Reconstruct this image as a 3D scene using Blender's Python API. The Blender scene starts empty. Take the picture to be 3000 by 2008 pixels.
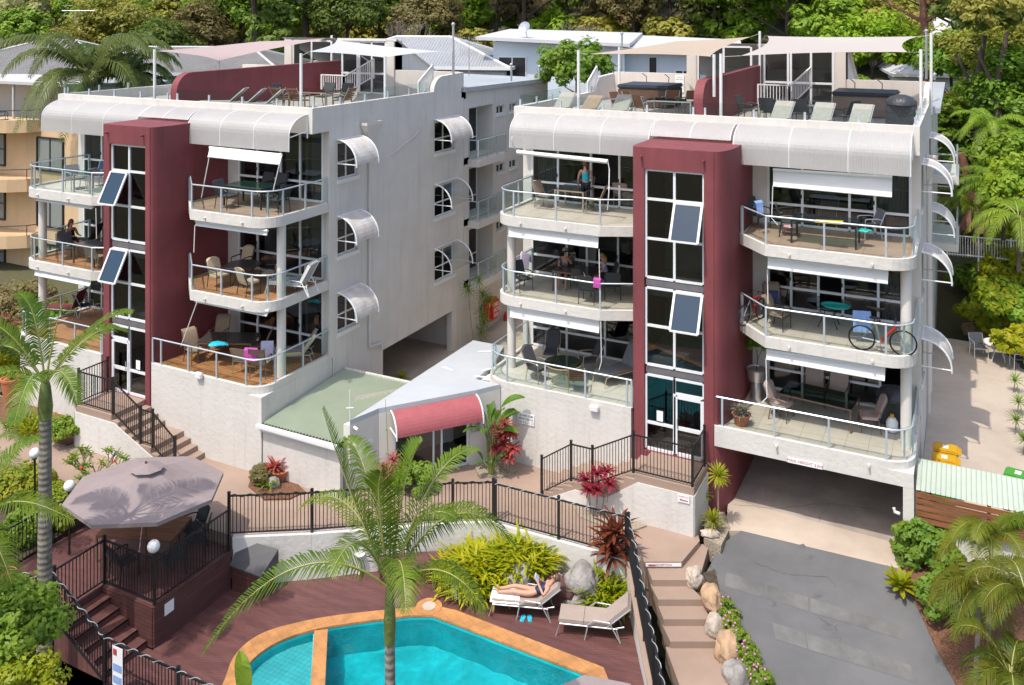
import bpy, bmesh, math, random
import numpy as np
from mathutils import Vector, Matrix, noise
C = bpy.context.scene.collection
PI = math.pi
# ---------------------------------------------------------------- camera model (used to survey points of the place on known planes)
F, CX, HY, TH, H = 2620.0, 1500.0, 55.0, math.radians(26.9), 14.74
ct, st = math.cos(TH), math.sin(TH)
def at(px, py, X=None, Y=None, Z=None, d=None):
    u = (px - CX) / F; v = (py - HY) / F
    if d is None:
        if Z is not None: d = (H - Z) / v
        elif Y is not None: d = Y / (st*u + ct)
        else: d = X / (ct*u - st)
    return Vector((d*(ct*u - st), d*(st*u + ct), H - v*d))
def tag(o, label=None, cat=None, group=None, kind=None):
    if label: o['label'] = label
    if cat: o['category'] = cat
    if group: o['group'] = group
    if kind: o['kind'] = kind
    return o
def wloc(o):
    v = Vector((0, 0, 0))
    while o is not None: v += Vector(o.location); o = o.parent
    return v
def thing(name, label, cat, loc=(0, 0, 0), rz=0, group=None, parent=None):
    o = bpy.data.objects.new(name, None); C.objects.link(o)
    o.empty_display_size = .2
    o.location = loc; o.rotation_euler = (0, 0, rz)
    if parent: o.parent = parent
    return tag(o, label, cat, group)
def link(name, me, parent=None):
    o = bpy.data.objects.new(name, me); C.objects.link(o)
    if parent: o.parent = parent
    return o
def dup(o, loc=None, rz=None, label=None, group=None, parent=None, scale=None):
    c = o.copy(); C.objects.link(c)
    if parent: c.parent = parent
    for ch in list(o.children): dup(ch, parent=c)
    if loc is not None: c.location = loc
    if rz is not None: c.rotation_euler = (0, 0, rz)
    if scale is not None: c.scale = (scale,)*3 if isinstance(scale, (int, float)) else scale
    if label: c['label'] = label
    if group: c['group'] = group
    return c
# ---------------------------------------------------------------- mesh builder
class MB:
    def __init__(s): s.v = []; s.f = []; s.m = []; s.mi = 0
    def add(s, vs, fs):
        n = len(s.v); s.v += [tuple(p) for p in vs]
        for f in fs: s.f.append(tuple(i + n for i in f)); s.m.append(s.mi)
        return s
    def quad(s, a, b, c, d): return s.add([a, b, c, d], [(0, 1, 2, 3)])
    def box(s, x0, x1, y0, y1, z0, z1):
        v = [(x0,y0,z0),(x1,y0,z0),(x1,y1,z0),(x0,y1,z0),(x0,y0,z1),(x1,y0,z1),(x1,y1,z1),(x0,y1,z1)]
        return s.add(v, [(3,2,1,0),(4,5,6,7),(0,1,5,4),(1,2,6,5),(2,3,7,6),(3,0,4,7)])
    def cbox(s, c, sx, sy, sz, rz=0, ry=0, rx=0):
        m = Matrix.Translation(c) @ Matrix.Rotation(rz, 4, 'Z') @ Matrix.Rotation(ry, 4, 'Y') @ Matrix.Rotation(rx, 4, 'X')
        v = [m @ Vector((a*sx/2, b*sy/2, e*sz/2)) for e in (-1, 1) for a, b in ((-1,-1),(1,-1),(1,1),(-1,1))]
        return s.add(v, [(3,2,1,0),(4,5,6,7),(0,1,5,4),(1,2,6,5),(2,3,7,6),(3,0,4,7)])
    def rbox(s, c, sx, sy, sz, r=.02, rz=0, rx=0, ry=0):      # box with chamfered edges
        bm = bmesh.new(); bmesh.ops.create_cube(bm, size=1)
        for v in bm.verts: v.co = Vector((v.co.x*sx, v.co.y*sy, v.co.z*sz))
        bmesh.ops.bevel(bm, geom=bm.edges[:], offset=r, segments=2, affect='EDGES')
        m = Matrix.Translation(c) @ Matrix.Rotation(rz, 4, 'Z') @ Matrix.Rotation(ry, 4, 'Y') @ Matrix.Rotation(rx, 4, 'X')
        bm.verts.index_update()
        s.add([m @ v.co for v in bm.verts], [[v.index for v in f.verts] for f in bm.faces]); bm.free(); return s
    def bar(s, p, q, w, h=None, up=(0, 0, 1)):
        p, q = Vector(p), Vector(q); h = h or w; d = (q - p)
        if d.length < 1e-6: return s
        d.normalize(); up = Vector(up)
        if abs(d.dot(up)) > .98: up = Vector((1, 0, 0))
        a = d.cross(up).normalized(); b = a.cross(d)
        o = [a*(w/2)*i + b*(h/2)*j for i, j in ((-1,-1),(1,-1),(1,1),(-1,1))]
        return s.add([p+k for k in o] + [q+k for k in o], [(0,1,2,3),(7,6,5,4),(1,0,4,5),(2,1,5,6),(3,2,6,7),(0,3,7,4)])
    def tube(s, pts, r, n=6, caps=True):
        pts = [Vector(p) for p in pts]; rs = r if isinstance(r, (list, tuple)) else [r]*len(pts)
        rings = []; prev = None
        for i, p in enumerate(pts):
            d = (pts[min(i+1, len(pts)-1)] - pts[max(i-1, 0)])
            if d.length < 1e-7: d = Vector((0, 0, 1))
            d.normalize()
            if prev is None:
                a = d.orthogonal().normalized()
            else:
                a = (prev - d*prev.dot(d));
                a = a.normalized() if a.length > 1e-6 else d.orthogonal().normalized()
            prev = a; b = d.cross(a)
            rings.append([p + (a*math.cos(2*PI*k/n) + b*math.sin(2*PI*k/n))*rs[i] for k in range(n)])
        vs = [v for g in rings for v in g]; fs = []
        for i in range(len(rings)-1):
            for k in range(n):
                fs.append((i*n+k, i*n+(k+1) % n, (i+1)*n+(k+1) % n, (i+1)*n+k))
        if caps: fs.append(tuple(range(n-1, -1, -1))); fs.append(tuple(range((len(rings)-1)*n, len(rings)*n)))
        return s.add(vs, fs)
    def cyl(s, c, r, z0, z1, n=16, r2=None):
        return s.tube([(c[0], c[1], z0), (c[0], c[1], z1)], [r, r if r2 is None else r2], n)
    def lathe(s, c, prof, n=16, caps=True):
        vs = []; fs = []
        for r, z in prof:
            vs += [(c[0]+r*math.cos(2*PI*k/n), c[1]+r*math.sin(2*PI*k/n), c[2]+z) for k in range(n)]
        for i in range(len(prof)-1):
            for k in range(n): fs.append((i*n+k, i*n+(k+1) % n, (i+1)*n+(k+1) % n, (i+1)*n+k))
        if caps: fs.append(tuple(range(n-1, -1, -1))); fs.append(tuple(range((len(prof)-1)*n, len(prof)*n)))
        return s.add(vs, fs)
    def ball(s, c, r, n=14, sz=1):
        return s.lathe(c, [(max(1e-3, r*math.sin(PI*i/n)), -r*sz*math.cos(PI*i/n)) for i in range(n+1)], n*2, False)
    def prism(s, poly, z0, z1):                                # poly counter-clockwise in plan
        n = len(poly); a = sum(poly[i][0]*poly[(i+1) % n][1]-poly[(i+1) % n][0]*poly[i][1] for i in range(n))
        if a < 0: poly = poly[::-1]
        zt = (lambda p: z1) if not callable(z1) else z1
        vs = [(p[0], p[1], z0) for p in poly] + [(p[0], p[1], zt(p)) for p in poly]
        fs = [tuple(range(n-1, -1, -1)), tuple(range(n, 2*n))] + [(i, (i+1) % n, n+(i+1) % n, n+i) for i in range(n)]
        return s.add(vs, fs)
    def extr(s, poly, vec):                                    # polygon in space extruded along vec
        n = len(poly); vec = Vector(vec); p = [Vector(q) for q in poly]
        return s.add(p + [q+vec for q in p], [tuple(range(n-1, -1, -1)), tuple(range(n, 2*n))] + [(i, (i+1) % n, n+(i+1) % n, n+i) for i in range(n)])
    def ico(s, c, r, sub=2, seed=0, amp=.25, fr=1.2, sc=(1, 1, 1)):
        bm = bmesh.new(); bmesh.ops.create_icosphere(bm, subdivisions=sub, radius=1)
        for v in bm.verts:
            k = noise.noise(v.co*fr + Vector((seed*7.3, seed*3.1, seed)))*amp + noise.noise(v.co*fr*2.7 + Vector((seed, 5, seed*2)))*amp*.4
            v.co = v.co*(1+k)
        bm.verts.index_update()
        s.add([(c[0]+v.co.x*r*sc[0], c[1]+v.co.y*r*sc[1], c[2]+v.co.z*r*sc[2]) for v in bm.verts], [[v.index for v in f.verts] for f in bm.faces]); bm.free(); return s
    def build(s, name, mat, parent=None, world=True, smooth=False, loc=None, fixn=True):
        if world and parent is not None:
            w = wloc(parent); vs = [(p[0]-w.x, p[1]-w.y, p[2]-w.z) for p in s.v]
        else: vs = s.v
        if loc is not None: vs = [(p[0]-loc[0], p[1]-loc[1], p[2]-loc[2]) for p in vs]
        me = bpy.data.meshes.new(name); me.from_pydata(vs, [], s.f)
        for m in (mat if isinstance(mat, (list, tuple)) else [mat]): me.materials.append(m)
        if isinstance(mat, (list, tuple)): me.polygons.foreach_set('material_index', s.m)
        if fixn:
            bm = bmesh.new(); bm.from_mesh(me); bmesh.ops.recalc_face_normals(bm, faces=bm.faces); bm.to_mesh(me); bm.free()
        if smooth: smooth_me(me)
        me.update()
        o = link(name, me, parent)
        if loc is not None: o.location = loc
        return o
def smooth_me(me, ang=.6):
    me.polygons.foreach_set('use_smooth', [True]*len(me.polygons))
    try: me.set_sharp_from_angle(angle=ang)
    except Exception: pass
# ---------------------------------------------------------------- materials
MATS = {}
def mat(name, col, rough=.6, var=None, bump=None, metal=0, spec=.5, col2=None, coat=0, sss=0, rnd=0, transl=0, stretch=None):
    m = bpy.data.materials.new(name); m.use_nodes = True; nt = m.node_tree; N = nt.nodes; L = nt.links
    b = N['Principled BSDF']; c4 = (*col, 1)
    b.inputs['Base Color'].default_value = c4; b.inputs['Roughness'].default_value = rough
    b.inputs['Metallic'].default_value = metal; b.inputs['Specular IOR Level'].default_value = spec
    if coat: b.inputs['Coat Weight'].default_value = coat
    tc = N.new('ShaderNodeTexCoord'); vec = tc.outputs['Object']
    if stretch:
        mp = N.new('ShaderNodeMapping'); mp.inputs['Scale'].default_value = stretch; L.new(vec, mp.inputs['Vector']); vec = mp.outputs[0]
    src = None
    if var:                                                     # (scale, amount[, detail]) colour mottling of the thing itself
        nz = N.new('ShaderNodeTexNoise'); nz.inputs['Scale'].default_value = var[0]; nz.inputs['Detail'].default_value = 6; nz.inputs['Roughness'].default_value = .65
        L.new(vec, nz.inputs['Vector'])
        mx = N.new('ShaderNodeMix'); mx.data_type = 'RGBA'
        k = col2 or tuple(max(0, x*(1-var[1])) for x in col); k1 = col if col2 else tuple(min(1, x*(1+var[1])) for x in col)
        mx.inputs[6].default_value = (*k1, 1); mx.inputs[7].default_value = (*k, 1)
        rp = N.new('ShaderNodeMapRange'); rp.inputs[1].default_value = .34; rp.inputs[2].default_value = .66
        L.new(nz.outputs['Fac'], rp.inputs[0]); L.new(rp.outputs[0], mx.inputs[0]); src = mx.outputs[2]
    if rnd:
        oi = N.new('ShaderNodeObjectInfo'); hs = N.new('ShaderNodeHueSaturation')
        mr = N.new('ShaderNodeMapRange'); mr.inputs[3].default_value = 1-rnd; mr.inputs[4].default_value = 1+rnd
        L.new(oi.outputs['Random'], mr.inputs[0]); L.new(mr.outputs[0], hs.inputs['Value'])
        mr2 = N.new('ShaderNodeMapRange'); mr2.inputs[3].default_value = .5-rnd*.06; mr2.inputs[4].default_value = .5+rnd*.06
        mt = N.new('ShaderNodeMath'); mt.operation = 'FRACT'; mt2 = N.new('ShaderNodeMath'); mt2.operation = 'MULTIPLY'; mt2.inputs[1].default_value = 7.31
        L.new(oi.outputs['Random'], mt2.inputs[0]); L.new(mt2.outputs[0], mt.inputs[0]); L.new(mt.outputs[0], mr2.inputs[0]); L.new(mr2.outputs[0], hs.inputs['Hue'])
        if src: L.new(src, hs.inputs['Color'])
        else: hs.inputs['Color'].default_value = c4
        src = hs.outputs[0]
    if src: L.new(src, b.inputs['Base Color'])
    if bump:                                                    # (scale, strength)
        nb = N.new('ShaderNodeTexNoise'); nb.inputs['Scale'].default_value = bump[0]; nb.inputs['Detail'].default_value = 5
        L.new(vec, nb.inputs['Vector'])
        bp = N.new('ShaderNodeBump'); bp.inputs['Strength'].default_value = bump[1]; bp.inputs['Distance'].default_value = bump[2] if len(bump) > 2 else .02
        L.new(nb.outputs['Fac'], bp.inputs['Height']); L.new(bp.outputs[0], b.inputs['Normal'])
    if transl:                                                  # light through leaves, cloth, polycarbonate
        tr = N.new('ShaderNodeBsdfTranslucent'); ms = N.new('ShaderNodeMixShader'); ms.inputs[0].default_value = transl
        if src: L.new(src, tr.inputs[0])
        else: tr.inputs[0].default_value = c4
        L.new(b.outputs[0], ms.inputs[1]); L.new(tr.outputs[0], ms.inputs[2]); L.new(ms.outputs[0], N['Material Output'].inputs[0])
    MATS[name] = m; return m
def glass(name, tint, gloss=1.45, extra=0., rough=.0):          # sheet glass: tinted see-through with Fresnel reflection
    m = bpy.data.materials.new(name); m.use_nodes = True; nt = m.node_tree; N = nt.nodes; L = nt.links
    N.remove(N['Principled BSDF'])
    t = N.new('ShaderNodeBsdfTransparent'); t.inputs[0].default_value = (*tint, 1)
    g = N.new('ShaderNodeBsdfGlossy'); g.inputs['Roughness'].default_value = rough; g.inputs[0].default_value = (1, 1, 1, 1)
    f0 = ((gloss-1)/(gloss+1))**2 + extra
    lw = N.new('ShaderNodeLayerWeight'); lw.inputs[0].default_value = .5
    pw = N.new('ShaderNodeMath'); pw.operation = 'POWER'; pw.inputs[1].default_value = 4.5
    ad = N.new('ShaderNodeMath'); ad.operation = 'MULTIPLY_ADD'; ad.inputs[1].default_value = 1-f0; ad.inputs[2].default_value = f0; ad.use_clamp = True
    mx = N.new('ShaderNodeMixShader'); L.new(lw.outputs['Facing'], pw.inputs[0]); L.new(pw.outputs[0], ad.inputs[0]); L.new(ad.outputs[0], mx.inputs[0])
    L.new(t.outputs[0], mx.inputs[1]); L.new(g.outputs[0], mx.inputs[2]); L.new(mx.outputs[0], N['Material Output'].inputs[0])
    MATS[name] = m; return m
def pattern(m, kind, scale, strength, c2=None, fac=1., rot=0, **kw):   # adds tiles / planks / ribs to a material
    nt = m.node_tree; N = nt.nodes; L = nt.links; b = N['Principled BSDF']
    tc = N.new('ShaderNodeTexCoord'); mp = N.new('ShaderNodeMapping')
    mp.inputs['Rotation'].default_value = rot if isinstance(rot, tuple) else (0, 0, rot)
    L.new(tc.outputs['Object'], mp.inputs['Vector'])
    if kind == 'brick':
        t = N.new('ShaderNodeTexBrick'); t.inputs['Scale'].default_value = scale
        t.inputs['Mortar Size'].default_value = kw.get('mortar', .012); t.inputs['Brick Width'].default_value = kw.get('w', .5); t.inputs['Row Height'].default_value = kw.get('h', .5)
        t.offset = kw.get('offset', 0); t.inputs['Color1'].default_value = (1, 1, 1, 1); k = kw.get('k', .93); t.inputs['Color2'].default_value = (k, k, k, 1); t.inputs['Mortar'].default_value = (*(c2 or (.5, .5, .5)), 1)
        out = t.outputs['Color']; hgt = t.outputs['Color']
    else:
        t = N.new('ShaderNodeTexWave'); t.inputs['Scale'].default_value = scale; t.bands_direction = kw.get('dir', 'X'); t.wave_profile = kw.get('prof', 'SIN')
        out = t.outputs['Color']; hgt = t.outputs['Fac']
    L.new(mp.outputs[0], t.inputs['Vector'])
    if c2 and kind == 'brick' or fac and kind == 'brick':
        mx = N.new('ShaderNodeMix'); mx.data_type = 'RGBA'; mx.blend_type = 'MULTIPLY'; mx.inputs[0].default_value = fac
        old = b.inputs['Base Color']
        if old.is_linked: L.new(old.links[0].from_socket, mx.inputs[6])
        else: mx.inputs[6].default_value = old.default_value
        L.new(out, mx.inputs[7]); L.new(mx.outputs[2], old)
    bp = N.new('ShaderNodeBump'); bp.inputs['Strength'].default_value = strength; bp.inputs['Distance'].default_value = kw.get('dist', .01)
    L.new(hgt, bp.inputs['Height'])
    if b.inputs['Normal'].is_linked: L.new(b.inputs['Normal'].links[0].from_socket, bp.inputs['Normal'])
    L.new(bp.outputs[0], b.inputs['Normal']); return m
W = mat('white_render', (.61, .58, .535), .78, (.9, .05), (14, .25, .012))
mat('white_render_rough', (.585, .56, .52), .8, (.5, .06), (7, .6, .025))
mat('cream_render', (.60, .42, .25), .8, (.6, .06), (10, .3))
mat('beige_render', (.62, .56, .50), .8, (.8, .05), (14, .3))
mat('maroon_render', (.190, .044, .050), .72, (.6, .13), (50, .5, .01))
mat('terrace_floor', (.36, .33, .30), .8, (1.2, .1))
mat('white_paint', (.70, .70, .69), .4)
mat('frame_white', (.70, .72, .73), .35)
mat('rail_metal', (.50, .55, .60), .35, metal=.35)
mat('roof_metal', (.44, .46, .48), .45, (.4, .1), metal=.2)
mat('band_grey', (.13, .122, .13), .6, (3, .15))
mat('black_metal', (.012, .012, .014), .4)
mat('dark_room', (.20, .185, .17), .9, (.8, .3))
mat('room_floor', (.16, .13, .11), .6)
mat('curtain', (.34, .38, .38), .9, transl=.2); pattern(MATS['curtain'], 'wave', 12, .6, dist=.05)
glass('window_glass', (.40, .43, .44), 1.45, .03)
glass('dark_glass', (.10, .115, .13), 1.5, .03)
glass('rail_glass', (.80, .88, .86), 1.35, .0)
glass('table_glass', (.45, .56, .54), 1.45, .02)
mat('blind_cloth', (.70, .70, .69), .7, transl=.12)
mat('sail_white', (.60, .60, .60), .8, transl=.25, bump=(3, .1))
mat('sail_beige', (.52, .42, .32), .8, transl=.25, bump=(3, .1))
mat('sail_pink', (.50, .39, .37), .8, transl=.25, bump=(3, .1))
mat('sail_cream', (.54, .49, .45), .8, transl=.25, bump=(3, .1))
mat('tile_beige', (.50, .43, .36), .6, (1.5, .08)); pattern(MATS['tile_beige'], 'brick', 1, .4, (.72, .70, .68), 1, w=.62, h=.62, mortar=.012)
mat('tile_terra', (.42, .20, .10), .6, (1.5, .12)); pattern(MATS['tile_terra'], 'brick', 1, .4, (.7, .66, .62), 1, w=.45, h=.45, mortar=.012)
mat('deck_orange', (.44, .19, .075), .6, (1.5, .2), stretch=(1, 6, 1)); pattern(MATS['deck_orange'], 'brick', 1, .5, (.35, .33, .3), 1, w=2.4, h=.11, mortar=.01, offset=.4, k=.8)
mat('tile_brown', (.36, .25, .185), .6, (1.5, .1)); pattern(MATS['tile_brown'], 'brick', 1, .4, (.72, .7, .68), 1, w=.6, h=.6, mortar=.012)
mat('tile_pale', (.55, .52, .46), .6, (1.2, .08)); pattern(MATS['tile_pale'], 'brick', 1, .4, (.74, .72, .7), 1, w=.62, h=.62, mortar=.012)
mat('concrete_brown', (.30, .215, .165), .8, (.6, .1), (30, .2))
mat('concrete_riser', (.30, .22, .18), .8, (.8, .1), (30, .2))
mat('concrete_pale', (.45, .375, .305), .8, (.5, .12), (25, .2))
mat('asphalt', (.112, .113, .115), .85, (.45, .16), (120, .5, .006))
mat('asphalt_patch', (.126, .125, .122), .85, (1.0, .25), (120, .4, .006))
mat('mulch', (.16, .075, .04), .9, (26, .6), (40, .9, .03))
mat('gravel', (.30, .25, .19), .9, (26, .6), (30, .9, .03))
mat('soil', (.06, .045, .03), .95, (8, .4), (20, .6, .03))
mat('lawn', (.06, .085, .025), .95, (3, .4), (60, .6, .02))
mat('deck_maroon', (.125, .052, .047), .55, (1.2, .25), stretch=(1, 5, 1)); pattern(MATS['deck_maroon'], 'brick', 1, .4, (.62, .6, .58), 1, rot=math.radians(-27), w=3.4, h=.085, mortar=.006, offset=.37, k=.92)
mat('deck_side', (.11, .045, .040), .55, (1.5, .25), stretch=(1, 1, 6)); pattern(MATS['deck_side'], 'brick', 1, .6, (.4, .38, .36), 1, rot=(PI/2, 0, 0), w=3.0, h=.10, mortar=.008, offset=.4, k=.82)
mat('coping', (.47, .225, .080), .65, (2.5, .2)); pattern(MATS['coping'], 'brick', 1, .4, (.80, .74, .68), 1, rot=.5, w=.23, h=.23, mortar=.008, k=.84)
mat('pool_tile', (.010, .46, .50), .4, (1.1, .22))
mat('pool_tile_light', (.14, .55, .58), .4, (1.4, .12)); pattern(MATS['pool_tile_light'], 'brick', 1, .2, (.55, .7, .7), 1, w=.13, h=.13, mortar=.008, k=.92)
mat('green_roof', (.34, .385, .285), .5, (.6, .08), metal=.1)
mat('timber', (.21, .085, .035), .6, (4, .3), stretch=(.4, 4, 4))
mat('terracotta', (.40, .13, .06), .7, (5, .2))
mat('silver', (.55, .56, .58), .3, metal=.8)
mat('globe_white', (.74, .74, .74), .25)
mat('stone_grey', (.24, .225, .21), .9, (1.6, .4), (9, .8, .06))
mat('stone_tan', (.38, .25, .15), .9, (1.4, .35), (9, .8, .06))
mat('stone_pale', (.40, .34, .28), .9, (1.6, .35), (9, .8, .06))
mat('plastic_yellow', (.55, .30, .01), .45, (3, .1)); mat('plastic_green', (.06, .27, .035), .45)
mat('paper', (.78, .78, .78), .6)
mat('red_paint', (.50, .02, .015), .4)
mat('ink_red', (.42, .05, .06), .6); mat('ink_dark', (.06, .06, .09), .6)
mat('house_blue', (.62, .68, .74), .8, (.5, .04)); mat('house_white', (.72, .72, .72), .8, (.5, .04))
mat('house_grey', (.45, .45, .44), .8); mat('roof_grey', (.40, .39, .37), .6, (.6, .15))
mat('cloth_awning', (.33, .085, .095), .75, (5, .08))

def streak(m, lo=.86, sc=(1.6, 1.6, .10)):                       # faint rain marks running down a painted wall
    nt = m.node_tree; N = nt.nodes; L = nt.links; b = N['Principled BSDF']; tc = N.new('ShaderNodeTexCoord'); mp = N.new('ShaderNodeMapping'); mp.inputs['Scale'].default_value = sc
    nz = N.new('ShaderNodeTexNoise'); nz.inputs['Scale'].default_value = 2.2; nz.inputs['Detail'].default_value = 8; nz.inputs['Roughness'].default_value = .7; mr = N.new('ShaderNodeMapRange'); mr.inputs[1].default_value = .52; mr.inputs[2].default_value = .72; mr.inputs[3].default_value = 1; mr.inputs[4].default_value = lo
    mx = N.new('ShaderNodeMix'); mx.data_type = 'RGBA'; mx.blend_type = 'MULTIPLY'; mx.inputs[0].default_value = 1; cc = N.new('ShaderNodeCombineColor')
    L.new(tc.outputs['Object'], mp.inputs['Vector']); L.new(mp.outputs[0], nz.inputs['Vector']); L.new(nz.outputs['Fac'], mr.inputs[0])
    for k in range(3): L.new(mr.outputs[0], cc.inputs[k])
    L.new(b.inputs['Base Color'].links[0].from_socket, mx.inputs[6]); L.new(cc.outputs[0], mx.inputs[7]); L.new(mx.outputs[2], b.inputs['Base Color'])
for k_ in ('white_render', 'white_render_rough', 'cream_render', 'beige_render'): streak(MATS[k_])
streak(MATS['maroon_render'], .78)
# ---------------------------------------------------------------- apartment buildings
def canopy_mat():
    m = bpy.data.materials.new('ribbed_polycarbonate'); m.use_nodes = True; nt = m.node_tree; N = nt.nodes; L = nt.links
    b = N['Principled BSDF']; b.inputs['Base Color'].default_value = (.58, .565, .55, 1); b.inputs['Roughness'].default_value = .4
    tc = N.new('ShaderNodeTexCoord'); w = N.new('ShaderNodeTexWave'); w.inputs['Scale'].default_value = 4.2; w.bands_direction = 'X'
    L.new(tc.outputs['Object'], w.inputs['Vector'])
    bp = N.new('ShaderNodeBump'); bp.inputs['Strength'].default_value = .5; bp.inputs['Distance'].default_value = .02
    L.new(w.outputs['Fac'], bp.inputs['Height']); L.new(bp.outputs[0], b.inputs['Normal'])
    tr = N.new('ShaderNodeBsdfTranslucent'); tr.inputs[0].default_value = (.66, .65, .64, 1)
    tp = N.new('ShaderNodeBsdfTransparent'); tp.inputs[0].default_value = (.9, .9, .9, 1)
    m1 = N.new('ShaderNodeMixShader'); m1.inputs[0].default_value = .35; m2 = N.new('ShaderNodeMixShader')
    nz = N.new('ShaderNodeTexNoise'); nz.inputs['Scale'].default_value = .7; L.new(tc.outputs['Object'], nz.inputs['Vector'])
    mr = N.new('ShaderNodeMapRange'); mr.inputs[1].default_value = .3; mr.inputs[2].default_value = .7; mr.inputs[3].default_value = .03; mr.inputs[4].default_value = .13
    L.new(nz.outputs['Fac'], mr.inputs[0]); L.new(mr.outputs[0], m2.inputs[0])
    L.new(b.outputs[0], m1.inputs[1]); L.new(tr.outputs[0], m1.inputs[2]); L.new(m1.outputs[0], m2.inputs[1]); L.new(tp.outputs[0], m2.inputs[2])
    L.new(m2.outputs[0], N['Material Output'].inputs[0]); MATS[m.name] = m
canopy_mat()
mat('hood_white', (.66, .645, .63), .5, (2.6, .2), (9, .3, .02), col2=(.50, .44, .38), transl=.06)
glass('hood_clear', (.80, .82, .84), 1.4, .06, .15)
M = MATS
def wallgrid(mb, o, u, w, h, t, holes, rim=True):
    """wall sheet with thickness t (vector) starting at o along u, w wide, h high, with rectangular holes (u0,u1,z0,z1)"""
    o, u, t = Vector(o), Vector(u), Vector(t); Z = Vector((0, 0, 1))
    us = sorted({0, w} | {k for a in holes for k in a[:2]}); zs = sorted({0, h} | {k for a in holes for k in a[2:]})
    inh = lambda a, b: any(x0 < a < x1 and z0 < b < z1 for x0, x1, z0, z1 in holes)
    P = lambda a, b, k: o + u*a + Z*b + t*k
    for i in range(len(us)-1):
        for j in range(len(zs)-1):
            if inh((us[i]+us[i+1])/2, (zs[j]+zs[j+1])/2): continue
            for k in (0, 1): mb.quad(P(us[i], zs[j], k), P(us[i+1], zs[j], k), P(us[i+1], zs[j+1], k), P(us[i], zs[j+1], k))
    for a, b, c, d in holes + ([(0, w, 0, h)] if rim else []):
        for p, q in (((a, c), (b, c)), ((b, c), (b, d)), ((b, d), (a, d)), ((a, d), (a, c))):
            mb.quad(P(*p, 0), P(*q, 0), P(*q, 1), P(*p, 1))
def window_set(parent, name, o, u, nrm, xs, zs, w=.06, dep=.07, pane='window_glass', skip=(), frame='frame_white', panes=True):
    """frame with mullions at xs (along u) and transoms at zs, pane set in its middle"""
    o, u, nrm = Vector(o), Vector(u), Vector(nrm); Z = Vector((0, 0, 1)); f = MB(); p = MB()
    for x in xs: f.bar(o + u*x + Z*zs[0], o + u*x + Z*zs[-1], w, dep, nrm)
    for z in zs:
        for i in range(len(xs)-1):
            f.bar(o + u*(xs[i]+w/2) + Z*z, o + u*(xs[i+1]-w/2) + Z*z, dep - .004, w, Z)
    for i in range(len(xs)-1):
        for j in range(len(zs)-1):
            if (i, j) in skip: continue
            a, b, c, d = xs[i]+w/2-.005, xs[i+1]-w/2+.005, zs[j]+w/2-.005, zs[j+1]-w/2+.005
            p.quad(o+u*a+Z*c, o+u*b+Z*c, o+u*b+Z*d, o+u*a+Z*d)
    fr = f.build(name, M[frame], parent)
    if panes: p.build('pane', M[pane], fr, fixn=False)
    return fr
def arc2(cx, cy, r, a0, a1, n=7):
    return [(cx + r*math.cos(math.radians(a0+(a1-a0)*k/n)), cy + r*math.sin(math.radians(a0+(a1-a0)*k/n))) for k in range(n+1)]
def polyline_pts(line, spacing, ends=True):
    out = []
    for i in range(len(line)-1):
        a, b = Vector((*line[i], 0)), Vector((*line[i+1], 0)); n = max(1, round((b-a).length/spacing))
        for k in range(n): out.append(a + (b-a)*k/n)
    out.append(Vector((*line[-1], 0))); return out
def railing(parent, line, z, h=.83, spacing=1.35, corner=(), label=None, offs=None):
    """metal posts and handrail along a plan line with a glass screen: one balustrade"""
    r = MB(); g = MB()
    for p in polyline_pts([line[0]] + [q for q in corner] + [line[-1]] if corner else line, spacing):
        r.bar((p.x, p.y, z-.02), (p.x, p.y, z+h), .045, .055); r.cbox((p.x, p.y, z+.008), .09, .09, .016)
    r.tube([(x, y, z+h+.02) for x, y in line], .026, 6)
    for a, b in zip(line, line[1:]): g.quad((a[0], a[1], z+.06), (b[0], b[1], z+.06), (b[0], b[1], z+h+.10), (a[0], a[1], z+h+.10))
    o = r.build('balustrade', M['rail_metal'], parent); g.build('glass_screen', M['rail_glass'], o, fixn=False); return o
def inset(line, d):
    out = []; n = len(line)
    for i, p in enumerate(line):
        a = Vector((*line[max(0, i-1)], 0)); b = Vector((*line[min(n-1, i+1)], 0)); t = (b-a).normalized()
        nn = Vector((-t.y, t.x, 0)); out.append((p[0]+nn.x*d, p[1]+nn.y*d))
    return out
def balcony(parent, line, e, back, floor, posts, th=.33, spouts=(), rail=True, label=None):
    """slab with raised rim along the outer line (ordered so that inside lies on its left), floor finish and balustrade"""
    poly = line + back; s = MB(); s.prism(poly, e-th, e-.062)
    il = inset(line, .13)
    n = len(line)
    vs = [(x, y, z) for z in (e-.062, e) for x, y in line] + [(x, y, z) for z in (e-.062, e) for x, y in il]
    for i in range(n-1):
        for q in ((line[i], line[i+1], il[i+1], il[i]),):
            s.quad((*q[0], e), (*q[1], e), (*q[2], e), (*q[3], e))
            s.quad((*q[0], e-.062), (*q[1], e-.062), (*q[1], e), (*q[0], e)); s.quad((*q[3], e-.062), (*q[2], e-.062), (*q[2], e), (*q[3], e))
    for i in (0, n-1): s.quad((*line[i], e-.062), (*il[i], e-.062), (*il[i], e), (*line[i], e))
    for (x, y) in spouts:
        s.tube([(x, y+.05, e-.2), (x, y-.12, e-.205)], .035, 8)
    sl = s.build('balcony_slab', M['white_render_rough'], parent)
    fl = MB(); fl.add([(x, y, e-.058) for x, y in il + back], [tuple(range(len(il)+len(back)))]); fl.build('floor_tiles', M[floor], sl)
    if rail: railing(sl, inset(line, .065), e, corner=inset(posts, .065) if posts else None)
    return sl
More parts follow.
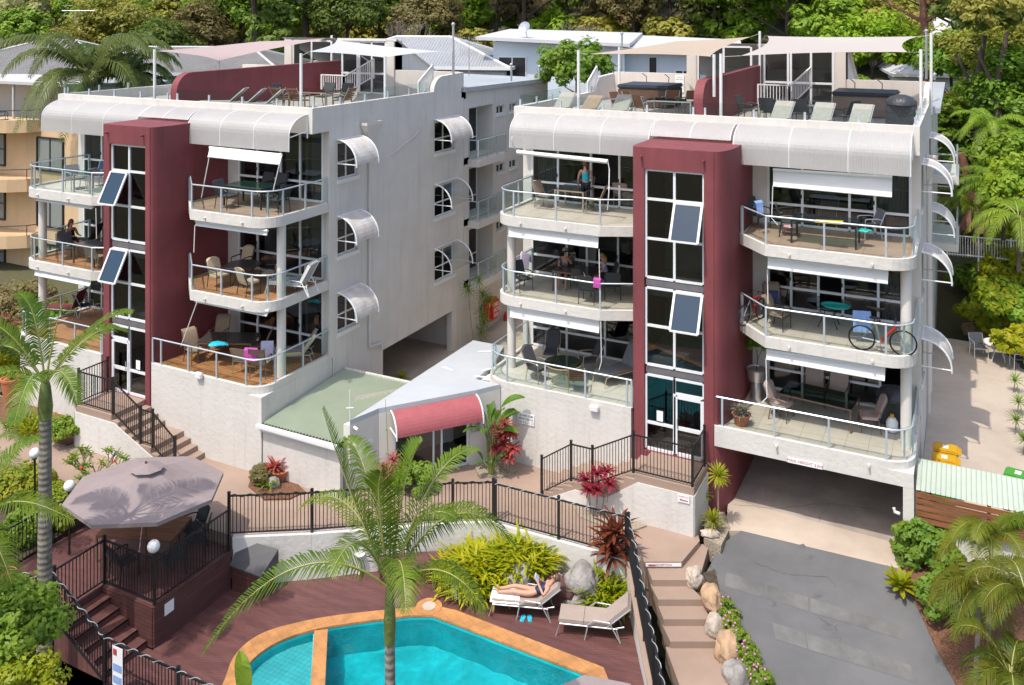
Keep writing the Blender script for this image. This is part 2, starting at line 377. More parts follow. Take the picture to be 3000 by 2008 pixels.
def hood(parent, X, y0, y1, ztop, s=1, m='hood_white', out=.85, drop=.85, arm=True):
    """quarter-round window hood on a side wall: curved sheet, two arched frames and stays"""
    n = 10; prof = [(out*math.sin(PI/2*k/n), ztop - drop*(1-math.cos(PI/2*k/n))) for k in range(n+1)]
    sh = MB()
    for (a, z), (b, zz) in zip(prof, prof[1:]): sh.quad((X+s*a, y0, z), (X+s*a, y1, z), (X+s*b, y1, zz), (X+s*b, y0, zz))
    f = MB()
    for y in (y0, y1):
        f.tube([(X+s*a, y, z) for a, z in prof] + [(X+s*out, y, ztop-drop-.08)], .03, 6)
        if arm: f.tube([(X, y, ztop-drop), (X+s*out, y, ztop-drop)], .022, 6)
    f.tube([(X+s*.02, y0, ztop), (X+s*.02, y1, ztop)], .025, 6)
    o = f.build('window_hood', M['frame_white'], parent); sh.build('hood_sheet', M[m], o, smooth=True); return o
def blind(parent, p0, p1, q0, q1, name='roller_blind', box=True):
    """external roller blind hanging from p0-p1 (top) to q0-q1 (bottom) with roller box and bottom bar"""
    p0, p1, q0, q1 = map(Vector, (p0, p1, q0, q1)); b = MB()
    nrm = (p1-p0).cross(q0-p0).normalized()*.012
    b.extr([p0, p1, q1, q0], nrm); o = b.build(name, M['blind_cloth'], parent)
    f = MB(); f.tube([p0, p1], .05, 8); f.tube([q0, q1], .028, 8); f.build('blind_bar', M['frame_white'], o); return o
def tower(B, parent):
    x0, x1, yt, dz, yg = B['tx0'], B['tx1'], B['yt'], B['dz'], B['yg']; top = 10.74 + dz; zb = B['zbase']
    wx0, wx1 = B['wx']; zs = [1.33, 3.69, 3.95, 5.2, 6.4, 6.66, 7.9, 9.13, 10.07]; zs = [z+dz for z in zs]
    xe = B['txe']; s = MB()
    # front wall with the tall glazed slot, then the chamfer, the curved flank and the straight flank
    wallgrid(s, (x0+.12, yt, zb), (1, 0, 0), x1-x0-.12, top-zb, (0, .3, 0), [(wx0-x0-.12, wx1-x0-.12, zs[0]-zb, zs[-1]-zb)], False)
    n = 12; fl = [(x1, yt)] + [(x1 + (xe-x1)*math.sin(PI/2*k/n), yt+.03 + 1.3*(1-math.cos(PI/2*k/n))) for k in range(n+1)] + [(xe, yg+.3)]
    for (a, b), (c, d) in zip(fl, fl[1:]): s.quad((a, b, zb), (c, d, zb), (c, d, top), (a, b, top))
    s.quad((x0+.12, yt, zb), (x0, yt+.2, zb), (x0, yt+.2, top), (x0+.12, yt, top)); s.quad((x0, yt+.2, zb), (x0, yg+.3, zb), (x0, yg+.3, top), (x0, yt+.2, top))
    o = s.build('stair_tower', M['maroon_render'], parent, smooth=True)
    r = MB(); r.add([(x, y, top) for x, y in [(x0+.12, yt), (x0, yt+.2), (x0, yg+.3), (xe, yg+.3)] + fl[::-1][1:]], [tuple(range(4+len(fl)-1))])
    for x in (x0+.35, x1-.3): r.tube([(x, yt+.05, top-.28), (x, yt-.16, top-.30)], .035, 8)
    r.build('tower_roof', M['maroon_render'], o)
    rm = MB(); rm.box(x0+.35, x1-.1, yt+2.6, yt+2.65, zb, top-.1)
    for z in (zs[3]-1.25, zs[4]-.28, ): rm.box(x0+.3, x1-.1, yt+.35, yt+2.6, z-.05, z+.18)
    rm.box(x0+.3, x1-.1, yt+.35, yt+2.6, zs[0]-.2, zs[0]-.02)
    rm.build('stair_hall', M['dark_room'], o)
    bd = MB()
    for a, b in ((zs[1], zs[2]), (zs[4], zs[5])): bd.box(wx0+.03, wx1-.03, yt+.10, yt+.16, a+.04, b-.04)
    bd.build('spandrel_band', M['band_grey'], o)
    mid = (wx0+wx1)/2; w = wx1-wx0; sc = B['sash_col']
    for (a, b, dv) in ((5, 8, True), (2, 4, True)):
        zz = [zs[k] for k in range(a, b+1)]; oo = (wx0, yt+.13, zz[0]); rel = [z-zz[0] for z in zz]
        sk = (sc, 1)
        window_set(o, 'tower_window', oo, (1, 0, 0), (0, 1, 0), [.03, w/2, w-.03], [r_ + (.03 if i == 0 else -.03 if i == len(rel)-1 else 0) for i, r_ in enumerate(rel)], .075, .09, skip=[sk])
        # the opened top-hung sash
        zt, zl = zz[2]-.05, zz[1]+.02; xa = wx0+.06 if sc == 0 else mid+.03; xb = mid-.03 if sc == 0 else wx1-.06
        L_ = zt-zl; ang = math.radians(27); yy = yt+.05
        pt = lambda x, k: Vector((x, yy-.02-math.sin(ang)*L_*k, zt-math.cos(ang)*L_*k))
        f = MB()
        for x in (xa, xb): f.bar(pt(x, 0), pt(x, 1), .07, .05, (0, -1, .3))
        for k in (0, 1): f.bar(pt(xa, k), pt(xb, k), .07, .05)
        sa = f.build('opened_sash', M['white_paint'], o)
        MB().quad(pt(xa, .02), pt(xb, .02), pt(xb, .98), pt(xa, .98)).build('pane', M['sky_reflection_pane'], sa, fixn=False)
    # entrance: fixed light beside a glazed door with transom
    z0 = zs[0]; h = zs[1]-z0
    do = 0 if sc == 0 else 1
    fx = (mid, wx1-.03) if do == 0 else (wx0+.03, mid); dx = (wx0+.03, mid) if do == 0 else (mid, wx1-.03)
    window_set(o, 'entrance_window', (fx[0], yt+.13, z0), (1, 0, 0), (0, 1, 0), [0, fx[1]-fx[0]], [.04, .85, h-.03], .08, .09)
    window_set(o, 'transom_window', (dx[0], yt+.13, z0+h-.5), (1, 0, 0), (0, 1, 0), [0, dx[1]-dx[0]], [.03, .47], .07, .09)
    d = window_set(o, 'entrance_door', (dx[0]+.04, yt+.12, z0), (1, 0, 0), (0, 1, 0), [0, dx[1]-dx[0]-.08], [.05, .85, h-.56], .11, .07)
    hx = dx[1]-.11 if do == 0 else dx[0]+.11
    MB().bar((hx, yt+.04, z0+.85), (hx, yt+.04, z0+1.15), .025).build('handle', M['silver'], d)
    nt_ = MB(); nx = fx[0]+.35
    nt_.box(nx, nx+.2, yt+.085, yt+.09, z0+.95, z0+1.27); nt_.build('door_notice', M['paper'], o)
    return o
mat('sky_reflection_pane', (.010, .030, .055), .03, spec=.7)  # opened sash glass: reflected sky put into the blue base colour
def unit_glass(parent, a, b, yg, e, xs, curtain=(), h=2.25, openx=None, ztop=None):
    """glazed wall of an apartment at plane yg with transom, its room behind and curtains"""
    z0 = e-.056; H_ = ztop-z0 if ztop else h
    w = window_set(parent, 'glazed_wall', (a, yg, z0), (1, 0, 0), (0, 1, 0), [x-a for x in xs], [.05, .70, H_], .075, .09, skip=[(openx, 0), (openx, 1)] if openx is not None else ())
    hd = MB()
    for x in xs[1:-1:2]: hd.cbox((x-.02, yg-.06, z0+1.0), .03, .03, .12)
    hd.build('door_handle', M['black_metal'], w)
    if openx is not None:
        pass
    for c0, c1 in curtain:
        c = MB(); n = int((c1-c0)/.05)
        pts = [(c0+(c1-c0)*k/n, yg+.22+.035*(-1)**k) for k in range(n+1)]
        for p, q in zip(pts, pts[1:]): c.quad((*p, z0+.03), (*q, z0+.03), (*q, z0+H_), (*p, z0+H_))
        c.build('curtain', M['curtain'], w)
    return w
def roof_rail(parent, pts, z, h=.42, sp=1.5):
    posts = MB(); g = MB()
    for p in polyline_pts(pts, sp): posts.cbox((p.x, p.y, z+.12), .07, .05, .26)
    for a, b in zip(pts, pts[1:]): g.quad((*a, z+.03), (*b, z+.03), (*b, z+h), (*a, z+h))
    o = posts.build('roof_balustrade', M['rail_metal'], parent); g.build('glass_screen', M['rail_glass'], o, fixn=False); return o
def white_balustrade(parent, p, q, h=.95, post=True, sp=.115):
    p, q = Vector(p), Vector(q); b = MB(); n = max(2, int((q-p).length/sp)); up = Vector((0, 0, 1))
    b.bar(p+up*h, q+up*h, .06, .05); b.bar(p+up*.1, q+up*.1, .05, .04)
    for k in range(n+1): r = p+(q-p)*k/n; b.bar(r+up*.1, r+up*h, .03)
    if post:
        for r in (p, q): b.bar(r, r+up*(h+.02), .07)
    return b.build('stair_balustrade', M['white_paint'], parent)
def canopy(parent, x0, x1, yp, ztop, zlow, zcut=None, out=.95, ribs=1.55, name='curved_canopy'):
    n = 10; za = ztop-.22; zm = ztop-.85
    prof = [(out*math.sin(PI/2*k/n), zm + (za-zm)*math.cos(PI/2*k/n)) for k in range(n+1)] + [(out+.01, zlow)]
    if zcut: prof = [(a, z) for a, z in prof if z > zcut-.02]
    s = MB()
    for (a, z), (b, zz) in zip(prof, prof[1:]): s.quad((x0, yp-a, z), (x1, yp-a, z), (x1, yp-b, zz), (x0, yp-b, zz))
    f = MB(); k = max(1, round((x1-x0)/ribs))
    for i in range(k+1):
        x = x0+.02+(x1-x0-.04)*i/k
        f.tube([(x, yp-a-.004, z+.004) for a, z in prof], .015, 6)
        if not zcut: f.tube([(x, yp-.02, za-.05), (x, yp-.02, zlow+.35)], .026, 5); f.tube([(x, yp-.02, zlow+.6), (x, yp-out+.04, zlow+.48)], .02, 5)
    if not zcut: f.tube([(x0, yp-out+.02, zm-.02), (x1, yp-out+.02, zm-.02)], .016, 5)
    o = f.build(name, M['frame_white'], parent); s.build('canopy_sheet', M['ribbed_polycarbonate'], o, smooth=True, fixn=False); return o
def apartment(B, label):
    root = thing('apartment_building', label, 'building', ((B['x0']+B['x1'])/2, B['yt']+4, 0), group=None)
    x0, x1, yb, yt, yg, yp, zt, dz = (B[k] for k in ('x0', 'x1', 'yb', 'yt', 'yg', 'yp', 'zt', 'dz'))
    yk = B['yk']; E_ = [2.54+dz, 5.27+dz, 8.0+dz]; zs_ = 10.62+dz*.6; zr = zt-.45
    # shell: side walls, parapets, slabs, rear wall
    s = MB(); t = .28
    holes = [(a-(yg+.15), b-(yg+.15), z, zz) for a, b, z, zz in B['side_holes']]
    wallgrid(s, (x1, yg+.15, B['zbase']), (0, 1, 0), yk-yg-.15, zs_-B['zbase'], (-t, 0, 0), [(a, b, max(.001, z-B['zbase']), zz-B['zbase']) for a, b, z, zz in holes])
    s.box(x0, x0+t, yg, yk, B['zbase'], zs_)
    s.box(x0+t, x1-t, yk-.25, yk, B['zbase'], zs_)
    s.box(x0, x1, yp+.2, yk, zs_, zr)                        # roof slab
    s.box(x0, x1, yp, yp+.2, zs_-.003, zt)                       # front parapet
    s.box(x1-.2, x1, yp+.2, yk-.2, zr+.002, zt-.002); s.box(x0, x0+.2, yp+.2, yk-.2, zr+.002, zt-.002)
    for e in E_: s.box(x0+t, x1-t, yg+.05, yk-.25, e-.33, e-.064)
    w = s.build('wall', M['white_render'], root)
    # stepped end of the side parapet with its rounded shoulder
    for X, a, b in B['shoulders']:
        m = MB(); pr = [(a, zt)] + [(a+.75*(1-math.cos(PI/2*k/8)), zt+.62*math.sin(PI/2*k/8)) for k in range(1, 9)] + [(b, zt+.68), (b, zt)]
        m.extr([(X, y, z) for y, z in pr], (-.2, 0, 0)); m.build('parapet_shoulder', M['white_render'], root)
    # inner partition walls and dark rooms
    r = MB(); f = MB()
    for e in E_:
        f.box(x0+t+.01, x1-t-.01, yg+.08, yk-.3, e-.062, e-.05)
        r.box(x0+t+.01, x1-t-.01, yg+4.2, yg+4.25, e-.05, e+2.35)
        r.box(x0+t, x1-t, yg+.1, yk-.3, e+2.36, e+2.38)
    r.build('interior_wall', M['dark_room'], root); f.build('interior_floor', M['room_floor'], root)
    for q in [(x0+.0, x0+.34, yg-.02, yg+.3, B['zbase'], zs_), (x1-.30, x1-.002, yg-.03, yg+.16, E_[0]-.05, zs_)] + [(a, b, yg-.04, yg+.3, E_[0]-.1, zs_) for a, b in B['returns']]:
        MB().box(*q).build('wall_pier', M['white_render'], root)
    tower(B, root)
    tx0, txe = B['tx0'], B['txe']
    canopy(root, x0+.3, tx0-.02, yp, zt, zs_-.5); canopy(root, tx0, B['tx1']+.05, yp, zt, 0, zcut=10.78+dz); canopy(root, B['tx1']+.12, x1-.18, yp, zt, zs_-.5)
    return root, E_
BL = dict(x0=-33.14, x1=-19.97, yb=22.1, yt=21.75, yg=25.2, yp=24.24, yk=34.6, zt=11.66, dz=.26, zbase=.1, tx0=-27.42, tx1=-24.98, txe=-24.74, wx=(-27.0, -25.2), sash_col=0,
          side_holes=[(25.62, 26.82, z-.0, z+1.32) for z in (8.98, 6.25, 3.52)] + [(32.15, 33.8, z, z+1.32) for z in (9.04, 6.31, 3.58)] + [(28.4, 33.6, .1, 2.0)],
          shoulders=[(-19.97, 32.1, 34.6)], returns=[(-24.76, -24.24)])
BR = dict(x0=-14.89, x1=-1.23, yb=27.16, yt=26.66, yg=30.3, yp=29.5, yk=39.7, zt=11.5, dz=0., zbase=-.2, tx0=-9.35, tx1=-6.74, txe=-6.34, wx=(-8.92, -7.04), sash_col=1,
          side_holes=[(30.72, 31.9, z, z+1.32) for z in (8.75, 6.0, 3.3)] + [(37.25, 38.9, z, z+1.32) for z in (8.8, 6.05)],
          shoulders=[(-1.23, 37.2, 39.7), (-14.69, 37.2, 39.7)], returns=[(-6.36, -5.85)])
L_, EL = apartment(BL, 'white four storey apartment block behind the green roofed annexe, its long side wall in shade')
R_, ER = apartment(BR, 'white four storey apartment block above the driveway garage with a maroon stair tower')
def side_windows(B, root, hoods):
    X = B['x1']
    for i, (a, b, z, zz) in enumerate([h for h in B['side_holes'] if h[2] > .5]):
        w_ = b-a
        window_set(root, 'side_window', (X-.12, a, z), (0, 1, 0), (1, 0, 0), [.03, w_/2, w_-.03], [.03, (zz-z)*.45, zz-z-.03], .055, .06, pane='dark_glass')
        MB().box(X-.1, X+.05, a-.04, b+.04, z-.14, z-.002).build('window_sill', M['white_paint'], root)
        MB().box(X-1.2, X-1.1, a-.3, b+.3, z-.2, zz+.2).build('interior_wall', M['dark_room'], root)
        hood(root, X, a-.02, b+.1, zz+.12, 1, hoods[i])
side_windows(BL, L_, ['hood_white', 'hood_white', 'hood_white', 'hood_white', 'hood_clear', 'hood_clear'])
side_windows(BR, R_, ['hood_white']*5)
# ---------------- left block balconies
def lb_left(root, x_l, yb, yg, x_ch, tx0, E_, floors, levels, spx):
    for lv in levels:
        line = [(x_l, yg-.05)] + arc2(x_l+.8, yb+.8, .8, 180, 270) + [(x_ch, yb), (tx0-.01, yb+.58*(tx0-x_ch)/1.24)]
        pts = [(x_l, yg-.1), (x_l, yb+.8), (x_l+.25, yb+.25), (x_l+.8, yb), (x_ch, yb), (tx0-.05, yb+.56*(tx0-x_ch)/1.24)]
        balcony(root, line, E_[lv], [(tx0-.01, yg-.05)], floors[lv], pts, spouts=[(x_l+1.1, yb), (x_ch-1.2, yb)])
def lb_right(root, x_l, yb, yg, x_r, txe, E_, floors, levels):
    for lv in levels:
        rr = .75
        line = [(txe+.01, yb+1.13), (x_l, yb)] + arc2(x_r-rr, yb+rr, rr, 270, 360) + [(x_r, yg-.05)]
        pts = [(txe+.06, yb+1.05), (x_l, yb), (x_r-rr, yb), (x_r-.25, yb+.25), (x_r, yb+rr), (x_r, yg-.1)]
        balcony(root, line, E_[lv], [(txe+.01, yg-.05)], floors[lv], pts, spouts=[(x_l+.7, yb), (x_r-1.1, yb)])
lb_left(L_, -32.45, 22.1, 25.2, -28.41, -27.42, EL, ['tile_terra', 'tile_terra', 'tile_pale'], (1, 2), 0)
lb_right(L_, -23.45, 22.1, 25.2, -19.99, -24.74, EL, ['deck_orange', 'tile_terra', 'tile_brown'], (1, 2))
lb_left(R_, -14.55, 27.16, 30.3, -10.59, -9.35, ER, ['tile_pale', 'tile_beige', 'tile_beige'], (1, 2), 0)
lb_right(R_, -5.33, 27.16, 30.3, -1.25, -6.34, ER, ['tile_beige', 'tile_beige', 'tile_brown'], (1, 2))
# ground floor terraces on the white base walls
def terrace_base(root, line, e, back, floor, zb, pts, joint=True, th=None):
    s = MB(); s.prism(line+back, zb, e-.22); s.build('base_wall', M['white_render_rough'], root)
    return balcony(root, line, e, back, floor, pts, th=.215)
rr = .7
lineL = [(-24.9, 21.75)] + arc2(-19.97-rr, 21.75+rr, rr, 270, 360) + [(-19.97, 25.3)]
terrace_base(L_, lineL, EL[0]+.12, [(-24.74, 25.3), (-24.74, 23.0)], 'deck_orange', .1, [(-24.5, 21.75), (-20.67, 21.75), (-20.22, 22.0), (-19.97, 22.45), (-19.97, 25.2)])
cb = MB(); cb.prism([(-20.7, 21.76), (-19.975, 21.76), (-19.975, 22.5)], .1, EL[0]-.12); cb.build('base_corner', M['white_render_rough'], L_)
lineLL = [(-32.45, 25.15)] + arc2(-31.65, 22.55, .8, 180, 270) + [(-27.42, 21.75)]
terrace_base(L_, lineLL, EL[0], [(-27.42, 25.15)], 'tile_terra', .1, [(-32.45, 25.1), (-32.45, 22.55), (-32.2, 22.0), (-31.65, 21.75), (-27.5, 21.75)])
lineR = [(-14.75, 30.25)] + arc2(-13.75, 27.66, 1.0, 180, 270) + [(-9.35, 26.66)]
terrace_base(R_, lineR, ER[0], [(-9.35, 30.25)], 'tile_pale', -.3, [(-14.75, 30.2), (-14.75, 27.66), (-14.5, 26.95), (-13.75, 26.66), (-9.5, 26.66)])
cb = MB(); cb.prism([(-14.9, 26.665), (-13.7, 26.665), (-14.755, 27.7), (-14.9, 28)], -.3, 2.3); cb.build('base_corner', M['white_render_rough'], R_)
lineG = [(-6.72, 26.66)] + arc2(-1.25-rr, 26.66+rr, rr, 270, 360) + [(-1.25, 30.25)]
balcony(R_, lineG, ER[0], [(-6.4, 30.25), (-6.4, 28.3)], 'tile_beige', [(-6.5, 26.66), (-1.95, 26.66), (-1.46, 26.9), (-1.25, 27.36), (-1.25, 30.2)], th=.215, spouts=[(-4.9, 26.66), (-2.4, 26.66)])
# garage under the right block: beam, pillars, ceiling, inside walls
g = MB(); g.box(-6.72, -1.26, 26.66, 26.9, 1.93, 2.325)
g.prism([(-1.9, 26.665), (-1.26, 26.665), (-1.26, 27.4)], 1.93, 2.328)
g.box(-1.53, -1.255, 26.663, 27.0, -.3, 1.93); g.build('garage_beam', M['white_render_rough'], R_)
gi = MB(); gi.box(-1.45, -1.26, 27.0, 38, -.3, 2.3); gi.box(-6.6, -1.45, 36, 36.2, -.3, 2.3); gi.box(-6.6, -1.45, 26.9, 36, 2.3, 2.32); gi.build('garage_wall', M['beige_render'], R_)
pp = MB(); pp.tube([(-1.62, 26.9, 1.05), (-1.75, 26.95, 1.05), (-1.78, 26.95, 1.15)], .045, 8); pp.build('drain_pipe', M['white_paint'], R_)
# garage interior of the left block
gi = MB(); gi.box(-26, -20.3, 28.0, 28.2, .1, 2.6); gi.box(-26, -20.3, 34.1, 34.3, .1, 2.6); gi.box(-26.2, -26, 28, 34.3, .1, 2.6); gi.build('garage_wall', M['beige_render'], L_)
# columns between the balconies
for root, x, y, z0, z1 in ((L_, -20.25, 23.0, EL[0]+.06, EL[2]-.3), (L_, -32.0, 22.75, EL[0]-.06, EL[2]-.3), (R_, -14.25, 28.05, ER[0]-.06, ER[2]-.3), (R_, -1.52, 27.9, ER[0]-.06, ER[2]-.3)):
    m = MB(); m.cyl((x, y), .15, z0, z1, 20); m.build('column', M['white_render'], root, smooth=True)
# glazed walls: (root, a, b, yg, mullions, curtains) per level
zsL, zsR = 10.62+.26*.6-.02, 10.60
for lv in range(3):
    hL = dict(ztop=zsL if lv == 2 else None, h=2.36)
    e = EL[lv]
    unit_glass(L_, -24.2, -20.28, 25.2, e, [-24.2, -23.3, -22.2, -21.3, -20.28], [((-23.2, -22.7), (-21.0, -20.4))[k] for k in ((0, 1) if lv == 1 else (1,) if lv == 2 else ())], **hL)
    unit_glass(L_, -32.78, -27.45, 25.2, e, [-32.78, -31.7, -30.3, -28.9, -27.45], [(-32.6, -32.0)] if lv == 2 else [], **hL)
    hR = dict(ztop=zsR if lv == 2 else None, h=2.36); e = ER[lv]
    if lv == 2:
        unit_glass(R_, -14.5, -9.36, 30.3, e, [-14.5, -13.45, -12.15, -11.05, -10.0, -9.36], [(-14.4, -13.55)], openx=2, **hR)
        unit_glass(R_, -5.83, -1.53, 30.3, e, [-5.83, -4.75, -3.3, -2.55, -1.53], [(-2.4, -1.65)], **hR)
    elif lv == 1:
        unit_glass(R_, -14.5, -9.36, 30.3, e, [-14.5, -13.1, -12.3, -11.1, -10.4, -9.36], [(-10.4, -10.05)], openx=2, **hR)
        unit_glass(R_, -5.83, -1.53, 30.3, e, [-5.83, -5.1, -4.25, -3.5, -2.45, -1.53], [(-2.4, -1.65)], openx=2, **hR)
    else:
        unit_glass(R_, -14.5, -9.36, 30.3, e, [-14.5, -13.1, -11.6, -10.3, -9.36], [(-14.45, -13.9)], **hR)
        unit_glass(R_, -5.83, -1.53, 30.3, e, [-5.83, -4.75, -3.4, -2.4, -1.53], **hR)
# sun blinds under the slabs, the roller box and cranks
def bl(root, tl, tr, bl_, br, Yt, Yb=None):
    Yb = Yt if Yb is None else Yb
    return blind(root, at(*tl, Y=Yt), at(*tr, Y=Yt), at(*bl_, Y=Yb), at(*br, Y=Yb))
bl(R_, (1490, 660), (1754, 694), (1490, 692), (1752, 726), 27.32, 27.24)
bl(R_, (1494, 899), (1757, 941), (1494, 928), (1755, 975), 27.32, 27.24)
bl(R_, (2265, 498), (2614, 520), (2265, 545), (2613, 577), 28.95, 28.75)
bl(R_, (2250, 756), (2603, 792), (2249, 785), (2601, 831), 27.4, 27.3)
bl(R_, (2246, 1026), (2594, 1075), (2245, 1052), (2592, 1115), 27.4, 27.25)
bl(L_, (614, 433), (826, 455), (609, 459), (819, 482), 23.3, 22.9)
bl(L_, (573, 646), (784, 677), (573, 660), (782, 689), 22.3)
bl(L_, (571, 876), (788, 912), (572, 884), (781, 926), 22.3)
bl(L_, (106, 577), (274, 606), (106, 587), (270, 612), 22.3)
bl(L_, (102, 784), (270, 813), (102, 806), (263, 838), 22.3, 22.1)
m = MB(); a, b = at(1515, 446, Y=28.0), at(1781, 474, Y=28.0); m.tube([a, b], .075, 10); m.tube([b, b+Vector((.05, 0, -.25)), at(1784, 560, Y=27.7), at(1782, 590, Y=27.7), at(1780, 616, Y=27.7)], .018, 6)
c0 = a+Vector((-.2, 0, -.02)); m.tube([c0+Vector((.55*math.sin(k*PI/16)*0 - .0, .55-.55*math.sin(k*PI/16), .55*(1-math.cos(k*PI/16))-.0)) for k in range(9)], .03, 6); m.build('roller_box', M['white_paint'], R_)
for root, cr in ((R_, (([(1755, 730), (1757, 830)], 27.3), ([(1760, 930), (1762, 1060), (1755, 1085)], 27.2), ([(2264, 545), (2261, 640), (2279, 660)], 28.2), ([(2248, 790), (2250, 890)], 27.6), ([(2244, 1052), (2247, 1165), (2232, 1180)], 27.2))), (L_, (([(571, 662), (568, 740)], 22.2), ([(577, 886), (530, 1015)], 21.95), ([(613, 460), (590, 580)], 22.8), ([(281, 610), (283, 700)], 22.2), ([(818, 484), (800, 560)], 22.6)))):
    for pts, Y in cr: MB().tube([at(*p, Y=Y) for p in pts], .016, 6).build('blind_crank', M['white_paint'], root)
# bulkhead lights on the base walls
for root, x, y, z in ((L_, *at(584, 1100, Y=21.7)), (R_, *at(1741, 1196, Y=26.6))):
    MB().rbox((x, y-.02, z), .3, .14, .2, .03).build('wall_light', M['white_paint'], root)
# downpipe with its hopper, conduit and drain along the shaded side wall of the left block
m = MB(); X = -19.94
h = at(1080, 378, X=X); m.add([(X, h.y-.5, h.z+.28), (X, h.y+.5, h.z+.28), (X, h.y+.5, h.z+.18), (X, h.y+.12, h.z-.5), (X, h.y-.12, h.z-.5), (X, h.y-.5, h.z+.18),
      (X+.3, h.y-.5, h.z+.28), (X+.3, h.y+.5, h.z+.28), (X+.3, h.y+.5, h.z+.18), (X+.12, h.y+.12, h.z-.5), (X+.12, h.y-.12, h.z-.5), (X+.3, h.y-.5, h.z+.18)],
      [(0,5,11,6),(5,4,10,11),(4,3,9,10),(3,2,8,9),(2,1,7,8),(6,11,8,7),(11,10,9,8),(0,1,2,5),(5,2,3,4)])
m.tube([(X+.05, h.y, h.z-.45), (X+.05, h.y, 2.6), (X+.05, h.y+.02, 2.45), (X+.05, h.y+.75, 2.35), (X+.05, h.y+.8, 2.1)], .05, 8)
m.build('downpipe', M['white_render'], L_)
m = MB(); m.tube([at(1145, 455, X=X), at(1213, 400, X=X), at(1229, 380, X=X), at(1229, 333, X=X)], .02, 6); m.build('conduit', M['white_render'], L_)
m = MB(); X = -1.2; m.add([(X, 34, 9.95), (X+.35, 34, 9.95), (X+.35, 34.7, 9.95), (X, 34.7, 9.95), (X, 34.25, 9.1), (X+.1, 34.25, 9.1), (X+.1, 34.45, 9.1), (X, 34.45, 9.1)], [(0,1,5,4),(1,2,6,5),(2,3,7,6),(3,0,4,7),(4,5,6,7)])
m.tube([(X+.05, 34.35, 9.1), (X+.05, 34.35, 1)], .06, 8); m.tube([(X+.05, 36.3, 9.1), (X+.05, 36.3, 1)], .05, 8); m.build('downpipe', M['white_render'], R_)
# balconies on the side of the right block, further back
for z in (8.6, 5.9):
    m = MB(); m.box(-1.22, -.25, 39.9, 43.5, z-.5, z-.2); sl = m.build('balcony_slab', M['white_render'], R_)
    railing(sl, [(-.32, 43.4), (-.32, 40.0), (-1.2, 40.0)], z-.2, .85)
# ---------------------------------------------------------------- roof terraces
def penthouse(B, root, gx, dz=0, wall='white_render', right_wall=True):
    zf = B['zt']-.45; yk = B['yk']-.15; xm = B['mx']; x0, x1 = B['x0'], B['x1']
    # maroon divider rising to the rear, with a rounded front end
    yf = B['yp']+.25; hm = B['mh']; pr = [(yf, zf)] + [(yf+.75*(1-math.cos(PI/2*k/8)), zf+hm-.8+.75*math.sin(PI/2*k/8)) for k in range(9)] + [(yk, zf+hm+.02), (yk, zf)]
    m = MB(); m.extr([(xm-.16, y, z) for y, z in pr], (.32, 0, 0)); m.build('divider_wall', M['maroon_render'], root)
    # stair house glazing
    a, b = gx; s = MB()
    window_set(root, 'penthouse_window', (a, yk, zf), (1, 0, 0), (0, 1, 0), [(b-a)*k for k in (.02, .36, .40, .68, .98)], [.04, .95, 2.45], .09, .09)
    s.box(b, b+.45, yk-.1, yk+.6, zf, zf+2.5); s.add([(b+.45, yk, zf+2.6), (b+.45, yk+4.5, zf+.4), (b+.45, yk+4.5, zf-.3), (b+.45, yk, zf-.3), (b+.25, yk, zf+2.6), (b+.25, yk+4.5, zf+.4), (b+.25, yk+4.5, zf-.3), (b+.25, yk, zf-.3)], [(0,1,2,3),(4,7,6,5),(0,4,5,1)])
    s.quad((a-.2, yk-.1, zf+2.6), (b+.6, yk-.1, zf+2.6), (b+.6, yk+4.5, zf+.45), (a-.2, yk+4.5, zf+.45)); s.quad((a-.2, yk-.1, zf+2.48), (b+.6, yk-.1, zf+2.48), (b+.6, yk-.1, zf+2.6), (a-.2, yk-.1, zf+2.6))
    s.box(a-.3, b+.3, yk+2.4, yk+2.5, zf, zf+1.4)
    s.build('penthouse_wall', M[wall], root)
    r = MB(); r.box(b+.45, x1-.2, yk, yk+.2, zf, zf+1.15+dz); r.build('terrace_wall', M[wall], root)
    f = MB(); f.box(x0+.2, x1-.2, B['yp']+.2, yk+.1, zf-.02, zf+.004); f.build('terrace_floor', M['terrace_floor'], root)
BL['mx'] = -26.85; BR['mx'] = -8.05; BL['mh'] = 1.5; BR['mh'] = 1.65
penthouse(BL, L_, (-26.6, -24.0)); penthouse(BR, R_, (-7.85, -4.9), wall='beige_render')
# mirrored half of each stair house on the other side of the divider
zf = BR['zt']-.45; yk = BR['yk']-.15
window_set(R_, 'penthouse_window', (-10.75, yk, zf), (1, 0, 0), (0, 1, 0), [.05, 1.2, 2.4], [.04, .95, 2.45], .09, .09, frame='white_paint')
m = MB(); m.box(-11.2, -10.75, yk-.1, yk+.5, zf, zf+2.5); m.box(-14.69, -11.2, yk, yk+.2, zf, zf+1.2); m.quad((-11.3, yk-.1, zf+2.6), (-8, yk-.1, zf+2.6), (-8, yk+4.5, zf+.45), (-11.3, yk+4.5, zf+.45)); m.box(-10.7, -8.2, yk+2.4, yk+2.5, zf, zf+1.4); m.build('penthouse_wall', M['beige_render'], R_)
zf = BL['zt']-.45; yk = BL['yk']-.15
window_set(L_, 'penthouse_window', (-29.6, yk, zf), (1, 0, 0), (0, 1, 0), [.05, 1.2, 2.4], [.04, .95, 2.45], .09, .09, frame='white_paint')
m = MB(); m.box(-30.05, -29.6, yk-.1, yk+.5, zf, zf+2.5); m.box(-32.9, -30.05, yk, yk+.2, zf, zf+1.2); m.quad((-30.2, yk-.1, zf+2.6), (-26.9, yk-.1, zf+2.6), (-26.9, yk+4.5, zf+.45), (-30.2, yk+4.5, zf+.45)); m.build('penthouse_wall', M['white_render'], L_)
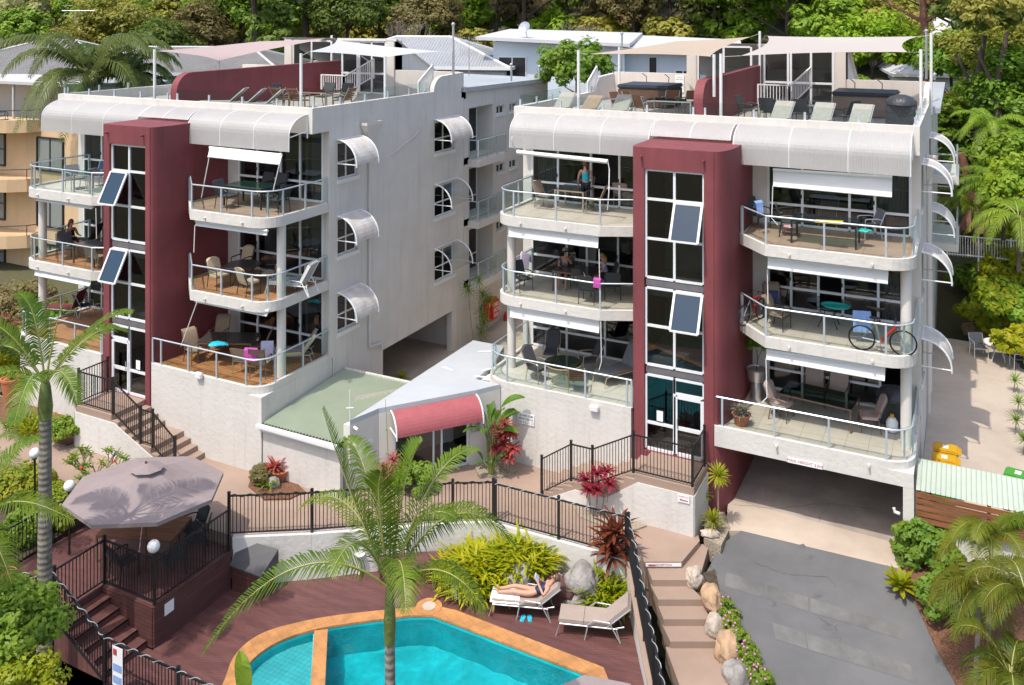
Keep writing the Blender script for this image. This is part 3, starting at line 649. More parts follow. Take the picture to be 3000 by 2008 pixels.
# white stair balustrades on the roof terraces
for root, B, xa in ((L_, BL, -26.4), (R_, BR, -7.7)):
    zf = B['zt']-.45; yk = B['yk']-1.9
    white_balustrade(root, (xa, yk, zf), (xa+1.25, yk, zf)); white_balustrade(root, (xa+1.25, yk, zf), (xa+1.9, yk+1.4, zf+.75), .9)
for root, B, X in ((L_, BL, -19.99), (R_, BR, -14.5)):
    white_balustrade(root, (X-.3, B['yk']-3.2, B['zt']-.35), (X-.3, B['yk']-2.1, B['zt']+.3), .8)
roof_rail(L_, [(-33.0, 24.45), (-27.1, 24.45)], 11.66); roof_rail(L_, [(-26.6, 24.45), (-20.1, 24.45), (-20.1, 31.9)], 11.66); roof_rail(L_, [(-33.0, 24.6), (-33.0, 33.5)], 11.66)
roof_rail(R_, [(-8.2, 29.7), (-14.72, 29.7), (-14.72, 36.8)], 11.5); roof_rail(R_, [(-7.8, 29.7), (-1.36, 29.7), (-1.36, 37)], 11.5)
# rear wing of the left block with recessed side balconies
RW = MB(); X = -19.97; zt_ = 11.55
cells = [(34.62, 35.1, 36.9, 47)]
for z0 in (0.1, 3.0, 5.75, 8.5):
    RW.box(X-3, X, 34.62, 37.4, z0-.3, z0) if z0 > 1 else None
holes = [(.45, 2.75, z-.1, z+2.3-.1) for z in (3.0, 5.75, 8.5)] + [(3.1+1.35*k, 3.95+1.35*k, z, z+.42) for z in (4.6, 7.35, 10.15) for k in (0, 1, 3)]
wallgrid(RW, (X, 34.62, .1), (0, 1, 0), 8.8, zt_-.1, (-.25, 0, 0), [(a, b, c-.1, d-.1) for a, b, c, d in holes])
RW.box(X-13, X, 34.62, 34.8, zt_-.4, zt_); RW.box(X-13, X, 43.42, 43.6, 0.1, zt_)
RW.build('rear_wing', M['white_render'], L_)
m = MB(); m.add([(X-13, 34.5, zt_+.3), (X+.15, 34.5, zt_+.12), (X+.15, 43.6, zt_+.02), (X-13, 43.6, zt_+.2), (X-13, 34.5, zt_+.1), (X+.15, 34.5, zt_-.08), (X+.15, 43.6, zt_-.16), (X-13, 43.6, zt_)], [(0,1,2,3),(7,6,5,4),(0,4,5,1),(1,5,6,2)]); m.build('rear_roof', M['roof_metal'], L_)
for a, b, c, d in holes:
    if d-c > 1:
        m = MB(); m.box(X-.95, X-.85, 34.62+a-.2, 34.62+b+.2, c, d+.2); m.box(X-.85, X-.25, 34.62+a, 34.62+b, d+.05, d+.1); m.box(X-.85, X-.25, 34.62+b, 34.62+b+.1, c, d); m.box(X-.85, X-.25, 34.62+a-.1, 34.62+a, c-.05, d+.05); m.box(X-.85, X-.25, 34.62+a, 34.62+b, c-.08, c-.03); m.build('recess_wall', M['white_render'], L_)
        window_set(L_, 'recess_door', (X-.80, 34.62+a+.06, c), (0, 1, 0), (1, 0, 0), [0, 1.0, 2.05], [.05, .75, 2.15], .06, .06, pane='dark_glass')
        m = MB(); m.box(X-.8, X+.55, 34.62+a-.1, 34.62+b+.5, c-.32, c-.02); sl = m.build('balcony_slab', M['white_render'], L_)
        railing(sl, [(X, 34.62+a), (X+.48, 34.62+a), (X+.48, 34.62+b+.4)], c, .85, .8)
    else:
        window_set(L_, 'rear_window', (X-.1, 34.62+a, c), (0, 1, 0), (1, 0, 0), [.03, (b-a)/2, b-a-.03], [.03, d-c-.03], .05, .06, pane='dark_glass')
        MB().box(X-.1, X+.05, 34.62+a-.03, 34.62+b+.03, c-.1, c-.002).build('window_sill', M['white_paint'], L_)
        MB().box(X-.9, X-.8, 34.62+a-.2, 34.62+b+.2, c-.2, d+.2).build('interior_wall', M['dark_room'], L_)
# rear wing of the right block
m = MB(); wallgrid(m, (-1.23, 39.72, 0), (0, 1, 0), 9, 11.1, (-.25, 0, 0), [(.6, 2.6, 8.3, 10.5), (4, 6, 8.3, 10.5)]); m.box(-14.5, -1.3, 39.75, 40, 8, 11.1); m.build('rear_wing', M['white_render'], R_)
m = MB(); m.add([(-14.5, 39.65, 11.15), (-.9, 39.65, 11.15), (-.9, 49, 11.6), (-14.5, 49, 11.6), (-14.5, 39.65, 10.95), (-.9, 39.65, 10.95), (-.9, 49, 11.4), (-14.5, 49, 11.4)], [(0,1,2,3),(7,6,5,4),(0,4,5,1),(1,5,6,2)]); m.build('rear_roof', M['roof_metal'], R_)
for a in (.6, 4): window_set(R_, 'rear_window', (-1.33, 39.72+a, 8.3), (0, 1, 0), (1, 0, 0), [.03, 1, 1.97], [.03, 2.17], .06, .06, pane='dark_glass')
SUN_E, SKY_E, EXPO = 2.2, .15, 0.80
# ---------------------------------------------------------------- terrain and paved surfaces
def lerp(tab, x):
    for (a, p), (b, q) in zip(tab, tab[1:]):
        if x <= b: return p + (q-p)*max(0, (x-a)/(b-a))
    return tab[-1][1]
def terrain_z(x, y):
    z = lerp([(-400, -3.4), (24.6, -3.4), (26.6, -.45), (45, -.4), (52, 3.2), (62, 8.4), (80, 10.5), (100, 13.5), (150, 24), (260, 62), (420, 90)], y)
    if x > 1.5 and y > 28: z = max(z, lerp([(28, -.4), (40, .4), (44.5, 1.5), (50, 4.0), (60, 8.4), (62, 8.4)], y))
    if x < -33.5 and y < 45: z = max(z, lerp([(18, -.6), (22, -.5), (30, 1.2), (45, 1.6)], y) if y > 18 else z)
    return z
def sheet(name, xs, ys, fz, m, kind='structure'):
    v = [(x, y, fz(x, y)) for y in ys for x in xs]; n = len(xs)
    f = [(j*n+i, j*n+i+1, (j+1)*n+i+1, (j+1)*n+i) for j in range(len(ys)-1) for i in range(n-1)]
    me = bpy.data.meshes.new(name); me.from_pydata(v, [], f); me.materials.append(m); smooth_me(me)
    return tag(link(name, me), kind=kind)
xs = [-300, -200, -140, -100, -75] + [-60+2.5*k for k in range(37)] + [36, 45, 60, 90, 140, 220]; xs = sorted(set(xs))
ys = sorted(set([-300, -160, -80, -30, 0, 10, 15, 18, 20, 22, 24, 24.6, 25.2, 25.8, 26.6, 28, 30, 34, 38, 40, 42, 44, 45, 47, 50, 52, 55, 58, 62, 66, 72, 80, 90, 100, 115, 130, 150, 180, 220, 260, 340, 420]))
mat('ground_green', (.055, .075, .028), .95, (.25, .5), (2, .6, .2), col2=(.09, .065, .035))
sheet('ground', xs, ys, terrain_z, M['ground_green'])
def slab(name, pts, m, depth=.35, kind='structure', top=None):
    """paved slab from 3-D outline points, with a skirt below"""
    b = MB(); n = len(pts); p = [Vector(q) for q in pts]
    b.add(p + [q-Vector((0, 0, depth)) for q in p], [tuple(range(n))] + [(i, n+i, n+(i+1) % n, (i+1) % n) for i in range(n)])
    return tag(b.build(name, m), kind=kind)
zL, zR = .24, -.05
slab('courtyard_path', [(-37, 18.2, zL), (-22.5, 18.75, zL), (-18.4, 18.8, zL), (-16.55, 20.1, .15), (-13.4, 22.6, .0), (-12.4, 23.27, -.04), (-8.25, 23.35, zR), at(1890, 1646, Z=zR), at(1998, 1646, Z=zR), (-6.72, 25.0, zR), (-6.9, 25.4, zR), (-6.9, 26.7, zR), (-13.9, 26.7, zR), (-14.4, 26, 0), (-16.5, 23.3, .12), (-16.8, 21.9, .2), (-19.9, 21.8, zL), (-37, 21.8, zL)], M['concrete_brown'], 1.2)
# rear lane between the blocks and the side path on the right
slab('service_lane', [(-19.96, 25.6, .2), (-16.7, 25.6, .2), (-15, 30, .2), (-14.9, 48, .3), (-26, 48, .3), (-26, 28, .2), (-19.96, 28, .2)], M['concrete_pale'], .3)
slab('side_path', [(-1.22, 28.0, .55), (3.4, 28.0, .55), (3.9, 36, .58), (3.6, 43.6, .62), (-1.22, 44, .62)], M['concrete_pale'], .5)
# driveway: level apron at the garage, then falling towards the street
P1, P2 = at(2172, 1555, Z=0), at(2634, 1666, Z=0); dn = Vector((P2.y-P1.y, -(P2.x-P1.x), 0)).normalized()
if dn.y > 0: dn = -dn
SL = .215
def drv(px, py, dz=0):
    u = (px-CX)/F; v = (py-HY)/F; r = Vector((ct*u-st, st*u+ct, -v)); o = Vector((0, 0, H))
    # z = -SL*(dn.(p-P1)) + dz
    k = (SL*dn.dot(P1) + dz - o.z - SL*dn.dot(o)) / (r.z + SL*dn.dot(r)); return o + r*k
slab('driveway_apron', [P1, P2, at(2655, 1650, Z=0), (-1.5, 27.3, 0), (-6.5, 27.5, 0), at(2130, 1509, Z=0), at(2120, 1555, Z=0)], M['concrete_pale'], .4)
mat('garage_concrete', (.36, .31, .27), .8, (.5, .25), (20, .2)); slab('garage_floor', [(-1.5, 27.3, 0), (-1.5, 36, 0), (-6.55, 36, 0), (-6.5, 27.5, 0)], M['garage_concrete'], .4)  # dirty concrete, with garage shade also put into its darker colour
aL = [drv(2106, 1600), drv(2090, 1640), drv(2062, 1690), drv(2120, 1790), drv(2170, 1900), drv(2270, 2008)]; aR = [drv(2634, 1666, .0), drv(2700, 1800), drv(2745, 1900), drv(2805, 2008)]
ext = lambda a, b, k: b + (b-a).normalized()*k
aL.append(ext(aL[-2], aL[-1], 6)); aR.append(ext(aR[-2], aR[-1], 6))
slab('driveway', [Vector(P1)+Vector((0, 0, -.004)), *aL, *aR[::-1]], M['asphalt'], .4)
# paler worn bays in the driveway surface
for rows in (((2125, 1675), (2640, 1835), (2645, 1875), (2120, 1717)), ((2260, 1823), (2670, 1950), (2680, 2000), (2270, 1872))):
    a, b, c, d = [drv(*p, .006) for p in rows]
    for k in range(4):
        g = lambda p, q, t: p + (q-p)*t
        t0, t1 = k/4+.006, (k+1)/4-.006
        tag(MB().quad(g(a, b, t0), g(a, b, t1), g(d, c, t1), g(d, c, t0)).build('driveway_patch', M['asphalt_patch']), kind='structure')
# hairline cracks and dark drips in the paving
def crack(pts, m, w=.02, seed=0):
    g = random.Random(seed); b = MB()
    for p, q in zip(pts, pts[1:]):
        n = 7; r = [p+(q-p)*k/n+Vector((g.uniform(-.05, .05), g.uniform(-.05, .05), 0)) for k in range(n)] + [q]; r[0] = p
        for a, c in zip(r, r[1:]):
            d = (c-a).normalized(); s_ = Vector((-d.y, d.x, 0))*w*g.uniform(.15, .35); b.quad(a-s_, c-s_, c+s_, a+s_)
    tag(b.build('surface_crack', m), kind='structure')
mat('crack_dark', (.075, .073, .072), .9); mat('crack_brown', (.15, .125, .105), .9)
crack([drv(2215, 1650, .008), drv(2300, 1680, .008), drv(2420, 1690, .008), drv(2450, 1720, .008)], M['crack_dark'], .014, 1); crack([drv(2085, 1655, .008), drv(2095, 1700, .008), drv(2120, 1740, .008)], M['crack_dark'], .014, 2); crack([drv(2400, 1810, .008), drv(2450, 1840, .008), drv(2460, 1880, .008)], M['crack_dark'], .02, 3)
crack([at(2150, 1478, Z=.004), at(2280, 1490, Z=.004), at(2430, 1475, Z=.004), at(2560, 1490, Z=.004)], M['crack_brown'], .03, 4); crack([at(2430, 1475, Z=.004), at(2410, 1505, Z=.004), at(2395, 1530, Z=.004)], M['crack_brown'], .02, 5)
for px, py, rr_ in ((2370, 1630, .16), (2395, 1745, .13), (2430, 1835, .22), (2450, 1860, .16), (2350, 1600, .1), (2265, 1770, .12)):
    c = drv(px, py, .007); g = random.Random(px); b = MB(); n = 14; ring_ = [drv(px+rr_*110*math.cos(2*PI*k/n)*g.uniform(.6, 1.2), py+rr_*60*math.sin(2*PI*k/n)*g.uniform(.6, 1.2), .007) for k in range(n)]; b.add(ring_, [tuple(range(n))]); tag(b.build('oil_stain', M['asphalt_stain'] if 'asphalt_stain' in M else mat('asphalt_stain', (.100, .100, .101), .7, (3, .25))), kind='structure')
# steps down beside the pool
def tread(z, pts, depth=.18): return slab('steps', [at(x, y, Z=z) for x, y in pts], M['concrete_brown'], depth)
tread(-.22, [(1895, 1659), (1998, 1659), (2040, 1596), (2078, 1594), (2052, 1685), (2016, 1700), (1911, 1700)], .5)
tread(-.39, [(1905, 1712), (2016, 1712), (2062, 1757), (1928, 1757)], .5)
tread(-.56, [(1926, 1770), (2066, 1770), (2078, 1815), (1944, 1815)], .5)
tread(-.73, [(1940, 1830), (2082, 1830), (2108, 1880), (1964, 1880)], .5)
tread(-.90, [(1950, 1896), (2098, 1896), (2150, 2060), (2010, 2060)], .5)
# garden beds: ragged low soil sheets
def bed(name, pts, m, depth=.6): return slab(name, pts, m, depth)
bed('garden_bed', [drv(2634, 1668, .04), drv(2700, 1802, .04), drv(2745, 1902, .04), drv(2805, 2010, .04), ext(drv(2745, 1902, .04), drv(2805, 2010, .04), 5), Vector((6, 16, -1.2)), Vector((7, 26.6, .1)), Vector((-1.2, 26.6, .05))], M['mulch'])
bed('garden_bed', [at(2020, 1690, Z=-.35), at(2095, 1668, Z=-.3), drv(2120, 1790, .03), drv(2170, 1900, .03), drv(2272, 2010, .03), ext(drv(2170, 1900, .03), drv(2272, 2010, .03), 2), at(2120, 2060, Z=-1.0), at(2100, 1890, Z=-.85), at(2075, 1800, Z=-.6)], M['soil'], .5)
bed('gravel_bed', [at(2065, 1500, Z=.02), at(2122, 1500, Z=.02), at(2140, 1545, Z=.02), at(2112, 1600, Z=.02), at(2062, 1575, Z=.02)], M['gravel'])
bed('gravel_bed', [at(px, py, Z=z) for px, py, z in ((1672, 1478, 0), (1740, 1500, 0), (1830, 1510, 0), (1895, 1540, 0), (1860, 1552, 0), (1780, 1545, 0), (1700, 1515, 0))], M['gravel'], .1)
bed('gravel_bed', [at(px, py, Z=.255) for px, py in ((727, 1425), (775, 1462), (850, 1460), (895, 1440), (860, 1405), (800, 1390), (735, 1400))], M['mulch'], .1)
bed('gravel_bed', [at(px, py, Z=.08) for px, py in ((1390, 1362), (1400, 1390), (1470, 1395), (1515, 1375), (1480, 1350))], M['gravel'], .1)
bed('garden_bed', [(-37, 12, -.1), (-23, 12, -.2), (-23, 18.3, .1), (-28, 18.7, .2), (-30, 19.5, .28), (-37, 20.3, .28)], M['soil'])
bed('garden_bed', [(-27.2, 20.2, .27), (-27.2, 21.7, .27), (-37, 21.7, .27), (-37, 20.6, .27)], M['mulch'], .1)
bed('garden_bed', [(-44, 21, .35), (-33.2, 21, .3), (-33.2, 26, .5), (-40, 30, .6), (-44, 30, .6)], M['lawn'], .5)
bed('garden_bed', [(-26, 3, -2.6), (-20.6, 3, -2.6), (-20.6, 14.6, -2.4), (-26, 14.6, -1.6)], M['soil'], .5)
# ---------------------------------------------------------------- pool terrace
ZD = -1.1
pin = [at(x, y, Z=ZD) for x, y in ((672, 2075), (690, 2008), (735, 1935), (805, 1885), (900, 1850), (1010, 1830), (1200, 1806), (1268, 1806), (1320, 1825), (1735, 1985), (1760, 2060))]
pout = [at(x, y, Z=ZD) for x, y in ((610, 2075), (655, 2008), (682, 1920), (760, 1856), (885, 1822), (1000, 1802), (1205, 1782), (1262, 1774), (1335, 1790), (1768, 1958), (1810, 2060))]
def soft(P, i, j, n=2):                                         # rounds the curved stretch of an outline
    q = P[i:j]
    for _ in range(n): q = [q[0]] + [k for a, b in zip(q, q[1:]) for k in (a*.75+b*.25, a*.25+b*.75)] + [q[-1]]
    return P[:i] + q + P[j:]
pin, pout = soft(pin, 0, 7), soft(pout, 0, 7)
bL, bR = Vector((-13.2, 12.2, ZD)), Vector((-6.3, 15.8, ZD)); pin = [bL] + pin + [bR]; pout = [bL+Vector((-.5, -.5, 0))] + pout + [bR+Vector((.5, -.3, 0))]
def ring(name, A, Bq, z0, z1, m):
    b = MB(); n = len(A)
    for i in range(n):
        j = (i+1) % n; a, c, d, e = A[i], A[j], Bq[j], Bq[i]
        b.quad((a.x, a.y, z1), (c.x, c.y, z1), (d.x, d.y, z1), (e.x, e.y, z1))
        b.quad((e.x, e.y, z0), (d.x, d.y, z0), (d.x, d.y, z1), (e.x, e.y, z1)); b.quad((a.x, a.y, z0), (c.x, c.y, z0), (c.x, c.y, z1), (a.x, a.y, z1))
    return b.build(name, m)
dk = [Vector(p) for p in ((-18.19, 12.2, ZD), (-18.19, 18.9, ZD), (-16.55, 20.05, ZD), (-13.4, 22.55, ZD), (-12.4, 23.2, ZD), (-8.3, 23.3, ZD), (-7.0, 20.9, ZD), (-5.7, 18.5, ZD), (-5.2, 15.2, ZD), (-9, 11, ZD))]
def poly_with_hole(name, outer, hole, z, m):
    bm = bmesh.new(); eds = []
    for lp in (outer, hole):
        vs = [bm.verts.new((p.x, p.y, z)) for p in lp]
        for i in range(len(vs)): eds.append(bm.edges.new((vs[i], vs[(i+1) % len(vs)])))
    bmesh.ops.triangle_fill(bm, use_beauty=True, use_dissolve=False, edges=eds)
    for f in bm.faces:
        if f.normal.z < 0: f.normal_flip()
    me = bpy.data.meshes.new(name); bm.to_mesh(me); bm.free(); me.materials.append(m); return link(name, me)
tag(poly_with_hole('pool_deck', dk, pout, ZD, M['deck_maroon']), kind='structure')
tag(ring('pool_coping', pin, pout, ZD-.05, ZD+.025, M['coping']), kind='structure')
b = MB(); n = len(pin); zb = ZD-1.35; wl = [Vector((p.x, p.y, 0)) for p in pin]
for i in range(n):
    p, q = wl[i], wl[(i+1) % n]; b.quad((p.x, p.y, zb), (q.x, q.y, zb), (q.x, q.y, ZD-.03), (p.x, p.y, ZD-.03))
b.add([(p.x, p.y, zb) for p in wl], [tuple(range(n))]); tag(b.build('pool_basin', M['pool_tile']), kind='structure')
# spa corner: shallow bench and dividing wall
sp = [at(x, y, Z=ZD-.4) for x, y in ((705, 2040), (720, 1985), (770, 1935), (830, 1905), (925, 1885), (925, 2060))]
b = MB(); b.prism([(p.x, p.y) for p in sp], zb+.01, ZD-.42); tag(b.build('spa_bench', M['pool_tile_light']), kind='structure')
d0, d1 = at(935, 1850, Z=ZD), at(928, 2060, Z=ZD); b = MB(); b.bar(d0+Vector((.02, .05, -.02)), d1+Vector((0, 0, -.02)), .34, .07); tag(b.build('pool_coping', M['coping']), kind='structure')
b = MB(); b.bar(d0+Vector((0, 0, -.68)), d1+Vector((0, 0, -.68)), .30, 1.25); tag(b.build('spa_wall', M['pool_tile_light']), kind='structure')
m = bpy.data.materials.new('pool_water'); m.use_nodes = True; nt = m.node_tree; N = nt.nodes; N.remove(N['Principled BSDF'])
gb = N.new('ShaderNodeBsdfGlass'); gb.inputs['Color'].default_value = (.70, .98, .99, 1); gb.inputs['Roughness'].default_value = 0; gb.inputs['IOR'].default_value = 1.33; nt.links.new(gb.outputs[0], N['Material Output'].inputs[0]); M['pool_water'] = m
def inside(x, y, P):
    c = False; n = len(P)
    for i in range(n):
        a, b_ = P[i], P[i-1]
        if (a.y > y) != (b_.y > y) and x < (b_.x-a.x)*(y-a.y)/(b_.y-a.y)+a.x: c = not c
    return c
st_w = .07; X0, X1, Y0, Y1 = min(p.x for p in pin)-.1, max(p.x for p in pin)+.1, min(p.y for p in pin)-.1, max(p.y for p in pin)+.1; nx_, ny_ = int((X1-X0)/st_w), int((Y1-Y0)/st_w); vs, ix, fs = [], {}, []
def wv(x, y): return ZD-.10+.0085*noise.noise((x*2.6, y*2.6, 3))+.005*noise.noise((x*5.6+4, y*5.6, 7))
def vid(i, j):
    if (i, j) not in ix: ix[(i, j)] = len(vs); x, y = X0+i*st_w, Y0+j*st_w; vs.append((x, y, wv(x, y)))
    return ix[(i, j)]
for i in range(nx_):
    for j in range(ny_):
        x, y = X0+(i+.5)*st_w, Y0+(j+.5)*st_w
        if any(inside(x+a*.06, y+b_*.06, pin) for a, b_ in ((0, 0), (1, 0), (-1, 0), (0, 1), (0, -1))): fs.append((vid(i, j), vid(i+1, j), vid(i+1, j+1), vid(i, j+1)))
me = bpy.data.meshes.new('water'); me.from_pydata(vs, [], fs); me.materials.append(m); me.polygons.foreach_set('use_smooth', [True]*len(fs)); wo = tag(link('water', me), kind='structure')
wo.cycles.is_caustics_caster = True
for o_ in bpy.data.objects:
    if o_.name.split('.')[0] in ('pool_basin', 'spa_bench', 'spa_wall'): o_.cycles.is_caustics_receiver = True
# round skimmer lid in the deck
c = at(1257, 1777, Z=ZD+.03); th = thing('skimmer_lid', 'round pale skimmer lid at the tip of the orange pool edge', 'pool lid', c)
b = MB(); b.cyl((c.x, c.y), .35, ZD+.028, ZD+.036, 28); b.build('tile_ring', M['coping'], th); b = MB(); b.cyl((c.x, c.y), .18, ZD+.037, ZD+.05, 24); b.build('lid', M['concrete_pale'], th)
# ---------------------------------------------------------------- low walls around the pool
def wall_line(pts, z0, zt, t, m, name, label, cat='wall', cap=None):
    b = MB(); root = None
    for i, (p, q) in enumerate(zip(pts, pts[1:])):
        p, q = Vector((*p[:2], 0)), Vector((*q[:2], 0)); d = (q-p).normalized(); nn = Vector((-d.y, d.x, 0))*t/2
        za, zb_ = (zt[i], zt[i+1]) if isinstance(zt, (list, tuple)) else (zt, zt)
        v = [p-nn, q-nn, q+nn, p+nn]
        b.add([(k.x, k.y, z0) for k in v] + [(k.x, k.y, zz) for k, zz in zip(v, (za, zb_, zb_, za))], [(3,2,1,0),(4,5,6,7),(0,1,5,4),(1,2,6,5),(2,3,7,6),(3,0,4,7)])
    o = b.build(name, m); tag(o, label, cat); return o
PW = [(-18.3, 18.8), (-16.55, 20.05), (-13.4, 22.55), (-12.4, 23.2), (-8.28, 23.26)]
wall_line(PW, -1.7, [.25, .16, .01, -.03, -.04], .2, M['white_render_rough'], 'pool_wall', 'long white rendered retaining wall behind the maroon pool deck', 'wall')
SW = [(-8.22, 23.3), (-7.0, 20.95), (-5.75, 18.6), (-5.1, 15.2)]
o = wall_line(SW, -1.9, [-.02, -.5, -.9, -1.2], .2, M['white_render_rough'], 'pool_wall', 'white low wall with brown cap between pool deck and brown steps', 'wall')
b = MB()
for (p, q), (z0, z1) in zip(zip(SW, SW[1:]), ((0, -.48), (-.48, -.88), (-.88, -1.18))): b.bar((*p, z0), (*q, z1), .26, .04)
b.build('wall_cap', M['concrete_brown'], o)
# ---------------------------------------------------------------- upper timber deck with stair, box and benches
ZU = -.05
b = MB(); b.box(-22.9, -18.22, 16.0, 18.72, ZU-.2, ZU); b.box(-22.9, -20.1, 14.55, 16.0, ZU-.2, ZU); tag(b.build('upper_deck', M['deck_maroon']), kind='structure')
t = thing('deck_skirt', 'maroon boarded side wall under the umbrella deck facing the pool', 'deck wall', (-18.5, 17, ZD))
b = MB(); b.box(-18.25, -18.19, 15.98, 18.6, ZD, ZU-.03); b.box(-20.1, -18.25, 15.96, 16.02, ZD, ZU-.03); b.build('boards', M['deck_side'], t)
b = MB(); b.box(-18.188, -18.183, 16.3, 16.6, -.48, -.18); b.build('notice', M['paper'], t)
st_ = MB()
for k in range(6):
    z = ZU-.178*(k+1); x = -20.1+.33*k; st_.box(x, x+.36, 14.65, 15.94, z-.05, z); st_.box(x+.0, x+.03, 14.65, 15.94, z-.05, z+.17)
st_.box(-20.1, -18.1, 14.6, 14.65, ZD-.5, ZD+.05); st_.extr([(-20.1, 14.60, ZU), (-20.1, 14.60, ZD-.6), (-18.0, 14.60, ZD-.6), (-18.0, 14.60, ZD-.02)], (0, .04, 0)); tag(st_.build('timber_stairs', M['deck_maroon']), 'maroon timber stairs from the umbrella deck down to the pool', 'stairs')
t = thing('pump_box', 'maroon timber box with dark grey lid beside the pool deck wall', 'box', (-17.5, 18.2, ZD))
b = MB(); b.box(-18.15, -17.15, 18.62, 19.2, ZD, -.44); b.build('boards', M['deck_side'], t); b = MB(); b.add([(-18.18, 18.55, -.40), (-17.05, 18.55, -.40), (-17.05, 19.25, -.02), (-18.18, 19.0, .1), (-18.18, 18.55, -.44), (-17.05, 18.55, -.44), (-17.05, 19.25, -.43), (-18.18, 19.0, -.43)], [(0,1,2,3),(7,6,5,4),(0,4,5,1),(1,5,6,2),(2,6,7,3),(3,7,4,0)]); b.build('lid', M['lid_grey'] if 'lid_grey' in M else mat('lid_grey', (.07, .07, .075), .6), t)
for (a, c, lab) in ((at(1115, 1684, Z=ZD), at(1345, 1672, Z=ZD), 'long maroon timber bench against the white pool wall'), (at(1540, 1712, Z=ZD), at(1690, 1765, Z=ZD), 'short maroon timber bench between the grey boulders')):
    b = MB(); d = (c-a).normalized(); nn = Vector((-d.y, d.x, 0)); root = thing('timber_bench', lab, 'bench', (a+c)/2)
    m1 = (a+c)/2-nn*.12; ang = math.atan2(d.y, d.x); b.cbox(m1+Vector((0, 0, .17)), (c-a).length, .62, .34, ang); b.build('bench_base', M['deck_side'], root)
    b = MB(); b.rbox(m1+Vector((0, 0, .40)), (c-a).length+.1, .75, .1, .015, ang); b.build('bench_top', M['deck_maroon'], root)
# ---------------------------------------------------------------- stairs to the two stair towers
def flight(xs_, y0, y1, zt, m_name='concrete_brown'):
    b = MB()
    for (xa, xb), z in zip(xs_, zt): b.box(min(xa, xb), max(xa, xb), y0, y1, -.3, z)
    return b
rl = 1.38/8
# left: landing, four steps, half landing, four steps
L0 = 1.62; segs = [(-26.95, -25.2)]; zz = [L0]; x = -25.2
for k in range(4): segs.append((x, x+.32)); zz.append(L0-rl*(k+1)); x += .32
segs[-1] = (segs[-1][0], x+.55); x += .55
for k in range(3): segs.append((x, x+.32)); zz.append(L0-rl*(k+5)); x += .32
stl = thing('entry_stairs', 'brown concrete stairs with black balustrade at the door of the left maroon tower', 'stairs', (-25, 21, .24))
flight(segs, 20.38, 21.74, zz).build('steps', M['concrete_brown'], stl)
b = MB(); b.prism([(-26.97, 20.34), (-25.0, 20.34), (-25.0, 20.375), (-26.97, 20.375)], .1, L0-.22)
b.extr([(-25.0, 20.34, .2), (-25.0, 20.34, L0-.22), (-24.9, 20.34, L0-.28), (-23.2, 20.34, .9-.25), (-22.5, 20.34, .2)], (0, .035, 0)); b.box(-26.99, -26.95, 20.34, 21.74, .1, L0-.22); b.build('stair_wall', M['white_render_rough'], stl)
# right
R0 = 1.33; segs = [(-8.7, -6.92)]; zzr = [R0]; x = -8.7; rr_ = 1.38/8
for k in range(4): segs.append((x, x-.32)); zzr.append(R0-rr_*(k+1)); x -= .32
segs[-1] = (segs[-1][0], x-.7); x -= .7
for k in range(3): segs.append((x, x-.32)); zzr.append(R0-rr_*(k+5)); x -= .32
XR = x
strr = thing('entry_stairs', 'brown concrete stairs with black balustrade at the door of the right maroon tower', 'stairs', (-8, 25.8, -.05))
flight(segs, 25.12, 26.65, zzr).build('steps', M['concrete_brown'], strr)
b = MB(); b.extr([(-6.9, 25.08, -.3), (-6.9, 25.08, R0-.22), (-8.6, 25.08, R0-.22), (-9.6, 25.08, .62-.2), (-10.6, 25.08, .62-.2), (-11.6, 25.08, -.1), (-11.6, 25.08, -.3)], (0, .035, 0)); b.box(-6.918, -6.885, 25.08, 26.6, -.3, R0-.22); b.build('stair_wall', M['white_render_rough'], strr)
# ---------------------------------------------------------------- black picket fences
def picket(parent, pts, h=1.12, sp=.105, name='fence_panel', post=True, ptop=.1, gap=.09):
    """one run of black metal fence: rails and pickets in one panel mesh, each post its own part"""
    b = MB(); up = Vector((0, 0, 1))
    for p, q in zip(pts, pts[1:]):
        p, q = Vector(p), Vector(q); n = max(2, round((q-p).length/sp))
        b.bar(p+up*h, q+up*h, .04, .035); b.bar(p+up*gap, q+up*gap, .035, .03)
        for k in range(1, n): r = p+(q-p)*k/n; b.bar(r+up*gap, r+up*h, .017)
    o = b.build(name, M['black_metal'], parent)
    if post:
        for p in pts:
            p = Vector(p); m = MB(); m.bar(p, p+up*(h+ptop), .065); m.cbox(p+up*(h+ptop+.01), .075, .075, .02); m.build('post', M['black_metal'], parent)
    return o
picket(stl, [(-26.9, 21.6, L0), (-26.9, 20.45, L0), (-25.2, 20.45, L0), (-23.9, 20.45, .93), (-23.35, 20.45, .93), (-22.35, 20.45, .28)])
picket(strr, [(XR-.1, 25.18, zR), (-10.75, 25.18, .62), (-10.05, 25.18, .62), (-8.75, 25.18, R0), (-6.98, 25.18, R0), (-6.98, 26.5, R0)])
mat('rope_grey', (.30, .31, .32), .5)
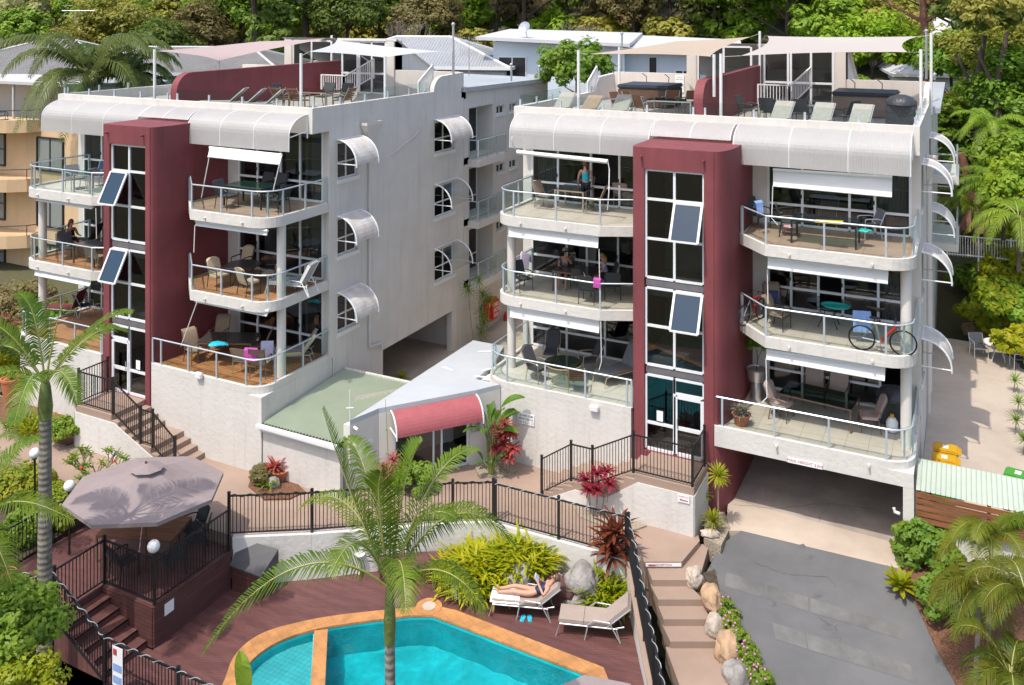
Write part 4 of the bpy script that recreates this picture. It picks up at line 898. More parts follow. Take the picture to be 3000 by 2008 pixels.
def fence(pts, label, rope=False, sub=3.0, **k):
    f = thing('pool_fence', label, 'fence', pts[0]); P = []
    for p, q in zip(pts, pts[1:]):
        p, q = Vector(p), Vector(q); n = max(1, round((q-p).length/sub)); P += [p+(q-p)*i/n for i in range(n)]
    P.append(Vector(pts[-1])); picket(f, P, **k)
    if rope:                                                    # a rope light wound round the top rail
        h = k.get('h', 1.12); r = MB(); path = []
        for p, q in zip(P, P[1:]):
            d = (q-p).normalized(); a = d.cross(Vector((0, 0, 1))).normalized(); bb = a.cross(d); n = int((q-p).length/.05)
            for i in range(n): ph = i*.05*2*PI/.42; path.append(p+(q-p)*i/n+Vector((0, 0, h))+(a*math.cos(ph)+bb*math.sin(ph))*.038)
        r.tube(path, .011, 5); r.build('rope_light', M['rope_grey'] if rope == 1 else M['black_metal'], f)
    return f
fence([(-18.4, 18.75, .25), (-16.55, 20.07, .16), (-13.4, 22.58, .01), (-12.4, 23.23, -.03)], 'black picket pool fence behind the tall palm, on the white wall', 2)
fence([(-12.3, 23.18, -.03), (-8.3, 23.28, -.04)], 'black picket pool fence between yellow green shrubs and rust red plant', 1, sub=2.0)
fence([(-8.22, 23.25, 0), (-7.0, 20.95, -.47), (-5.75, 18.6, -.87)], 'black picket pool fence running down beside the brown steps', 1, sub=1.6)
fence([(-18.25, 18.6, ZU), (-18.25, 16.04, ZU), (-20.1, 16.04, ZU), (-20.1, 14.6, ZU)], 'black picket fence round the umbrella deck with white globe lamp on its corner', sub=2.4, h=1.15)
fence([(-20.2, 14.55, ZU), (-18.2, 14.55, ZD), (-13.4, 14.55, ZD)], 'black picket fence with silver rope light along the pool stair', 1, sub=2.5, h=1.15)
fence([(-22.9, 14.3, ZU), (-22.85, 16.5, ZU), (-22.6, 18.7, ZU)], 'black picket fence between umbrella deck and leafy left garden', 0, sub=2)
fence([(-23.6, 14.2, ZU-.3), (-20.3, 14.5, ZU-.25)], 'black picket fence beside the tall trunk at the left corner', 1, sub=1.6, h=1.15)
# ---------------------------------------------------------------- signs with lettering
def text(parent, s, loc, size, m, ax, up=(0, 0, 1), name='lettering', align='CENTER', font_x=1.0):
    cu = bpy.data.curves.new(name, 'FONT'); cu.body = s; cu.size = size; cu.align_x = align; cu.align_y = 'CENTER'; cu.extrude = .001; cu.materials.append(m)
    tmp = bpy.data.objects.new(name, cu); C.objects.link(tmp); me = bpy.data.meshes.new_from_object(tmp.evaluated_get(bpy.context.evaluated_depsgraph_get())); bpy.data.objects.remove(tmp); me.name = name
    if not me.materials: me.materials.append(m)
    o = bpy.data.objects.new(name, me); C.objects.link(o); ax = Vector(ax).normalized(); up = Vector(up).normalized(); n = ax.cross(up)
    R = Matrix((ax*font_x, up, n)).transposed().to_4x4(); o.matrix_world = Matrix.Translation(Vector(loc)-wloc(parent)) @ R; o.parent = parent; return o
def sign(label, c, w, h, ax, lines, size, m='ink_dark', bm='paper', name='wall_sign', t=.02):
    c = Vector(c); ax = Vector(ax).normalized(); n = ax.cross(Vector((0, 0, 1))); g = thing(name, label, 'sign', c)
    b = MB(); b.extr([c-ax*w/2-Vector((0, 0, h/2)), c+ax*w/2-Vector((0, 0, h/2)), c+ax*w/2+Vector((0, 0, h/2)), c-ax*w/2+Vector((0, 0, h/2))], n*t); b.build('board', M[bm], g)
    for s, dz in lines: text(g, s, c+n*(t+.003)+Vector((0, 0, dz)), size, M[m], ax)
    return g
X1 = (1, 0, 0)
sign('white sign with red MAX. HEIGHT 2.0m lettering on the garage beam', at(2358, 1357, Y=26.645), .96, .15, X1, [('MAX. HEIGHT 2.0m', 0)], .115, 'ink_red')
g = sign('small white RECEPTION arrow sign on the white stair wall', at(2003, 1461, Y=25.065), .34, .22, X1, [('RECEPTION', .05)], .055, 'ink_red')
c = at(2003, 1461, Y=25.04); b = MB(); b.bar(c+Vector((-.08, -.004, -.05)), c+Vector((.12, -.004, -.05)), .012, .02); b.add([c+Vector((-.13, -.006, -.05)), c+Vector((-.07, -.006, -.08)), c+Vector((-.07, -.006, -.02))], [(0, 1, 2)]); b.build('arrow', M['ink_red'], g)
ra, rb = at(1890, 1652, Z=-.12), at(1996, 1652, Z=-.12); ax = (rb-ra).normalized(); g = sign('long white RECEPTION strip with arrow on the top step riser', (ra+rb)/2+Vector((.02, -.04, 0)), (rb-ra).length*.98, .09, ax, [('RECEPTION', 0)], .085, 'ink_red', t=.012)
c = ra+ax*.12+Vector((.025, -.06, 0)); b = MB(); b.bar(c, c+ax*.15, .012, .03); b.add([c-ax*.06, c+ax*.02+Vector((0, 0, .03)), c+ax*.02-Vector((0, 0, .03))], [(0, 1, 2)]); b.build('arrow', M['ink_red'], g)
c = at(1541, 1228, Y=26.645); g = sign('white STAIRS TO APARTMENTS sign on the base wall behind the red leaved plant', c, .62, .36, X1, [('STAIRS TO', .11), ('APARTMENTS', 0), ('5, 6, 7, 8, 11, 12', -.11)], .088)
MB().cbox(c+Vector((.22, -.025, .12)), .07, .006, .04).build('mark', M['ink_dark'], g)
# ---------------------------------------------------------------- reception building
zr = 2.45
rec = thing('reception_building', 'low white reception building with flat roof and maroon entrance awning', 'building', (-15.8, 26, 0))
q0, q1, q2, q3 = Vector((-16.8, 22.15)), Vector((-16.5, 23.25)), Vector((-14.42, 25.88)), Vector((-13.95, 26.63))
poly = [q0, q1, q2, q3, Vector((-14.9, 26.64)), Vector((-14.95, 27.9)), Vector((-15.45, 29.8)), Vector((-16.78, 29.8))]
b = MB(); b.prism([(p.x, p.y) for p in poly], zr-.16, zr); b.build('roof', M['roof_white'] if 'roof_white' in M else mat('roof_white', (.42, .445, .47), .6, (.5, .06)), rec)
for px, py, a in ((1420, 1030, .6), (1310, 1080, 2.9), (1430, 1082, 1.1), (1410, 1104, .2)):
    p = at(px, py, Z=zr+.012); b = MB(); b.cbox(p, .5, .12, .006, a); b.build('roof_patch', M['white_paint'], rec)
e = (q2-q1).normalized(); ev = Vector((e.x, e.y, 0)); nv = Vector((e.y, -e.x, 0)); wlen = (q2-q1).length
b = MB()
def q3d(p, z): return Vector((p.x, p.y, z))
# fin wall, narrow lit pier, door opening, right pier, rear wall
b.prism([(q0.x, q0.y), (q1.x, q1.y), (q1.x-.22, q1.y+.1), (q0.x-.24, q0.y)], -.1, zr-.16)
wallgrid(b, q3d(q1, -.05), ev, wlen, zr-.11, -nv*.2, [(.52, wlen-.28, .06, 2.0)])
b.prism([(q2.x, q2.y), (q3.x, q3.y), (q3.x-.2, q3.y), (q2.x-.25, q2.y+.1)], -.1, zr-.16)
b.box(-17.0, -16.78, 23.0, 29.75, .1, zr-.16); b.prism([(-15.45, 29.6), (-16.78, 29.6), (-16.78, 29.8), (-15.45, 29.8)], .1, zr-.16)
b.build('wall', M['white_render'], rec)
b = MB(); o1 = q3d(q1, 0)-nv*1.8; b.quad(o1+ev*-.3, o1+ev*3.2, o1+ev*3.2+Vector((0, 0, 2.2)), o1+ev*-.3+Vector((0, 0, 2.2))); b.build('interior_wall', M['beige_render'], rec)
b = MB(); o2 = q3d(q1, .02); b.quad(o2+ev*.3-nv*.1, o2+ev*3.2-nv*.1, o2+ev*3.2-nv*1.8, o2+ev*.3-nv*1.8); b.build('interior_floor', M['band_grey'], rec)
w0 = .52; w1 = wlen-.28; o = q3d(q1, .02)-nv*.1; span = w1-w0
fr = window_set(rec, 'entrance_glazing', o+ev*w0, ev, nv, [.03, span*.52, span*.63, span-.03], [.03, 1.96], .06, .07, skip=[(2, 0)])
b = MB(); b.extr([o+ev*(w0+span*.5)+nv*.05+Vector((0, 0, 1.35)), o+ev*(w0+span*.57)+nv*.05+Vector((0, 0, 1.35)), o+ev*(w0+span*.57)+nv*.05+Vector((0, 0, 1.7)), o+ev*(w0+span*.5)+nv*.05+Vector((0, 0, 1.7))], nv*.005); b.build('door_notice', M['paper'], rec)
b = MB(); b.extr([o+ev*(w0+span*.585)+nv*.05+Vector((0, 0, 1.5)), o+ev*(w0+span*.62)+nv*.05+Vector((0, 0, 1.5)), o+ev*(w0+span*.62)+nv*.05+Vector((0, 0, 1.72)), o+ev*(w0+span*.585)+nv*.05+Vector((0, 0, 1.72))], nv*.005); b.build('door_notice', M['ink_red'], rec)
# curved maroon awning
n = 9; prof = [(.62*math.sin(PI/2*k/n)+.04, 2.32-.62*(1-math.cos(PI/2*k/n))) for k in range(n+1)]; a0, a1 = q3d(q1, 0)+ev*.38, q3d(q1, 0)+ev*(wlen-.05); b = MB()
for (d0_, z0), (d1_, z1) in zip(prof, prof[1:]): b.quad(a0+nv*d0_+Vector((0, 0, z0)), a1+nv*d0_+Vector((0, 0, z0)), a1+nv*d1_+Vector((0, 0, z1)), a0+nv*d1_+Vector((0, 0, z1)))
aw = b.build('entrance_awning', M['cloth_awning'], rec, smooth=True); f = MB()
for a in (a0, a1): f.tube([a+nv*d+Vector((0, 0, z)) for d, z in prof]+[a+nv*.66+Vector((0, 0, 1.62))], .028, 6); f.tube([a+Vector((0, 0, 1.75)), a+nv*.64+Vector((0, 0, 1.72))], .028, 6)
f.build('awning_frame', M['white_paint'], aw)
# intercom box and key safe beside the door, sign on the shaded fin, aerial and cameras
t = q3d(q2, 0)-ev*.12+nv*.02; b = MB(); b.cbox(t+nv*.08+Vector((0, 0, 1.32)), .26, .16, .32, math.atan2(ev.y, ev.x)); b.build('letter_box', M['silver'], rec); b = MB(); b.cbox(t+nv*.06+Vector((0, 0, 1.62)), .2, .12, .24, math.atan2(ev.y, ev.x)); b.build('intercom', M['white_paint'], rec)
fx = (q1-q0).normalized(); fax = Vector((fx.x, fx.y, 0)); fn = Vector((fx.y, -fx.x, 0)); c = q3d(q0, 0)+fax*.62+Vector((0, 0, 1.35))+fn*.004
sign('grey lettered STAIRS TO APARTMENTS sign on the shaded reception wall', c, .5, .5, fax, [('STAIRS TO', .14), ('APARTMENTS', .03), ('1, 2, 3, 4, 9, 10', -.08)], .075, t=.006, bm='white_paint')
b = MB(); a = q3d(q0, zr); b.tube([a, a+Vector((0, 0, .95))], .012, 6); b.tube([a+Vector((-.12, 0, .35)), a+Vector((.15, 0, .42))], .02, 6); b.tube([a+fax*.15+fn*.02+Vector((0, 0, -.25)), a+fax*.15+fn*.2+Vector((0, 0, -.28))], .045, 8); b.tube([a+fax*.1+fn*.02+Vector((0, 0, -.75)), a+fax*.1+fn*.2+Vector((0, 0, -.78))], .045, 8); b.build('security_camera', M['white_paint'], rec)
# ---------------------------------------------------------------- green roofed annexe and its front wall
sh = thing('annexe', 'low annexe with pale green corrugated roof and white front wall', 'shed', (-18.4, 23.5, .2))
b = MB(); n = 24; ya, yb_ = 21.75, 25.9; za, zb_ = 1.86, 2.12
for k in range(n):
    x0_, x1_ = -19.93+3.0*k/n, -19.93+3.0*(k+1)/n
    for (p, dz0), (q, dz1) in (((x0_, 0), ((x0_+x1_)/2, .07)), (((x0_+x1_)/2, .07), (x1_, 0))): b.quad((p, ya, za+dz0), (q, ya, za+dz1), (q, yb_, zb_+dz1), (p, yb_, zb_+dz0))
b.build('roof', M['green_roof'], sh)
b = MB(); b.box(-19.96, -16.95, 21.68, 21.78, 1.66, 1.84); b.bar((-20.05, 21.62, 1.84), (-16.9, 21.62, 1.8), .12, .09); b.build('gutter', M['white_paint'], sh)
b = MB(); b.box(-19.95, -16.9, 21.8, 21.95, -.05, 1.66); b.build('wall', M['white_render_rough'], sh)
b = MB(); b.box(-19.9, -16.9, 25.9, 26.0, .1, 2.2); b.build('rear_wall', M['white_render'], sh)
# ---------------------------------------------------------------- bin store on the right: white wall, timber screen, green roof
bs = thing('bin_store', 'bin enclosure with pale green metal roof and white wall at right', 'shed', (1, 27, 0))
b = MB(); n = 44
for k in range(n):
    x0_, x1_ = -1.2+5.4*k/n, -1.2+5.4*(k+1)/n
    for (p, dz0), (q, dz1) in (((x0_, 0), (x0_*.3+x1_*.7, .0)), ((x0_*.3+x1_*.7, .0), ((x0_*.15+x1_*.85), .014)), ((x0_*.15+x1_*.85, .03), (x1_, 0))): b.quad((p, 26.55, 1.98+dz0), (q, 26.55, 1.98+dz1), (q, 28.0, 2.2+dz1), (p, 28.0, 2.2+dz0))
b.build('roof', M['green_roof_pale'] if 'green_roof_pale' in M else mat('green_roof_pale', (.40, .46, .385), .5, (.6, .08)), bs)
b = MB(); b.box(-1.24, 6, 26.68, 26.86, -.6, 1.12); b.build('wall', M['white_render_rough'], bs)
b = MB()
for k in range(5): b.box(-1.2, 4.6, 26.52, 26.56, 1.14+.165*k, 1.27+.165*k)
for x in (-1.1, .5, 2.1, 3.7): b.box(x, x+.09, 26.57, 26.66, .9, 1.98)
b.build('timber_screen', M['timber'], bs)
# fire hose reel cabinet and extinguisher at the rear passage
c = Vector((-17.2, 37.4, 3.1)); c = at(1440, 905, X=-19.7); g = thing('hose_reel_cover', 'red fire hose reel cover with white lettering on the passage wall', 'hose reel', c)
b = MB(); b.rbox(c, .5, .9, 1.0, .12); b.build('cover', M['red_paint'], g, smooth=True); text(g, 'FIRE\nHOSE\nREEL', c+Vector((.255, .05, 0)), .24, M['paper'], (0, 1, 0))
c = at(1481, 937, X=-19.7); b = MB(); b.lathe(c-Vector((0, 0, .3)), [(.11, 0), (.11, .5), (.05, .6), (.04, .68)], 12); g = b.build('fire_extinguisher', M['red_paint'], loc=c); tag(g, 'red fire extinguisher hanging on the passage wall behind the column', 'extinguisher')
# ---------------------------------------------------------------- furniture kinds (each built once, then copied)
for n_, c_ in dict(sling_dark=(.045, .05, .055), sling_taupe=(.26, .20, .15), sling_tan=(.27, .20, .14), sling_brown=(.17, .085, .045), sling_grey=(.17, .18, .19), cushion_sand=(.52, .40, .28), cushion_mauve=(.36, .28, .25), sling_pale=(.30, .29, .255), cushion_grey=(.055, .058, .065), blue_fabric=(.03, .07, .14)).items():
    mat(n_, c_, .85, (9, .1), (60, .2))
mat('frame_black', (.02, .02, .022), .4); mat('frame_silver', (.50, .52, .54), .35, metal=.6); mat('frame_bronze', (.13, .085, .06), .4); mat('frame_champagne', (.42, .34, .25), .35, metal=.5); mat('cane', (.55, .38, .19), .5); mat('plastic_white', (.74, .74, .74), .4)
mat('table_dark', (.05, .045, .042), .25); mat('spa_cover', (.035, .040, .055), .5, (3, .15)); mat('spa_side', (.10, .055, .035), .6, (2, .2)); mat('spa_side_pale', (.24, .18, .14), .6, (2, .1)); mat('bbq_cover', (.04, .042, .05), .4, bump=(9, .6, .05))
def chair(kind, frame, seatm, back=.46, high=.92, w=.5, arms=True, cushion=False, curved=False, recl=.16, slats=False):
    """outdoor chair facing -Y: seat, backrest, arms and four legs, each a part"""
    t = thing('outdoor_chair', 'chair', 'chair')
    fr = M[frame]; sm = M[seatm]; hw = w/2
    s = MB(); s.rbox((0, 0, .43), w, .5, .09 if cushion else .03, .014); s.build('seat', sm, t)
    b = MB(); y0, z0 = .23, .43; y1, z1 = y0+recl, high
    if curved:
        n = 7
        for k in range(n):
            a0, a1 = k/n, (k+1)/n; f = lambda a: (y0+recl*a+.10*a*a, z0+(z1-z0)*math.sin(a*PI/2*.92)); (ya, za), (yb_, zb_) = f(a0), f(a1)
            b.extr([(-hw, ya, za), (hw, ya, za), (hw, yb_, zb_), (-hw, yb_, zb_)], (0, .03, .01))
    elif slats:
        for k in range(5): a = .15+.17*k; b.cbox((0, y0+recl*a, z0+(z1-z0)*a), w-.04, .025, .06, 0, 0, -.25)
    elif cushion:
        nn = 5; pr = [(-hw*.95, 0), (hw*.95, 0)] + [(hw*.95*math.cos(PI/2*k/nn*1)*1, .82+.18*math.sin(PI/2*k/nn)) for k in range(nn)] + [(-hw*.95*math.sin(PI/2*k/nn), .82+.18*math.cos(PI/2*k/nn)) for k in range(nn+1)]
        b.extr([(x, y0-.04+recl*a, z0+.02+(z1-z0)*a) for x, a in pr], (0, .09, .02))
    else: b.extr([(-hw, y0, z0+.05), (hw, y0, z0+.05), (hw*.96, y1, z1), (-hw*.96, y1, z1)], (0, .025, .005))
    b.build('backrest', sm, t, smooth=curved)
    for sx in (-1, 1):
        x = sx*(hw+.02)
        MB().tube([(x, -.26, 0), (x, -.24, .43 if not arms else .64)], .016, 6).build('leg', fr, t)
        MB().tube([(x, .30, 0), (x, .22, .44), (x, y0+recl+.02, high-.02)], .016, 6).build('leg', fr, t)
        if arms: MB().tube([(x, -.25, .63), (x, -.18, .66), (x, .15, .66), (x, .29, .62)], .02, 6).build('armrest', fr, t)
    MB().tube([(-hw, -.24, .40), (hw, -.24, .40)], .013, 5).build('seat_frame', fr, t)
    return t
def table(L_=1.5, W_=.9, h=.73, top='table_glass', frame='frame_black', round_=False, rim=True):
    t = thing('outdoor_table', 'table', 'table'); b = MB()
    if round_:
        b.lathe((0, 0, 0), [(L_/2-.004, h-.012), (L_/2, h-.006), (L_/2-.004, h)], 32); b.build('table_top', M[top], t)
        r = MB(); r.tube([(L_/2*.98*math.cos(k*PI/16), L_/2*.98*math.sin(k*PI/16), h-.03) for k in range(33)], .018, 6); r.build('rim', M[frame], t)
        for k in range(4):
            a = PI/4+k*PI/2; MB().tube([(L_/2*.9*math.cos(a), L_/2*.9*math.sin(a), h-.04), (.18*math.cos(a), .18*math.sin(a), .38), (L_/2*.62*math.cos(a), L_/2*.62*math.sin(a), 0)], .017, 6).build('leg', M[frame], t)
    else:
        b.rbox((0, 0, h-.008), L_, W_, .016, .005); b.build('table_top', M[top], t)
        r = MB(); x, y = L_/2-.025, W_/2-.025
        for p, q in (((-x, -y), (x, -y)), ((x, -y), (x, y)), ((x, y), (-x, y)), ((-x, y), (-x, -y))): r.bar((*p, h-.045), (*q, h-.045), .04, .05)
        r.build('rim', M[frame], t)
        for sx in (-1, 1):
            for sy in (-1, 1): MB().bar((sx*(x-.01), sy*(y-.01), h-.07), (sx*(x-.01), sy*(y-.01), 0), .05).build('leg', M[frame], t)
    return t
def lounger(seatm='sling_pale', frame='frame_silver', cushion=False, arms=True, back=50):
    """sun lounger along X, head at +X"""
    t = thing('sun_lounger', 'lounger', 'lounger'); a = math.radians(back); h = .34; d = .09 if cushion else .03; w = .6
    hx = .28; e = (hx+.78*math.cos(a), h+.78*math.sin(a))
    s = MB(); s.extr([(-.95, -w/2, h), (-.32, -w/2, h), (-.32, w/2, h), (-.95, w/2, h)], (0, 0, d)); s.extr([(-.31, -w/2, h), (hx, -w/2, h), (hx, w/2, h), (-.31, w/2, h)], (0, 0, d)); s.build('seat_pad', M[seatm], t)
    b = MB(); b.extr([(hx, -w/2, h), (e[0], -w/2, e[1]), (e[0], w/2, e[1]), (hx, w/2, h)], (-d*math.sin(a), 0, d*math.cos(a))); b.build('backrest', M[seatm], t)
    f = MB()
    for sy in (-1, 1):
        y = sy*(w/2+.02); f.tube([(-1.02, y, 0), (-.93, y, h-.02), (.55, y, h-.02)], .018, 6); f.tube([(hx, y, h), (e[0]+.02, y, e[1])], .018, 6); f.tube([(.62, y, 0), (.5, y, h), (e[0]*.75+hx*.25, y, h+.05)], .016, 6)
        if arms: f.tube([(-.28, y+sy*.04, 0), (-.2, y+sy*.04, h+.05), (-.05, y+sy*.04, h+.17), (.35, y+sy*.04, h+.14), (.62, y+sy*.04, 0)], .02, 6)
    f.build('frame', M[frame], t); return t
PROTO = {}
def place(key, make, loc, rz, label, group=None):
    """first use moves the prototype itself, later uses are copies with copies of every part"""
    if key not in PROTO: o = PROTO[key] = make(); o.location = loc; o.rotation_euler = (0, 0, rz); o['label'] = label
    else:
        o = dup(PROTO[key], loc, rz, label)
        if not group and 'group' in o: del o['group']
    if group: o['group'] = group
    return o
D = math.radians
KD = dict(
 dark=lambda: chair('dark', 'frame_black', 'sling_dark', high=.95), taupe=lambda: chair('taupe', 'frame_champagne', 'sling_taupe', high=.92, arms=False),
 brown=lambda: chair('brown', 'frame_silver', 'sling_brown', high=.9), tan=lambda: chair('tan', 'frame_black', 'cushion_sand', high=1.0, cushion=False, curved=True),
 sand=lambda: chair('sand', 'frame_black', 'cushion_sand', high=.95, cushion=True), mauve=lambda: chair('mauve', 'frame_bronze', 'cushion_mauve', high=1.02, w=.58, cushion=True, recl=.22),
 sling=lambda: chair('sling', 'frame_bronze', 'sling_tan', high=1.05, curved=True, recl=.18), grey=lambda: chair('grey', 'frame_silver', 'sling_grey', high=.9),
 grecl=lambda: chair('grecl', 'frame_champagne', 'cushion_grey', high=1.05, cushion=True, recl=.3), strap=lambda: chair('strap', 'frame_champagne', 'sling_brown', high=.95, slats=True, recl=.26),
 blue=lambda: chair('blue', 'frame_silver', 'blue_fabric', high=.9), wicker=lambda: chair('wicker', 'frame_black', 'sling_tan', high=.95, curved=True, recl=.12), white=lambda: chair('white', 'plastic_white', 'sling_grey', high=.88, arms=True))
def ch(kind, px, py, Z, rz, label, group=None): return place('chair_'+kind, KD[kind], at(px, py, Z=Z), D(rz), label, group)
fl = lambda E_, lv: E_[lv]-.056
# --- left block, top floor left terrace: grey chairs and glass table
z = fl(EL, 2)
place('tbl_sq', lambda: table(.95, .9, frame='frame_silver'), at(268, 560, Z=z), 0, 'square glass table with silver legs on the top left balcony of the left block')
ch('grey', 222, 555, z, 75, 'grey sling chair left of the square glass table on the top left balcony')
ch('blue', 288, 545, z, 10, 'blue backed chair half behind the maroon tower on the top left balcony')
# --- left block, second floor left terrace: woman reading
z = fl(EL, 1)
place('tbl_dark', lambda: table(1.2, .8, top='table_dark', frame='frame_bronze'), at(270, 770, Z=z), 0, 'low dark table beside the seated woman on the left balcony')
ch('taupe', 207, 745, z, 100, 'brown chair carrying the seated woman on the left balcony')
ch('taupe', 283, 785, z, 190, 'tan backed chair nearest the rail on the seated woman balcony')
ch('dark', 190, 760, z, 60, 'long dark sling footrest chair in front of the seated woman')
place('lounge_dark', lambda: lounger('sling_dark', 'frame_black', back=60, arms=False), at(250, 728, Z=z), D(20), 'dark grey upright lounger behind the seated woman on the left balcony')
# --- left block, ground floor left terrace
z = fl(EL, 0)
place('lounge_maroon', lambda: lounger('maroon_sling', 'frame_silver', back=68, arms=False) if mat('maroon_sling', (.16, .03, .03), .8) else None, at(205, 925, Z=z), D(15), 'deep red sling lounger on the ground floor left terrace')
ch('blue', 248, 925, z, 160, 'navy chair beside the red lounger on the ground floor left terrace')
# --- left block, top floor right: dark set round green glass table
z = fl(EL, 2)
place('tbl_green', lambda: table(1.75, 1.0, top='table_green', frame='frame_black') if mat('table_green', (.06, .13, .09), .12) else None, at(738, 602, Z=z), 0, 'long green glass table on the top right balcony of the left block')
for px, py, rz, lab in ((665, 610, 90, 'dark chair at the left end of the green glass table'), (768, 583, 0, 'dark chair behind the green glass table, on its left'), (806, 590, 0, 'dark chair behind the green glass table, on its right'), (815, 622, -95, 'dark chair at the right end of the green glass table')): ch('dark', px, py, z, rz, lab, 'chairs round the green glass table')
# --- left block, second floor right: sand cushion chairs and striped white lounger
z = fl(EL, 1)
place('tbl_round_dark', lambda: table(1.2, 1.2, top='table_dark', frame='frame_black', round_=True), at(712, 835, Z=z), 0, 'round dark table between sand cushion chairs on the middle right balcony')
for px, py, rz, lab in ((642, 842, 80, 'sand cushion chair beside the maroon wall, turned sideways'), (708, 805, 0, 'sand cushion chair behind the round dark table'), (730, 862, 165, 'sand cushion chair with its back to the rail'), (792, 838, -70, 'sand cushion chair by the sliding door, in shade')): ch('sand', px, py, z, rz, lab, 'sand cushion chairs round the dark table')
mat('stripe_bw', (.6, .6, .58), .8)
def striped(name, cols, scale, rot=(0, 0, 0)):
    m = bpy.data.materials.new(name); m.use_nodes = True; N = m.node_tree.nodes; L = m.node_tree.links; tc = N.new('ShaderNodeTexCoord'); sx = N.new('ShaderNodeSeparateXYZ'); mu = N.new('ShaderNodeMath'); mu.operation = 'MULTIPLY'; mu.inputs[1].default_value = scale; fr = N.new('ShaderNodeMath'); fr.operation = 'FRACT'; cr = N.new('ShaderNodeValToRGB'); cr.color_ramp.interpolation = 'CONSTANT'
    L.new(tc.outputs['Object'], sx.inputs[0]); L.new(sx.outputs[1], mu.inputs[0]); L.new(mu.outputs[0], fr.inputs[0]); L.new(fr.outputs[0], cr.inputs[0]); L.new(cr.outputs[0], N['Principled BSDF'].inputs['Base Color']); N['Principled BSDF'].inputs['Roughness'].default_value = .85
    e = cr.color_ramp.elements
    while len(e) < len(cols): e.new(.5)
    for k, c in enumerate(cols): e[k].position = k/len(cols); e[k].color = (*c, 1)
    M[name] = m; return m
striped('stripe_bw', [(.62, .62, .6), (.03, .05, .09)], 9)
striped('stripe_rainbow', [(.5, .4, .1), (.05, .05, .2), (.45, .05, .06), (.6, .58, .55), (.1, .2, .5), (.1, .25, .12), (.3, .08, .3), (.6, .55, .3)], 3.4)
place('lounge_bw', lambda: lounger('stripe_bw', 'plastic_white', True, back=62), at(870, 858, Z=z), D(12), 'white plastic lounger with black and white striped pad on the middle balcony')
# --- left block, ground terrace: timber deck, taupe chairs, towels
z = EL[0]+.12-.056
place('tbl_rect_dark', lambda: table(1.9, 1.05, top='table_dark', frame='frame_bronze'), at(672, 1050, Z=z), D(25), 'long dark bronze table on the orange timber terrace')
for px, py, rz, lab in ((572, 1060, 75, 'taupe sling chair nearest the maroon tower wall on the timber terrace'), (640, 1020, 20, 'taupe sling chair at the rear left of the dark bronze table'), (760, 1045, -60, 'chair draped with pale towel behind the dark bronze table'), (715, 1090, 190, 'chair draped with bright swimwear near the rail'), (765, 1100, 200, 'dark chair with its back to the rounded rail corner')): ch('sling' if 'draped' not in lab else 'taupe', px, py, z, rz, lab)
place('lounge_rainbow', lambda: lounger('stripe_rainbow', 'frame_silver', True, back=55, arms=False), at(865, 1060, Z=z), D(35), 'lounger with rainbow striped pad and white towel at the terrace corner')
# --- right block, top floor left
z = fl(ER, 2)
place('tbl_sq2', lambda: table(1.15, 1.0, frame='frame_champagne'), at(1682, 610, Z=z), 0, 'glass topped table in front of the woman in turquoise')
for px, py, rz, lab in ((1598, 608, 80, 'brown sling chair left of the glass table on the turquoise woman balcony'), (1708, 592, -10, 'brown sling chair with its back toward the woman in turquoise'), (1742, 620, -80, 'brown sling chair right of the glass table on the turquoise woman balcony'), (1826, 606, 180, 'brown sling chair beside the maroon tower on the turquoise woman balcony')): ch('taupe', px, py, z, rz, lab, 'brown sling chairs round the glass table')
# --- right block, second floor left (man and girl)
z = fl(ER, 1)
place('tbl_dark2', lambda: table(1.5, 1.0, top='table_dark', frame='frame_bronze'), at(1690, 850, Z=z), 0, 'dark table carrying the laptops of the man and girl')
ch('dark', 1655, 838, z, 10, 'dark chair under the man in the grey shirt', None); ch('dark', 1775, 848, z, -60, 'dark chair under the girl in the pale blue shirt', None)
ch('dark', 1530, 850, z, 60, 'dark chair holding a pink and purple towel by the corner column', None); ch('dark', 1725, 885, z, 185, 'dark chair with its back to the rail in front of the laptops', None); ch('dark', 1795, 872, z, 200, 'empty dark chair right of the girl, next to the tower', None)
place('chair_highback', lambda: chair('hb', 'frame_champagne', 'sling_pale', high=1.15, w=.62, curved=True, arms=False), at(1712, 815, Z=z), D(0), 'pale wicker wing chair just inside the open sliding door')
# --- right block, ground terrace left: round cane table, grey cushions
z = fl(ER, 0)
place('tbl_cane', lambda: table(1.25, 1.25, frame='cane', round_=True), at(1650, 1125, Z=z), 0, 'round glass table on cane frame on the pale tiled terrace')
for px, py, rz, lab, k in ((1575, 1115, 75, 'reclining chair with dark cushion left of the cane table', 'grecl'), (1615, 1068, 15, 'reclining chair with dark cushion behind the cane table', 'grecl'), (1722, 1090, -50, 'reclining chair with dark cushion right of the cane table', 'grecl'), (1690, 1145, 200, 'strapped reclining chair with its back to the rail near the cane table', 'strap')): ch(k, px, py, z, rz, lab)
place('lounge_grey', lambda: lounger('sling_grey', 'cane', True, back=62, arms=False), at(1822, 1110, Z=z), D(60), 'grey padded cane lounger beside the left flank of the right tower')
# --- right block, top floor right
z = fl(ER, 2)
place('tbl_dark3', lambda: table(1.9, 1.0, top='table_glass', frame='frame_black'), at(2418, 712, Z=z), 0, 'long dark glass table holding a yellow diving fin')
for px, py, rz, lab in ((2222, 668, 60, 'dark chair with pale blue towel by the maroon tower wall'), (2312, 690, 100, 'dark chair with red magazine at the left end of the long table'), (2428, 668, 0, 'grey backed chair behind the yellow diving fin'), (2546, 700, -60, 'grey backed chair at the right end holding clothes')): ch('dark' if px < 2400 else 'grey', px, py, z, rz, lab)
